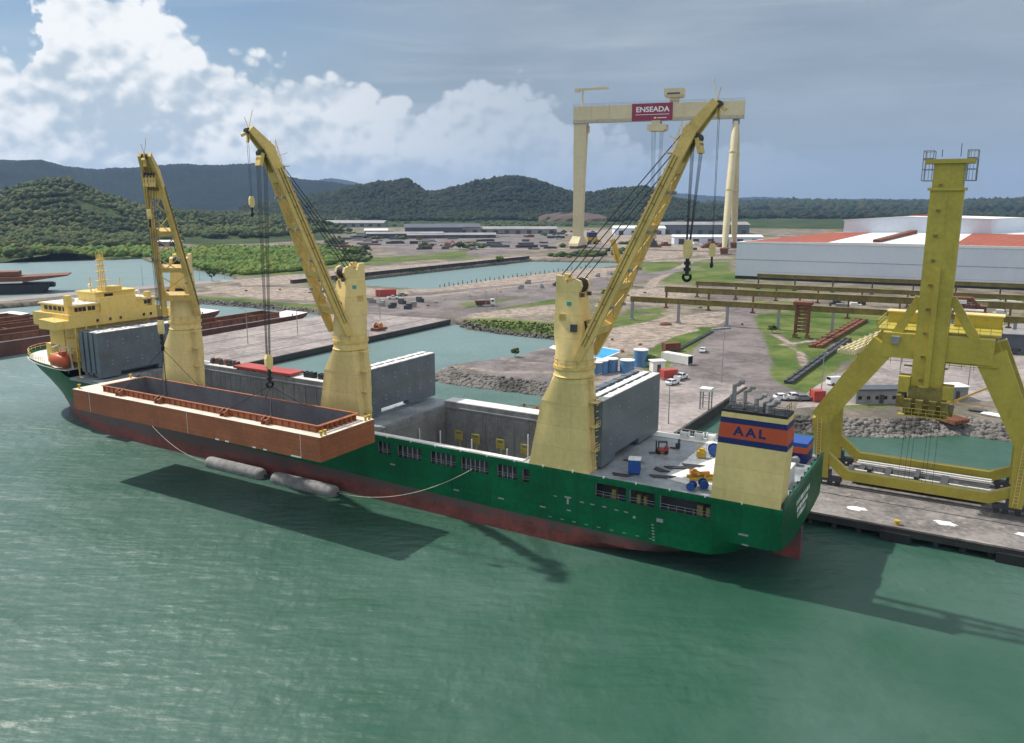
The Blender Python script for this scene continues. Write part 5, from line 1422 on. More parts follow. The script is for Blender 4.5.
for k in range(9): z = 19 + 3.6 * k; q.cut(); q.bb(mx + .6, mx + 1.1, 7.4, 7.7, z, z + .35)
q.build_all('mast_bracket', M['portaldark'], mast)
q = MB(); q.bb(mx - 3.2, mx + 3.2, 3.9, 7.7, 51.0, 51.6); q.bb(mx - 2.5, mx + 2.5, 3.9, 7.7, 47.2, 47.6)
q.build('mast_head', M['portal'], mast)
for sgn in (-1, 1):
    q = MB(); xa, xb = mx + sgn * 2.15, mx + sgn * 3.45
    for x in (xa, xb):
        for y in (4.0, 7.6): q.tube((x, y, 48.6), (x, y, 52.8), .07, n=5)
    for z in (48.6, 50.2, 51.6, 52.8):
        for y in (4.0, 7.6): q.tube((xa, y, z), (xb, y, z), .06, n=4)
        for x in (xa, xb): q.tube((x, 4.0, z), (x, 7.6, z), .06, n=4)
    for z in (48.55, 51.7): q.bb(min(xa, xb), max(xa, xb), 4.0, 7.6, z, z + .08)
    for k in range(4): x = xa + (xb - xa) * k / 3; q.tube((x, 7.6, 48.6), (x, 7.6, 52.8), .05, n=4)
    q.build('service_cage', M['grey'], mast)
q = MB(); q.tube((mx - 1.2, 5.6, 52), (mx - 1.2, 5.6, 53.8), .05, n=5); q.tube((mx + 1.2, 5.6, 52), (mx + 1.2, 5.6, 53.0), .05, n=5); q.build('aerial', M['dark'], mast)
q = MB()
for x0, x1 in ((mx - 2.2, mx - 7.5), (mx + 2.2, mx + 6.3)):
    q.cut(); q.bar((x0, 5.8, 31.5), (x1, 5.8, 22.8), 1.0, 1.1, (1, 0, 0), 1.0, 1.5)
q.build_all('mast_brace', M['portal'], t)
q = MB(); q.bb(mx - 2.8, mx + 2.8, 2.6, 8.4, 13.9, 15.6); q.bb(mx - 2.3, mx + 2.3, 3.4, 8.0, 15.6, 18.2)
for x in (-2.8, -1.2, .6, 2.2): q.bb(mx + x - .5, mx + x + .5, 8.4, 9.3, 14.3, 16.4)
q.bb(mx - 3.9, mx - 2.8, 3.5, 8, 14.2, 15.0); q.bb(mx + 2.8, mx + 3.9, 3.5, 8, 14.8, 16.6)
q.build('hoist_carriage', M['portaldark'], t)
q = MB(); q.bb(mx + 2.2, mx + 3.8, 5.5, 8.0, 17.2, 19.6); q.cut(); q.bb(mx - 3.7, mx - 2.2, 5.5, 8.0, 16.6, 18.6); q.build_all('counterweight', M['portal'], t)
q = MB(); q.rail([(mx - 3.4, 9.4, 14.0), (mx + 3.4, 9.4, 14.0)], 1.1, .05, 1.0); q.bb(mx - 3.4, mx + 3.4, 8.3, 9.4, 13.9, 14.0); q.build('carriage_rail', M['portal'], t)
q = MB()
for x in (-2.2, -1.3, -.8, .9, 1.5, 2.3): q.tube((mx + x, 6, 14), (mx + x * 1.1 + .2, 6, 1.0), .035, n=4, caps=False)
q.build('hanging_rope', M['rope'], t)
q = MB()
for w in (40.6, 52.2):
    pts = [(1.6, 5.6), (-1.0, 3.2), (-21.6, 3.2), (-24.6, 4.6), (-24.6, 6.3), (-21.2, 4.75), (-1.6, 4.75), (1.6, 7.4)]
    q.cut(); q.vprism([(s - cs0, z - LAND) for s, z in pts], -(w - cw0) - .55, -(w - cw0) + .55)
q.build_all('sill_beam', M['portal'], t)
for s in (1.9, -24.6):
    for w in (40.4, 52.4):
        q = MB(); x, y = s - cs0, -(w - cw0)
        q.bb(x - 2.6, x + 2.6, y - .6, y + .6, .75, 1.4); q.bb(x - .9, x + .9, y - .7, y + .7, 1.3, 2.4)
        for k in (-2.0, -.8, .8, 2.0): q.tube((x + k, y - .3, .45), (x + k, y + .3, .45), .42, n=12)
        q.build('bogie', M['darkgrey'], t)
q = MB(); q.bb(-21.5 - cs0, -2 - cs0, -4, 4, .8, 1.1)
for k in range(14): x = -20 - cs0 + 1.4 * k; q.bb(x, x + rnd.uniform(.6, 1.2), rnd.uniform(-4, 1), rnd.uniform(1.5, 4), 1.1, 1.1 + rnd.uniform(.3, 1.4))
q.build('lower_gear', M['darkgrey'], t)
q = MB(); 
for y in (-3.6, -2.4, 2.0): q.tube((-10.5, y, 1.9), (9.5, y, 1.9), .14, n=6)
q.build('cable_tray', M['white'], t)

# ------------------------------------------------------------------ river barges by the thin quay
def river_barge(label, s0, w0, Lb, Wb, hgt, hopper=True, group='red-brown barges moored side by side', ang=0.0, rake=True):
    """s0,w0: near end; the barge runs along +w"""
    x, y, _ = SW(s0, w0, 0)
    t = empty('river_barge', label, 'barge', (x, y, 0), SA - PI / 2 + ang, group)
    q = MB(); h = hgt
    if rake: prof = [(0, -.8), (Lb - 9, -.8), (Lb - 1, h - .9), (Lb, h + .4), (Lb - 6, h), (0, h)]
    else: prof = [(0, -.8), (Lb, -.8), (Lb, h), (0, h)]
    q.vprism(prof, 0, Wb); q.build('hull', M['bargered'], t)
    q = MB(); q.bb(.1, Lb - 6.2, -.03, 1.2, h, h + .06); q.bb(.1, Lb - 6.2, Wb - 1.2, Wb + .03, h, h + .06); q.bb(Lb - 14, Lb - 6.2, 1.2, Wb - 1.2, h, h + .055); q.add([(Lb - 6.2, -.02, h + .06), (Lb - .1, -.02, h + .46), (Lb - .1, Wb + .02, h + .46), (Lb - 6.2, Wb + .02, h + .06)], [(0, 1, 2, 3)]); q.bb(.1, 3, 1.2, Wb - 1.2, h, h + .055); q.build('barge_deck', M['whitedeck'] if rnd.random() < .8 else M['concrete'], t)
    if hopper:
        q = MB(); a, b_ = 3.4, Lb - 14
        for y in (1.3, Wb - 1.5): q.bb(a, b_, y, y + .2, h, h + 2.0); q.bb(a, b_, y - .15, y + .35, h + 2.0, h + 2.12)
        q.bb(a, a + .2, 1.5, Wb - 1.5, h, h + 2.0); q.bb(b_ - .2, b_, 1.5, Wb - 1.5, h, h + 2.0)
        n = int((b_ - a) / 3)
        for k in range(n): q.bb(a + 3 * k, a + 3 * k + .15, 1.0, 1.3, h, h + 1.95)
        q.build('coaming', M['rust'], t)
        q = MB(); q.bb(a + .2, b_ - .2, 1.5, Wb - 1.5, h, h + .25); q.build('hopper_floor', M['quayside'], t)
        q = MB()
        for k in range(4): x = a + (b_ - a) * (k + .5) / 4; q.bb(x - .25, x + .25, 1.3, Wb - 1.3, h + .9, h + 1.25)
        q.build('cross_beam', M['bargered'], t)
    q = MB()
    for x in (2, Lb * .3, Lb * .6, Lb - 8):
        for y in (.6, Wb - .6): q.cut(); q.tube((x, y, h), (x, y, h + .7), .25, n=6)
    q.build_all('bollard', M['rust'], t)
    return t
river_barge('red-brown hopper barge nearest the ship bow in the moored row', 244, -32, 152, 13, 4.6)
river_barge('second hopper barge in the moored row counting from the ship', 258.5, -30, 140, 13, 4.2)
river_barge('third hopper barge in the moored row counting from the ship', 273, -36, 132, 13, 4.4)
river_barge('fourth hopper barge in the moored row, two from the thin quay', 287.5, -40, 122, 13, 4.1)
river_barge('fifth hopper barge in the moored row, next but one to the thin quay', 302, -40, 118, 13, 4.3)
river_barge('hopper barge of the moored row lying next to the thin quay', 316.5, -38, 108, 13, 4.1)
river_barge('long low hopper barge moored behind the broad pale pier', 218.5, 62, 80, 12, 3.0, group=None)
# clutter on the barges
for k, (s, w, z, m_, lab) in enumerate(((292, 25, 5.4, 'white', 'white winch unit on a red-brown barge left of the bow house'), (280, 45, 5.6, 'white', 'pale steel hatch lying across a red-brown barge'), (296, 8, 5.4, 'blue', 'blue bundle on the red-brown barge near the thin quay'), (304, 30, 5.5, 'whitedeck', 'pale deck gear on the barge near the thin quay'), (250, 10, 5.9, 'whitedeck', 'pale pump box on the nearest moored barge'))):
    q = MB(); q.bb(-2.2, 2.2, -.8, .8, 0, .7); q.bb(-1, .6, -.6, .6, .7, 1.4); q.tube((1.2, -.5, 1.0), (1.2, .5, 1.0), .5, n=8)
    o = q.build('barge_gear', M[m_], None, SW(s, w, z), SA + .3 * k); tag(o, lab, 'barge gear')
# dark barge with a ramp in the lagoon
x, y = G(-60, 297, 0); x2, y2 = G(50, 293, 0)
t = empty('ramp_barge', 'dark hulled ramp barge lying in the lagoon at the left edge', 'barge', (x, y, 0), math.atan2(y2 - y, x2 - x)); LL = math.hypot(x2 - x, y2 - y)
q = MB(); q.vprism([(-40, -1), (LL - 4, -1), (LL, 4.6), (-40, 5.6)], 0, 18); q.build('hull', M['dark'], t)
q = MB(); q.bb(-40, LL - 12, .2, 18, 5.6, 6.4); q.build('barge_deck', M['whitedeck'], t)
q = MB(); q.vprism([(LL - 24, 6.0), (LL - 10, 6.2), (LL + 9, 8.6), (LL + 9, 9.2), (LL - 12, 8.6), (LL - 24, 8.8)], 1, 17); q.bb(LL - 52, LL - 14, 4, 14, 9.0, 11.2); q.build('ramp', M['rust'], t)
q = MB(); q.bb(LL - 1, LL + 1.6, 6, 12, 2.6, 4.6); q.build('push_knee', M['dark'], t)

# ------------------------------------------------------------------ goliath gantry crane
gA = math.atan2(-50, 142)
t = empty('gantry_crane', 'giant cream gantry crane with a maroon sign, towering over the yard', 'gantry crane', (64, 800, LAND), gA); t.scale = (.945, 1, .95)
H = 138.0
q = MB(); q.bb(-6, 157, -4.5, 4.5, 121.5, H - 1); 
for k in range(1, 9): q.bb(-6 + 18.1 * k - .25, -6 + 18.1 * k + .25, -4.8, -4.5, 121.5, H - 1)
q.build('main_girder', M['goliath'], t)
q = MB(); q.rail([(-6, -4.6, 121.4), (157, -4.6, 121.4)], 2.4, .16, 6); q.bb(-6, 157, -5.8, -4.5, 120.9, 121.4); q.rail([(-6, -4.4, H - 1), (157, -4.4, H - 1)], 2.2, .14, 6); q.build('girder_walkway', M['conccol'], t)
q = MB(); q.loft([[(-5.5, -4.4, 121.5), (7.5, -4.4, 121.5), (7.5, 4.4, 121.5), (-5.5, 4.4, 121.5)], [(-5.0, -4.4, 62), (5.2, -4.4, 62), (5.2, 4.4, 62), (-5.0, 4.4, 62)], [(-4.6, -5.0, 12), (4.0, -5.0, 12), (4.0, 5.0, 12), (-4.6, 5.0, 12)]])
q.loft([[(-4.6, -5, 12), (4, -5, 12), (4, 5, 12), (-4.6, 5, 12)], [(-5.2, -17, 5), (4.6, -17, 5), (4.6, 17, 5), (-5.2, 17, 5)], [(-5.2, -18, 2.5), (4.6, -18, 2.5), (4.6, 18, 2.5), (-5.2, 18, 2.5)]])
q.bb(-5.3, 5.6, -4.7, 4.7, 61, 62.2); q.bb(7.5, 9, -1, 3, 112, 119); q.build('rigid_leg', M['goliath'], t)
for sg_ in (-1, 1):
    q = MB(); yb = sg_ * 50
    rg = []
    for f, r in ((0, 2.2), (.12, 3.2), (.5, 3.6), (.9, 3.0), (1, 2.2)):
        c = Vector((150, sg_ * 3.5, 119)).lerp(Vector((150, yb, 6)), f)
        rg.append([(c.x + r * math.cos(2 * PI * k / 14), c.y + r * math.sin(2 * PI * k / 14), c.z) for k in range(14)])
    q.loft(rg)
    for f in (.25, .55): c = Vector((150, sg_ * 3.5, 119)).lerp(Vector((150, yb, 6)), f); q.tube(c - Vector((0, 0, .7)), c + Vector((0, 0, .7)), 4.0, n=14)
    q.build('shear_leg', M['goliath'], t, smooth=40)
    q = MB(); q.bb(147, 153, yb - 9, yb + 9, 3.0, 5.5)
    for k in range(6): q.bb(147.5, 152.5, yb - 8.6 + 3 * k, yb - 6.4 + 3 * k, .2, 3.0)
    q.build('bogie', M['rust'], t)
q = MB(); q.bb(147, 153, -3, 3, 116.5, 121.5); q.build('pivot_head', M['conccol'], t)
q = MB(); 
for k in range(12): q.bb(-3.5, 3.5, -19 + 3.2 * k, -16.6 + 3.2 * k, .2, 2.5)
q.build('bogie', M['rust'], t)
q = MB(); q.bb(52.5, 91.5, -5.0, -4.85, 121.2, H - .6); sgn_ = q.build('sign_board', M['maroon'], t)
text_mesh('lettering', 'ENSEADA', 6.6, M['lettering'], sgn_, (1, 0, 0), (0, 0, 1), (72.3, -5.06, 131.6), .1, 1.12, bold=.022)
q = MB(); q.bb(56, 88.5, -5.06, -5.0, 126.9, 127.35); q.bb(74, 76, -5.06, -5, 123.4, 124.6); q.bb(77, 86, -5.06, -5, 123.6, 124.3); q.build('sign_rule', M['lettering'], sgn_)
q = MB(); q.bb(68, 86, -7.5, 7.5, 113, 118); q.bb(72, 80, -6, 6, 118, 121.5); q.bb(70, 84, -8, 8, 111.8, 113); q.build('trolley', M['goliath'], t)
q = MB(); q.loft([[(84, -6, H + 4), (100, -6, H + 4), (100, 6, H + 4), (84, 6, H + 4)], [(83, -7, H + 6), (101, -7, H + 6), (101, 7, H + 6), (83, 7, H + 6)], [(83, -7, H + 12), (101, -7, H + 12), (101, 7, H + 12), (83, 7, H + 12)]]); q.bb(88, 96, -4, 4, H - 1, H + 4); q.build('machinery_house', M['goliath'], t)
q = MB(); q.bb(86, 98, -7.2, -7.0, H + 6.5, H + 8); q.build('house_grille', M['darkgrey'], t)
q = MB(); q.tube((2, 0, H - 1), (2, 0, H + 15), 1.0, n=8); q.bb(-6, 28, -1.2, 1.2, H + 14.5, H + 16.3); q.bb(-6, -1, -1.6, 1.6, H + 12.8, H + 14.5); q.bar((2, 0, H + 16), (27, 0, H + 17.6), .5, .5); q.build('service_jib', M['goliath'], t)
q = MB()
for x in (72, 74.5, 80, 82):
    for y in (-3, 3): q.tube((x, y, 112), (76.5 + (x - 77) * .5, y * .6, 10), .16, n=4, caps=False)
q.build('hoist_rope', M['rope'], t)
q = MB(); q.vprism([(73, 3.5), (81, 3.5), (79, 8.5), (75, 8.5)], -2.4, 2.4); q.bb(76.2, 77.8, -1, 1, 8.5, 10.5); q.build('lower_block', M['darkgrey'], t)

# ------------------------------------------------------------------ white factory hall
fo = G(735, 278.5, LAND); fA = math.atan2(-63, 129)
t = empty('factory_hall', 'long white factory hall with red and white roof on the right', 'factory', (*fo, LAND), fA)
LF, DF = 230.0, 95.0
ez = 21.6
q = MB(); q.vprism([(0, 1.8), (0, 21.4), (70, 22.3), (LF, 21.6), (LF, 1.8)], 0, .6); q.prism([(0, .6), (LF, .6), (LF, 95), (75, 95), (50, 47)], 1.8, 21.3); q.build('wall', M['wallwhite'], t)
q = MB(); q.bb(-.05, LF, .15, .8, 0, 1.8); q.build('plinth', M['dark'], t)
q = MB(); q.bb(-.05, LF + .05, -.12, 0, 11.2, 11.45); q.build('wall_trim', M['shed'], t)
SK = .45                                              # the hall runs back at a slant
def roofz(x, y): return 21.45 + (0.9 * x / 70 if x < 70 else .9 - .7 * (x - 70) / (LF - 70)) + 4.6 * min(y, 48) / 48
def skew(q):
    q.v = [(x + SK * max(y, 0), y, z) for x, y, z in q.v]; return q
def roofsheet(x0, x1, y0, y1, mat, name, dz=.1):
    q = MB(); n = 2
    xs_ = sorted(set([x0, x1] + ([70] if x0 < 70 < x1 else [])))
    for a, b_ in zip(xs_[:-1], xs_[1:]):
        q.add([(a, y0, roofz(a, y0) + dz), (b_, y0, roofz(b_, y0) + dz), (b_, y1, roofz(b_, y1) + dz), (a, y1, roofz(a, y1) + dz),
               (a, y0, 20.9), (b_, y0, 20.9), (b_, y1, 20.9), (a, y1, 20.9)], [(0, 1, 2, 3), (4, 5, 1, 0), (5, 6, 2, 1), (6, 7, 3, 2), (7, 4, 0, 3)])
    q.v = [(x + SK * max(y, 0) + (max(0, 30 - x) * 0 if x > 1 else 28 * max(y, 0) / 47), y, z) for x, y, z in q.v]
    return q.build(name, mat, t)
roofsheet(-.3, LF + .3, -.3, 48, M['roofwhite'], 'roof', .12); roofsheet(40, LF + .3, 48, DF, M['roofwhite'], 'roof', .12)
def redpanel(poly, name='roof_panel'):
    q = MB(); n = len(poly)
    q.add([(x, y, roofz(x, y) + .2) for x, y in poly] + [(x, y, roofz(x, y) + .05) for x, y in poly], [tuple(range(n))] + [(i, i + n, (i + 1) % n + n, (i + 1) % n) for i in range(n)])
    o = skew(q).build(name, M['roofred'], t); return o
for k in range(10): redpanel([(4 + 4.6 * k, .2), (8.4 + 4.6 * k, .2), (8.4 + 4.6 * k, min(44, 9 + 8.0 * k)), (4 + 4.6 * k, min(44, 3 + 8.0 * k))])
for k in range(22): redpanel([(113 - 1 + 5 * k, .2), (116.8 + 5 * k, .2), (116.8 + 5 * k, 46), (112 + 5 * k - min(10, 10), 46)] if k == 0 else [(112 + 5 * k, .2), (116.8 + 5 * k, .2), (116.8 + 5 * k, 46), (112 + 5 * k, 46)])
q = MB(); q.vprism([(72, 21), (75.5, 21), (75.5, 24.2), (72, 24.2)], 2, 3); q.v[4:] = [(x, 42, z + 4.2) for x, y, z in q.v[4:]]; skew(q).build('roof_monitor', M['rust'], t)
q = MB(); q.vprism([(34, 20), (34, 33.6), (66, 36.0), (111, 35.0), (111, 20)], 45, 92); skew(q).build('upper_hall', M['wallwhite'], t)
q = MB()
for a, b_ in (((33.6, 33.6), (66, 36.02)), ((66, 36.02), (111.4, 35.02))):
    q.add([(a[0], 44.6, a[1] + .1), (b_[0], 44.6, b_[1] + .1), (b_[0], 92.4, b_[1] + .1), (a[0], 92.4, a[1] + .1), (a[0], 44.6, a[1] - .25), (b_[0], 44.6, b_[1] - .25)], [(0, 1, 2, 3), (4, 5, 1, 0)])
skew(q).build('upper_roof', M['roofwhite'], t)
q = MB(); q.vprism([(62, 36), (74, 36), (74, 36.5), (62, 36.5)], 60, 90); skew(q).build('roof_panel', M['roofred'], t)

# ------------------------------------------------------------------ crane runways in the yard
rd = Vector((.898, -.440, 0))
def runway(label, u, vfoot, length, topz, depth, pitch, mat, colmat, ph=0.0, colw=.9):
    x, y = G(u, vfoot, LAND)
    t = empty('crane_runway', label, 'crane runway', (x, y, LAND), math.atan2(rd.y, rd.x), 'elevated crane runways across the yard')
    q = MB(); q.bb(-.8, length, -.45, .45, topz - depth, topz - .25); q.bb(-.8, length, -.7, .7, topz - .25, topz); q.bb(-.8, length, -.6, .6, topz - depth - .15, topz - depth); 
    for k in range(int(length / 2.2)): q.bb(2.2 * k, 2.2 * k + .3, -.74, -.45, topz - depth, topz - .25)
    q.tube((-.8, -.5, topz + 1.0), (length, -.5, topz + 1.0), .05, n=4)
    q.build('runway_girder', mat, t)
    for k in range(int(length / pitch) + 1):
        c_ = MB(); c_.bb(k * pitch - colw / 2, k * pitch + colw / 2, -.6, .6, 0, topz - depth - .15); c_.bb(k * pitch - .9, k * pitch + .9, -.9, .9, 0, .5); c_.build('column', colmat, t)
    return t
runway('nearest elevated crane runway, on grey concrete columns', 632, 320, 190, 9.3, 1.9, 18.2, M['runway'], M['conccol'])
runway('second elevated crane runway, with the brightest ochre girder', 666, 308, 190, 9.4, 2.3, 18.2, M['runway'], M['rust'], colw=.6)
runway('third elevated crane runway from the ship side', 697, 297, 190, 7.6, 1.8, 18.2, M['runway'], M['rust'], colw=.6)
runway('elevated crane runway closest to the white factory hall', 758, 289, 170, 8.0, 1.8, 18.2, M['runway'], M['darkgrey'], colw=.6)
# overhead gantries parked across the runways
for k, (along, lab) in enumerate(((150, 'overhead bridge gantry parked across the runways near the factory corner'), (104, 'overhead bridge gantry parked across the middle of the runways'))):
    x, y = G(666, 308, LAND); px_, py_ = x + rd.x * along, y + rd.y * along
    t = empty('bridge_gantry', lab, 'gantry', (px_, py_, LAND), math.atan2(rd.y, rd.x), 'bridge gantries on the runways')
    q = MB(); q.bb(-2.2, -1.2, -12, 12, 9.9, 11.3); q.bb(1.2, 2.2, -12, 12, 9.9, 11.3); q.bb(-3, 3, -12.5, -11, 9.45, 10.2); q.bb(-3, 3, 11, 12.5, 9.45, 10.2); q.build('bridge_girder', M['runway'], t)
    q = MB(); q.bb(-2.4, 2.4, -4, -1, 11.3, 12.6); q.build('hoist_trolley', M['rust'], t)
    q = MB(); q.rail([(-2.3, -12, 11.3), (-2.3, 12, 11.3)], 1.0, .05, 2); q.build('walkway_rail', M['runway'], t)
# lattice tower of the travelling gantry
x, y = G(801, 338, LAND)
t = empty('gantry_tower', 'brown lattice stair tower under the second crane runway', 'tower', (x, y, LAND), math.atan2(rd.y, rd.x))
q = MB()
for dx_ in (-2, 2):
    for dy in (-1.6, 1.6): q.bb(dx_ - .3, dx_ + .3, dy - .3, dy + .3, 1.4, 12)
for k in range(8): 
    z = 2.2 + 1.25 * k
    q.bb(-2.2, 2.2, -1.8, -1.5, z, z + .35); q.bb(-2.2, 2.2, 1.5, 1.8, z, z + .35); q.bar((-1.8, -1.7, z), (1.8, -1.7, z + 1.2), .2, .2)
q.bb(-3, 3, -2.4, 2.4, 11.4, 12.4); q.build('lattice', M['rust'], t)
q = MB()
for dx_ in (-2, 2): q.bb(dx_ - .7, dx_ + .7, -1.2, 1.2, 0, 1.4)
q.build('bogie', M['runway'], t)
# heap of machinery on the runways at the right
x, y = G(952, 338, LAND)
t = empty('gantry_trolley', 'rusty travelling gantry with stairs and pipes right of the portal mast', 'gantry', (x, y, LAND), math.atan2(rd.y, rd.x))
q = MB(); q.bb(-9, 9, -2, 2, 9.6, 11.4); q.bb(-7, 6, -6, -3, 8.4, 9.6); q.bb(-2, 5, -1.8, 1.8, 11.4, 14.0); q.bar((-12, -2, 6), (-2, -2, 13), .9, 1.0); q.bar((9, -2, 9), (4, -2, 14), .9, 1.0)
for dx_ in (-8, 8): q.bb(dx_ - .5, dx_ + .5, -5.5, -4.5, 0, 8.4); q.bb(dx_ - .5, dx_ + .5, 3, 4, 0, 9.6)
q.build('frame', M['rust'], t)
q = MB(); q.tube((-8, -5, 10.2), (8, -5, 10.2), .5, n=8); q.bb(-6.5, -1, -7.5, -6.2, 7.2, 8.6); q.bb(1, 6, -7, -6.2, 6.6, 8.0); q.bb(-1, 3, -2.6, -1.9, 12, 13.2); q.build('duct', M['whitedeck'], t)
q = MB(); q.rail([(-9, -2.0, 11.4), (9, -2.0, 11.4)], 1.1, .06, 1.5); q.rail([(-7, -6.1, 9.6), (6, -6.1, 9.6)], 1.1, .06, 1.5); q.build('guard_rail', M['whitedeck'], t)
# ------------------------------------------------------------------ vehicles
def at_px(u, v, z=LAND): return (*G(u, v, z), z)
def wheels(t, xs_, y, r, w=.25):
    for x in xs_:
        for sg_ in (-1, 1):
            o = MB().tube((x, sg_ * y - w / 2, r), (x, sg_ * y + w / 2, r), r, n=14).build('wheel', M['tyre'], t)
            MB().tube((x, sg_ * (y + w / 2 + .01) - .01, r), (x, sg_ * (y + w / 2 + .01) + .01, r), r * .55, n=10).build('rim', M['grey'], o)
CARPAINT = {'white': paint('car_white', (.74, .75, .76), .25, .03, 1, spec=.6), 'grey': paint('car_grey', (.16, .17, .19), .28, .05, 1, spec=.6), 'red': paint('car_red', (.42, .03, .03), .3, .05, 1, spec=.6)}
def car(label, u, v, rz, col='white', kind='hatch', group=None):
    t = empty({'hatch': 'parked_car', 'pickup': 'pickup_truck', 'van': 'parked_van'}[kind], label, {'hatch': 'car', 'pickup': 'pickup', 'van': 'van'}[kind], at_px(u, v, LAND + .03), rz, group)
    if kind == 'hatch': low = [(-2.1, .35), (2.1, .35), (2.15, .7), (1.9, .88), (.95, 1.0), (-2.0, 1.02), (-2.15, .8)]; cab = [(.95, 1.0), (.25, 1.48), (-1.3, 1.5), (-2.0, 1.02)]
    elif kind == 'pickup': low = [(-2.6, .45), (2.6, .45), (2.65, .85), (2.4, 1.08), (1.25, 1.15), (-2.6, 1.12)]; cab = [(1.25, 1.14), (.6, 1.78), (-.7, 1.8), (-.95, 1.12)]
    else: low = [(-2.5, .4), (2.5, .4), (2.55, .9), (2.2, 1.2), (-2.5, 1.25)]; cab = [(2.2, 1.2), (1.3, 2.05), (-2.35, 2.15), (-2.5, 1.25)]
    hw_ = .88
    q = MB(); q.vprism(low, -hw_, hw_)
    n = len(cab); tp = [(x * .98, z) for x, z in cab]
    q.add([(x, -hw_ + (.02 if i in (0, n - 1) else .14), z) for i, (x, z) in enumerate(cab)] + [(x, hw_ - (.02 if i in (0, n - 1) else .14), z) for i, (x, z) in enumerate(cab)],
          [tuple(range(n))[::-1], tuple(range(n, 2 * n))] + [(i, (i + 1) % n, n + (i + 1) % n, n + i) for i in range(n)])
    if kind == 'pickup':
        q.bb(-2.58, -1.0, -hw_, -hw_ + .08, 1.1, 1.3); q.bb(-2.58, -1.0, hw_ - .08, hw_, 1.1, 1.3); q.bb(-2.6, -2.52, -hw_, hw_, 1.1, 1.3)
    q.build('body', CARPAINT[col], t)
    g = MB(); c0, c1, c2, c3 = cab[0], cab[1], cab[2], cab[3]
    def lerp(a, b_, f): return (a[0] + (b_[0] - a[0]) * f, a[1] + (b_[1] - a[1]) * f)
    for (a, b_), out in (((c0, c1), 1), ((c3, c2), -1)):
        p0, p1 = lerp(a, b_, .15), lerp(a, b_, .92); e = .02 * out
        g.add([(p0[0] + e, -hw_ + .12, p0[1] + .02), (p0[0] + e, hw_ - .12, p0[1] + .02), (p1[0] + e, hw_ - .2, p1[1] + .02), (p1[0] + e, -hw_ + .2, p1[1] + .02)], [(0, 1, 2, 3)] if out > 0 else [(3, 2, 1, 0)])
    for sg_ in (-1, 1):
        if kind == 'van': a, b_ = lerp(c0, c1, .2), lerp(c0, c1, .85); pts = [(a[0] - .15, a[1]), (.9, a[1]), (.9, b_[1]), (b_[0] - .15, b_[1])]
        else: a, b_ = lerp(c0, c1, .15), lerp(c0, c1, .85); d2, e2 = lerp(c3, c2, .15), lerp(c3, c2, .85); pts = [(a[0] - .12, a[1]), (d2[0] + .12, d2[1]), (e2[0] + .12, e2[1]), (b_[0] - .12, b_[1])]
        z0_, z1_ = c0[1], c1[1]
        V = [(x, sg_ * (hw_ - .02 - .12 * (z - z0_) / (z1_ - z0_) + .015), z) for x, z in pts]
        g.add(V, [(0, 1, 2, 3) if sg_ < 0 else (3, 2, 1, 0)]); 
    g.build('window', M['glass'], t)
    xl = low[2][0]; l = MB()
    for sg_ in (-1, 1): l.cut(); l.bb(xl - .12, xl + .01, sg_ * .6 - .16, sg_ * .6 + .16, .66, .82)
    l.build_all('headlight', M['white'], t)
    wheels(t, (-1.35, 1.35) if kind == 'hatch' else (-1.6, 1.65), hw_ - .1, .34 if kind == 'hatch' else .38)
    return t
ra = math.atan2(.84, .536)
car('white car alone in the middle of the wide purple-grey road', 703, 352, 1.2)
car('white pickup parked on the apron, the farther of two white vehicles by the hatch cover', 681, 379.5, .9, 'white', 'pickup')
car('white car parked on the apron, the nearer of two white vehicles by the hatch cover', 672.5, 384.5, .8)
car('white panel van parked at the roadside left of the portal crane leg', 836, 384.5, .35, 'white', 'van')
car('white car parked by the rocks, left end of the short row behind the funnel', 783, 399.5, .15, 'white', 'hatch', 'cars parked by the rocks')
car('white pickup parked by the rocks between a white car and a grey car', 793, 400, .1, 'white', 'pickup', 'cars parked by the rocks')
car('dark grey car parked by the rocks next to the red box', 804, 400.5, .1, 'grey', 'hatch', 'cars parked by the rocks')
car('white pickup on the grey yard beside the red container', 393, 299, .35, 'white', 'pickup')
car('dark grey car standing behind the white pickup near the red container', 403, 296, .5, 'grey', 'hatch')
def truck(label, u, v, rz, col, load):
    t = empty('dump_truck', label, 'truck', at_px(u, v, LAND + .04), rz)
    q = MB(); q.bb(-4.5, 3.6, -.5, .5, .7, 1.1); q.build('chassis', M['darkgrey'], t)
    q = MB(); q.vprism([(2.0, .8), (3.9, .8), (3.9, 1.9), (3.6, 3.1), (2.0, 3.1)], -1.2, 1.2); q.build('cab', CARPAINT[col], t)
    q = MB(); q.add([(3.93, -1.0, 1.95), (3.93, 1.0, 1.95), (3.66, 1.0, 2.9), (3.66, -1.0, 2.9)], [(0, 1, 2, 3)]); q.bb(2.4, 3.4, -1.23, -1.2, 2.0, 2.8); q.bb(2.4, 3.4, 1.2, 1.23, 2.0, 2.8); q.build('window', M['glass'], t)
    q = MB(); q.loft([[(-4.6, -1.1, 1.15), (1.6, -1.1, 1.15), (1.6, 1.1, 1.15), (-4.6, 1.1, 1.15)], [(-4.9, -1.25, 2.5), (1.7, -1.25, 2.5), (1.7, 1.25, 2.5), (-4.9, 1.25, 2.5)]]); q.bb(1.5, 2.3, -1.2, 1.2, 2.5, 2.65); q.build('dump_body', load, t)
    q = MB(); q.ball((-1.6, 0, 2.4), (2.8, 1.1, .6), 10, 6); q.build('load', M['concrete'], t)
    wheels(t, (-3.4, -2.1, 2.9), 1.0, .52, .35)
truck('pale dump truck driving along the road beside the inner basin', 486, 306, ra - .9, 'white', M['rust'])
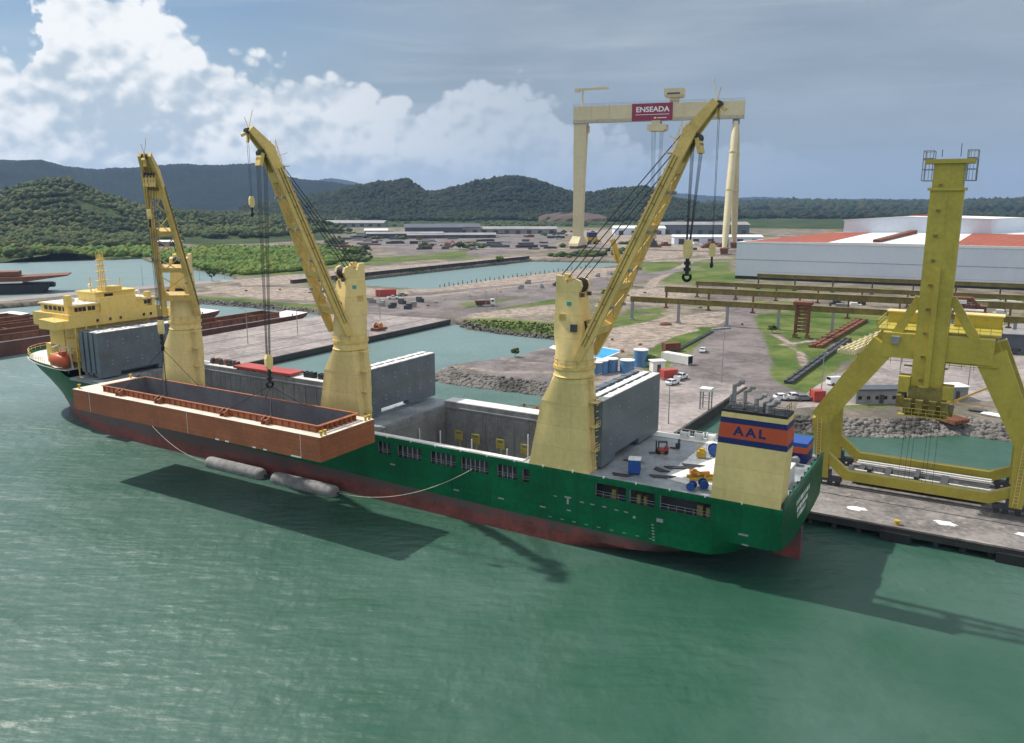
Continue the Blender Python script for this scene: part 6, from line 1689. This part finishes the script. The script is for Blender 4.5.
truck('white truck parked far off on the grey yard behind the far quay', 474, 250, .2, 'white', M['concrete'])

# ------------------------------------------------------------------ small yard buildings and containers
def container(label, u, v, rz, mat, L_=6.1, dark_end=False, name='shipping_container', cat='container', h=2.6):
    t = empty(name, label, cat, at_px(u, v, LAND + .02), rz)
    q = MB(); q.bb(-L_ / 2, L_ / 2, -1.2, 1.2, .12, h)
    n = int(L_ / .55)
    for k in range(n):
        x = -L_ / 2 + .3 + .55 * k
        for sg_ in (-1, 1): q.bb(x - .1, x + .1, sg_ * 1.22 - .03, sg_ * 1.22 + .03, .3, h - .2)
    q.build('body', mat, t)
    q = MB()
    for x in (-L_ / 2, L_ / 2):
        for y in (-1.2, 1.2): q.cut(); q.bb(x - .1, x + .1, y - .1, y + .1, 0, h + .05)
    q.build_all('corner_post', mat, t)
    q = MB(); q.bb(L_ / 2 + .01, L_ / 2 + .05, -1.0, 1.0, .3, h - .2); 
    for y in (-.5, -.1, .1, .5): q.tube((L_ / 2 + .08, y, .3), (L_ / 2 + .08, y, h - .2), .03, n=4)
    q.build('door', M['dark'] if dark_end else M['grey'], t)
container('long orange-red container on the grey yard behind the middle crane', 386, 296, .33, M['redcov'], 9.5, True, h=3.2)
container('long white trailer container beside the wide road, left of the white car', 677, 362.5, -.85, M['white'], 9.2, True)
container('rusty brown container in the grass beside the wide road', 671, 351, .3, M['rust'], 5)
container('small red container at the corner of the apron behind the hatch cover', 668, 379, .4, M['redcov'], 4)
container('red kiosk box at the roadside beside the parked cars', 817, 401, .1, M['redcov'], 2.5, name='kiosk', cat='kiosk')
def hut(label, u, v, rz, sx, sy, h, wall, roof, name='hut'):
    t = empty(name, label, 'hut', at_px(u, v, LAND + .02), rz)
    MB().bb(-sx / 2, sx / 2, -sy / 2, sy / 2, 0, h).build('wall', wall, t)
    q = MB(); q.bb(-sx / 2 - .3, sx / 2 + .3, -sy / 2 - .3, sy / 2 + .3, h, h + .25); q.build('roof', roof, t)
    MB().bb(-.5, .5, -sy / 2 - .05, -sy / 2, .05, 2.1).build('door', M['darkgrey'], t)
    q = MB(); 
    for x in np.arange(-sx / 2 + .9, sx / 2 - .5, 2.0):
        if abs(x) > .8: q.bb(x - .4, x + .4, -sy / 2 - .05, -sy / 2, 1.0, 1.8)
    if len(q.v): q.build('window', M['glass'], t)
    return t
hut('small white hut with a dark door beside the blue tanks', 657, 371, .2, 3.4, 2.8, 2.8, M['white'], M['white'])
hut('low grey shed with a white front between the portal crane legs', 877, 401.5, .05, 12, 4, 3.2, M['shed'], M['sheddark'])
hut('white-roofed hut on the shore under the portal mast', 952, 398, .1, 5, 4, 3.0, M['grey'], M['roofwhite'])
t = empty('cabin', 'small white-topped stilt cabin at the corner of the apron', 'cabin', (*SW(34.2, 78, LAND)[:2], LAND), SA)
q = MB()
for x in (-1, 1):
    for y in (-1, 1): q.bb(x - .12, x + .12, y - .12, y + .12, 0, 4.2)
q.ladder((1.3, 0, 0), (1.3, 0, 4), .8, (0, 1, 0), .06, .5)
for z in (1.4, 2.8): q.bb(-1, 1, -1.05, -.95, z, z + .1); q.bb(-1, 1, .95, 1.05, z, z + .1)
q.build('stilt_frame', M['conccol'], t); MB().bb(-1.3, 1.3, -1.3, 1.3, 4.2, 4.9).build('roof', M['white'], t)
# blue tanks
for k, (u, v, r, h, lab) in enumerate(((602, 373, 1.6, 3.4, 'leftmost blue tank of the row, half hidden by the crane pedestal'), (611, 371.5, 1.8, 3.5, 'second blue tank of the row, next to the leftmost one'), (627, 372.5, 1.95, 3.4, 'short blue tank with a white top in the middle of the row'), (640.5, 366, 2.0, 4.6, 'tallest blue tank of the row, standing farthest back'), (597, 374, 1.5, 3.2, 'blue tank hidden deepest behind the crane pedestal'))):
    t = empty('water_tank', lab, 'tank', at_px(u, v), 0, 'blue tanks beside the apron')
    q = MB(); q.tube((0, 0, 0), (0, 0, h), r, n=24); 
    for z in (h * .33, h * .66): q.tube((0, 0, z), (0, 0, z + .12), r + .05, n=24)
    q.build('tank_body', M['bluedrum'], t, smooth=40); q = MB(); q.tube((0, 0, h), (0, 0, h + .18), r + .1, n=24); q.tube((0, 0, h + .18), (0, 0, h + .3), .4, n=10); q.build('tank_lid', M['white'], t)
    q = MB(); q.ladder((0, -r - .1, 0), (0, -r - .1, h), .4, (1, 0, 0), .03, .4); q.build('ladder', M['grey'], t)
# pool
pl = [G(u, v, LAND) for u, v in ((588, 357), (602, 359.5), (624, 351), (592, 345.5))]
q = MB(); q.prism(pl, LAND - .2, LAND + .12); cx, cyy = sum(p[0] for p in pl) / 4, sum(p[1] for p in pl) / 4
t = empty('lined_pool', 'bright blue lined basin on the dirt behind the aft crane', 'pool', (0, 0, 0))
q.build('pool_rim', M['white'], t)
MB().prism([(cx + (p[0] - cx) * .88, cyy + (p[1] - cyy) * .88) for p in pl], LAND, LAND + .16).build('pool_liner', M['pool'], t)
q = MB(); pl2 = [G(u, v, LAND) for u, v in ((549, 348), (557, 350), (562, 347), (553, 345.5))]; q.prism(pl2, LAND, LAND + .1); o = q.build('tarpaulin', M['white']); tag(o, 'small pale tarpaulin spread on the dirt left of the aft crane', 'tarpaulin')
# stacked rails, racks and rusty plates in the grass
def strip_px(name, label, cat, a, b_, w, h, mat, n=4, gap=.0):
    pa, pb = Vector((*G(*a, LAND), LAND + .02)), Vector((*G(*b_, LAND), LAND + .02)); L_ = (pb - pa).length
    q = MB()
    for k in range(n): y = -w / 2 + w * (k + .5) / n; q.bb(0, L_, y - w / n * .42, y + w / n * .42, 0, h * (1 - .3 * (k % 2)))
    m_ = int(L_ / 6)
    for k in range(m_): q.bb(L_ * (k + .5) / m_ - .15, L_ * (k + .5) / m_ + .15, -w / 2, w / 2, h * .9, h * 1.15)
    o = q.build(name, mat, None, pa, math.atan2(pb.y - pa.y, pb.x - pa.x)); tag(o, label, cat); return o
strip_px('rail_stack', 'long dark stack of rails lying in the grass beside the wide road', 'rails', (788, 384), (848, 340), 2.2, .9, M['darkgrey'], 3)
strip_px('plate_stack', 'rusty brown stack of plates lying in the grass under the runways', 'plates', (815, 348), (862, 321), 4.2, 1.1, M['rust'], 4)
strip_px('steel_rack', 'pale yellow rack of tubes in the grass left of the portal crane', 'rack', (846, 354), (890, 334), 5.5, 1.6, M['goliath'], 8)
strip_px('concrete_kerb', 'pale concrete beam at the grass corner beside the wide road', 'kerb', (712, 330), (730, 328.5), 1.4, .5, M['concrete'], 1)
strip_px('pipe_run', 'dark pipes in the grass strip between dirt and the wide road', 'pipes', (675, 352), (712, 332), 1.2, .5, M['darkgrey'], 3)
q = MB(); q.ball((0, 0, 0), (2.6, 1.6, 1.2), 10, 6); o = q.build('earth_heap', M['rust'], None, at_px(665.5, 325), .2); tag(o, 'dark red earth heap under the nearest runway', 'heap')
# machinery and materials under the runways
for k in range(26):
    u = 830 + k * 7.2 + rnd.uniform(-3, 3); v = 301 + rnd.uniform(0, 15)
    q = MB(); a = rnd.uniform(2, 6)
    q.bb(-a, a, -.8, .8, 0, rnd.uniform(.6, 2)); q.bb(-a * .6, a * .4, -1.2, 1.2, 0, rnd.uniform(.8, 2.6)); q.tube((-a, .9, .7), (a, .9, .7), .5, n=8)
    o = q.build('steel_stock', rnd.choice([M['shed'], M['rust'], M['darkgrey'], M['whitedeck'], M['conccol']]), None, at_px(u, v), rnd.uniform(-.6, .3))
    tag(o, 'heap of steel sections and pipes among the runway columns', 'steel stock', 'steel stored under the crane runways')
# boats right of the portal mast
def boat(label, u, v, rz, L_, hull_m, deck_m):
    x, y = G(u, v, 0)
    t = empty('moored_boat', label, 'boat', (x, y, 0), rz)
    q = MB(); rings = []
    for x_, b_, zt in ((-L_ / 2, .85, 1.0), (-L_ * .2, 1.0, .95), (L_ * .2, .92, 1.05), (L_ * .4, .55, 1.3), (L_ / 2, .06, 1.6)):
        w = b_ * L_ * .16; rings.append([(x_, -w, zt), (x_, -w * .75, -.3), (x_, w * .75, -.3), (x_, w, zt)])
    q.loft(rings); q.build('hull', hull_m, t)
    q = MB(); q.bb(-L_ * .35, L_ * .1, -L_ * .1, L_ * .1, .9, 2.3); q.bb(-L_ * .4, L_ * .15, -L_ * .12, L_ * .12, 2.3, 2.42); q.build('wheelhouse', deck_m, t)
    q = MB(); q.bb(-L_ * .3, L_ * .05, -L_ * .102, -L_ * .1, 1.5, 2.0); q.build('window', M['glass'], t)
boat('red hulled white boat moored at the shore right of the portal mast', 1003, 427, -.9, 11, M['redcov'], M['white'])
boat('dark boat with a person-sized cabin beside the lime-green deck', 981, 421, -.6, 7, M['dark'], M['darkgrey'])
x, y = G(975, 410, 1.0); t = empty('work_pontoon', 'lime-green and teal work pontoon at the shore behind the right crane leg', 'pontoon', (x, y, .4), -.75)
q = MB(); q.bb(-9, 9, -2.6, 2.6, -.6, .9); q.build('pontoon_hull', M['lime'], t)
q = MB(); q.bb(4, 9.2, -2.7, 2.7, .9, 1.05); q.build('pontoon_deck', M['teal'], t)
q = MB(); q.rail([(-9, -2.5, .9), (2, -2.5, .9)], 1.3, .06, 1.5); q.bar((-6, 0, .9), (2, 1, 6), .4, .4); q.bb(-7, -5, -1, 1, .9, 2.6); q.build('pontoon_gear', M['yellow'], t)
# pipes racks at the shore under the mast
strip_px('pipe_stack', 'rusty pipe stack on the shore rocks under the portal mast', 'pipes', (915, 411), (962, 424), 4.5, .9, M['rust'], 9)

# ------------------------------------------------------------------ the yellow crawler crane and mobile plant beyond the aft crane
x, y = G(622, 286, LAND); t = empty('crawler_crane', 'orange-yellow crawler crane half hidden behind the aft crane jib', 'crawler crane', (x, y, LAND), .5)
q = MB(); 
for yy in (-2.6, 2.6): q.vprism([(-4.5, .3), (4.5, .3), (5, 1), (4.5, 1.6), (-4.5, 1.6), (-5, 1)], yy - .6, yy + .6)
q.build('track', M['dark'], t)
q = MB(); q.bb(-5, 3.5, -2, 2, 1.7, 4.6); q.bb(1, 4, -2.4, -.9, 2, 4.8); q.build('body', M['yellow'], t)
q = MB(); q.bar((2, 0, 3.5), (-5.0, 3, 25), 2.2, 1.8, (0, 1, 0)); q.bar((-5.0, 3, 25), (-2.5, 2, 13), 1.6, 1.2, (0, 1, 0)); q.build('boom', M['yellow'], t)
x, y = G(592, 244, LAND); t = empty('wheel_loader', 'yellow loader with a dark cab at the foot of the giant gantry crane', 'loader', (x, y, LAND), .3)
q = MB(); q.bb(-6, 5, -3, 3, 2, 7); q.bar((5, 0, 5), (10, 0, 2), 2, 1.4); q.build('body', M['yellow'], t)
q = MB(); q.bb(-5, 4, -2.8, 2.8, 7, 12); q.build('cab', M['navy'], t); wheels(t, (-4, 4), 3.0, 2.0, 1.2)

# ------------------------------------------------------------------ far sheds of the yard
def shed(label, u, v, L_, Wd, h, rz, wall, roof, group=None):
    x, y = G(u, v, LAND)
    t = empty('warehouse', label, 'warehouse', (x, y, LAND - .3), rz, group)
    q = MB(); n = max(2, int(L_ / 14)); q.bb(-L_ / 2, L_ / 2, 0, Wd, 0, h); q.build('wall', wall, t)
    q = MB(); q.add([(-L_ / 2 - 1, -1, h), (L_ / 2 + 1, -1, h), (L_ / 2 + 1, Wd / 2, h + Wd * .1), (-L_ / 2 - 1, Wd / 2, h + Wd * .1), (-L_ / 2 - 1, Wd + 1, h), (L_ / 2 + 1, Wd + 1, h)], [(0, 1, 2, 3), (3, 2, 5, 4), (0, 3, 4), (1, 5, 2), (0, 4, 5, 1)]); q.build('roof', roof, t)
    q = MB()
    for k in range(n): x_ = -L_ / 2 + L_ * (k + .5) / n; q.cut(); q.bb(x_ - 3, x_ + 3, -.1, 0, 0, min(h * .75, 6))
    q.build_all('gate', M['darkgrey'], t)
for a in (('long pale shed at the edge of the woods left of the yard', 345, 227, 130, 40, 7, -.05, M['shed'], M['conccol']),
          ('small white-roofed shed in the left of the far yard', 376, 234, 30, 22, 5, .1, M['shed'], M['roofwhite']),
          ('dark slate-roofed hall, the left half of the pair in the far yard', 434, 236, 72, 40, 11, .15, M['sheddark'], M['sheddark']),
          ('grey slate-roofed hall, the right half of the pair in the far yard', 458, 234.5, 60, 40, 10, .15, M['shed'], M['sheddark']),
          ('pale long shed in front of the slate-roofed halls', 452, 238.5, 105, 22, 4.5, .12, M['sheddark'], M['shed']),
          ('pale shed on the right of the far yard left of the giant gantry leg', 518, 234, 105, 30, 7, .05, M['shed'], M['shed']),
          ('low pale shed in the middle of the far yard', 405, 238.5, 90, 20, 6, .1, M['sheddark'], M['shed']),
          ('white rounded-roof hall seen under the giant gantry crane', 640, 235, 66, 30, 9, .0, M['wallwhite'], M['roofwhite']),
          ('long blue-grey hall seen under the giant gantry crane', 700, 234.5, 130, 35, 13, .0, M['hatch'], M['shed']),
          ('low white hall at the foot of the right gantry legs', 718, 244.5, 90, 20, 8, -.05, M['wallwhite'], M['roofwhite']),
          ('white-roofed waterside shed at the edge of the mangrove', 167, 246.5, 22, 14, 5, .05, M['conccol'], M['roofwhite']),
          ('pale house with a red roof at the foot of the forested hill', 22, 236, 26, 14, 5, .1, M['whitedeck'], M['roofred']),
          ('low pale house among the trees of the far shore', 56, 235.5, 24, 12, 4, .1, M['whitedeck'], M['shed']),
          ('small white house at the far left among the trees', 4, 236, 16, 12, 5, .1, M['wallwhite'], M['roofred'])):
    shed(*a)
for k in range(90):                                     # stock stored in the far yard
    u = rnd.uniform(335, 560); v = 233 + 17 * rnd.random() ** 1.6; s_ = rnd.uniform(3, 11)
    q = MB(); q.bb(-s_, s_, -2, 2, 0, rnd.uniform(1, 3.2)); q.bb(-s_ * .5, s_ * .8, -3, 0, 0, rnd.uniform(1, 4)); q.bb(-s_ * .9, -s_ * .3, 1, 3, 0, 2)
    o = q.build('stacked_material', rnd.choice([M['shed'], M['rust'], M['darkgrey'], M['darkgrey'], M['sheddark'], M['sheddark'], M['conccol'], M['quayside']]), None, at_px(u, v, LAND - .2), rnd.uniform(0, .4))
    tag(o, 'heap of stored material in the far yard', 'stored material', 'heaps stored in the far yard')
for u, v, lab in ((447, 247, 'red excavator among the stock of the far yard'),):
    x, y = G(u, v, LAND); t = empty('excavator', lab, 'excavator', (x, y, LAND), .3)
    q = MB(); q.bb(-3, 3, -2, 2, .2, 1.4); q.build('track', M['dark'], t); q = MB(); q.bb(-2.6, 2, -1.6, 1.6, 1.4, 3.8); q.bar((2, 0, 2.5), (6, 0, 6), .9, 1); q.bar((6, 0, 6), (8.5, 0, 2), .7, .8); q.build('body', M['redcov'], t)
for k in range(16):                                     # blocks on the yard beside the basins
    u, v = [(585, 281), (573, 283), (598, 277), (556, 286), (541, 288), (528, 284), (520, 289), (610, 275), (372, 303), (382, 306), (392, 308), (402, 304), (412, 307), (350, 307), (420, 302), (408, 309)][k]
    q = MB(); q.bb(-1.6, 1.2, -1.1, 1.1, 0, 1.6); q.bb(-.6, 2.0, -.8, .6, .4, 2.3)
    o = q.build('concrete_block', rnd.choice([M['darkgrey'], M['conccol'], M['shed']]), None, at_px(u, v), rnd.uniform(0, 3)); tag(o, 'dark block of stored equipment on the pale yard', 'stored block', 'blocks on the yard beside the basins')
for k, (u, v) in enumerate(((640, 247), (655, 247.5), (665, 246), (696, 246), (707, 248), (690, 250), (712, 245), (722, 247))):
    q = MB(); q.bb(-6, 6, -2, 2, 0, 2.2); q.bb(-3, 2, -2.5, 2.5, 2.2, 4); o = q.build('stored_section', rnd.choice([M['darkgrey'], M['rust'], M['whitedeck']]), None, at_px(u, v), rnd.uniform(0, .5)); tag(o, 'dark steel section on the ground under the giant gantry crane', 'steel section', 'sections under the giant gantry crane')
# rusty excavator-like gear on the broad pier
x, y = SW(170, 126, LAND)[:2]; t = empty('pier_winch', 'rusty orange winch gear on the edge of the broad pier', 'winch', (x, y, LAND + .05), SA)
q = MB(); q.bb(-1.5, 1.5, -3.5, 1, 0, 1.0); q.tube((-1, -1.5, 1.6), (1, -1.5, 1.6), .9, n=12); q.bb(-.4, .4, -6, -3.5, 0, .7); q.build('winch_frame', M['rust'], t)
q = MB(); q.tube((-1.2, -1.5, 1.6), (-1, -1.5, 1.6), 1.2, n=12); q.cut(); q.tube((1, -1.5, 1.6), (1.2, -1.5, 1.6), 1.2, n=12); q.build_all('drum_flange', M['orange'], t)

# ------------------------------------------------------------------ lamp posts
def lamp(label, x, y, z, h, rz=0, arm=True):
    t = empty('lamp_post', label, 'lamp post', (x, y, z), rz, 'lamp posts of the harbour')
    q = MB(); q.tube((0, 0, 0), (0, 0, h), .14, .08, 6); q.build('pole', M['conccol'], t)
    q = MB()
    if arm: q.path([(0, 0, h), (.8, 0, h + .5), (1.8, 0, h + .6)], .07, 5)
    q.bb(1.3, 2.2, -.16, .16, h + .5, h + .66); q.build('lamp_head', M['grey'], t)
posts = [('curved lamp post on the apron next to the dark water edge', *SW(37, 62)[:2], 9), ('lamp post standing in the wide purple-grey road', *G(721.5, 383), 13), ('lamp post beside the long dark rail stack', *G(821, 395), 10), ('lamp post in front of the low grey shed', *G(897, 401), 14), ('lamp post right of the portal mast', *G(967, 395), 16)]
for w in (62, 84, 106, 130, 150): posts.append((('lamp post on the broad pale pier', *SW(188, w)[:2], 11)))
for u, v in ((200, 281), (225, 279), (143, 286), (178, 284)): posts.append(('lamp post along the thin quay of the lagoon', *G(u, v), 10))
for u, v in ((486, 312), (497, 309), (556, 303)): posts.append(('slim mast on the bank of the inner basin', *G(u, v), 9))
for lab, x, y, h in posts: lamp(lab, x, y, LAND, h, rnd.uniform(0, 6))
# fence posts of the far basin edge
for k in range(34):
    f = k / 33; u, v = 440 + 150 * f, 288 - 20 * f
    q = MB(); q.tube((0, 0, 0), (0, 0, 1.6 + .5 * (k % 3)), .2, n=5); q.tube((0, 0, .9), (.6, 0, .9), .1, n=4)
    o = q.build('mooring_pile', M['dark'], None, at_px(u, v, LAND - .4)); tag(o, 'short dark pile on the near edge of the far basin', 'pile', 'dark piles along the far basin')

# ------------------------------------------------------------------ single trees
def tree(label, u, v, h, r, seed, z=LAND, group=None):
    x, y = G(u, v, z); rs = np.random.default_rng(seed)
    t = empty('tree', label, 'tree', (x, y, z), 0, group)
    q = MB(); q.tube((0, 0, -.2), (.1 * h * .2, 0, h * .55), .03 * h, .018 * h, 7)
    for k in range(4): a = k * 1.7; q.tube((0, 0, h * .35), (r * .55 * math.cos(a), r * .55 * math.sin(a), h * .75), .014 * h, .006 * h, 5)
    q.build('trunk', M['bark'], t)
    n = 46; d = rs.normal(size=(n, 3)); d /= np.linalg.norm(d, axis=1)[:, None]; d *= rs.uniform(.35, 1, (n, 1)) ** .5
    pts = np.column_stack([d[:, 0] * r, d[:, 1] * r, h * .68 + d[:, 2] * h * .3])
    o = wood('crown', pts, rs.uniform(.16, .34, n) * r, B1, LM['mangrove'] if seed % 2 else LM['scrub'], None, .8, seed, kind=None)
    for k_ in ('label', 'category', 'kind'):
        if k_ in o: del o[k_]
    o.parent = t
for k, (u, v, h, r, lab) in enumerate(((212, 281, 5.5, 2.6, 'lone round tree on the thin quay of the lagoon'), (352, 257, 6, 4, 'bushy tree at the right end of the mangrove thicket'), (772, 333, 2.2, 1.6, 'small bush at the grass edge right of the wide road'), (649, 366, 2.8, 2.0, 'leafy bush between the blue tanks and the white hut'), (515, 357, 2.4, 1.3, 'thin shrub on the back edge of the mole'), (606, 297, 3, 2.4, 'dark bush near the crawler crane'), (460, 250, 6, 5, 'round tree in front of the far yard sheds'), (500, 262, 4, 3, 'low tree on the far quay'))):
    tree(lab, u, v, h, r, 60 + k)

hut('dark grey workshop with a flat roof at the right edge beyond the portal crane', 1012, 352, -.35, 16, 9, 6, M['sheddark'], M['shed'], 'workshop')
x, y = G(572, 221, LAND); rs = np.random.default_rng(4)
q = MB(); rings = []
for f, z in ((1.0, -1), (.86, 6), (.6, 13), (.3, 17), (.05, 19)): rings.append([(95 * f * math.cos(2 * PI * k / 40) * rs.uniform(.9, 1.08), 60 * f * math.sin(2 * PI * k / 40) * rs.uniform(.9, 1.08), z * rs.uniform(.85, 1.1)) for k in range(40)])
o = q.loft(rings).build('earth_mound', paint('bare_red_earth', (.11, .075, .055), .95, .4, .05, rust=.5, rustcol=(.05, .06, .03), bump=.6), None, (x, y, LAND), .1); tag(o, 'broad bare brown earth mound behind the left leg of the giant gantry', 'mound')
for k in range(26):
    u, v = [(628, 296), (645, 293), (600, 303), (655, 303), (700, 308), (742, 325), (745, 296), (735, 300), (470, 296), (500, 292), (530, 303), (560, 297), (345, 301), (352, 297), (360, 304), (366, 299), (436, 303), (444, 300), (428, 306), (246, 291), (280, 290), (310, 293), (622, 352), (640, 345), (655, 357), (612, 340)][k]
    q = MB(); q.ball((0, 0, .1), (rnd.uniform(.5, 1.3), rnd.uniform(.4, 1), rnd.uniform(.3, .8)), 8, 5); q.bb(-.6, .8, -.3, .3, 0, .5)
    o = q.build('rubble_heap', rnd.choice([M['rust'], M['darkgrey'], M['shed'], M['quayside']]), None, at_px(u, v), rnd.uniform(0, 3)); tag(o, 'small dark heap of rubble on the bare yard', 'rubble', 'rubble heaps on the bare yard')
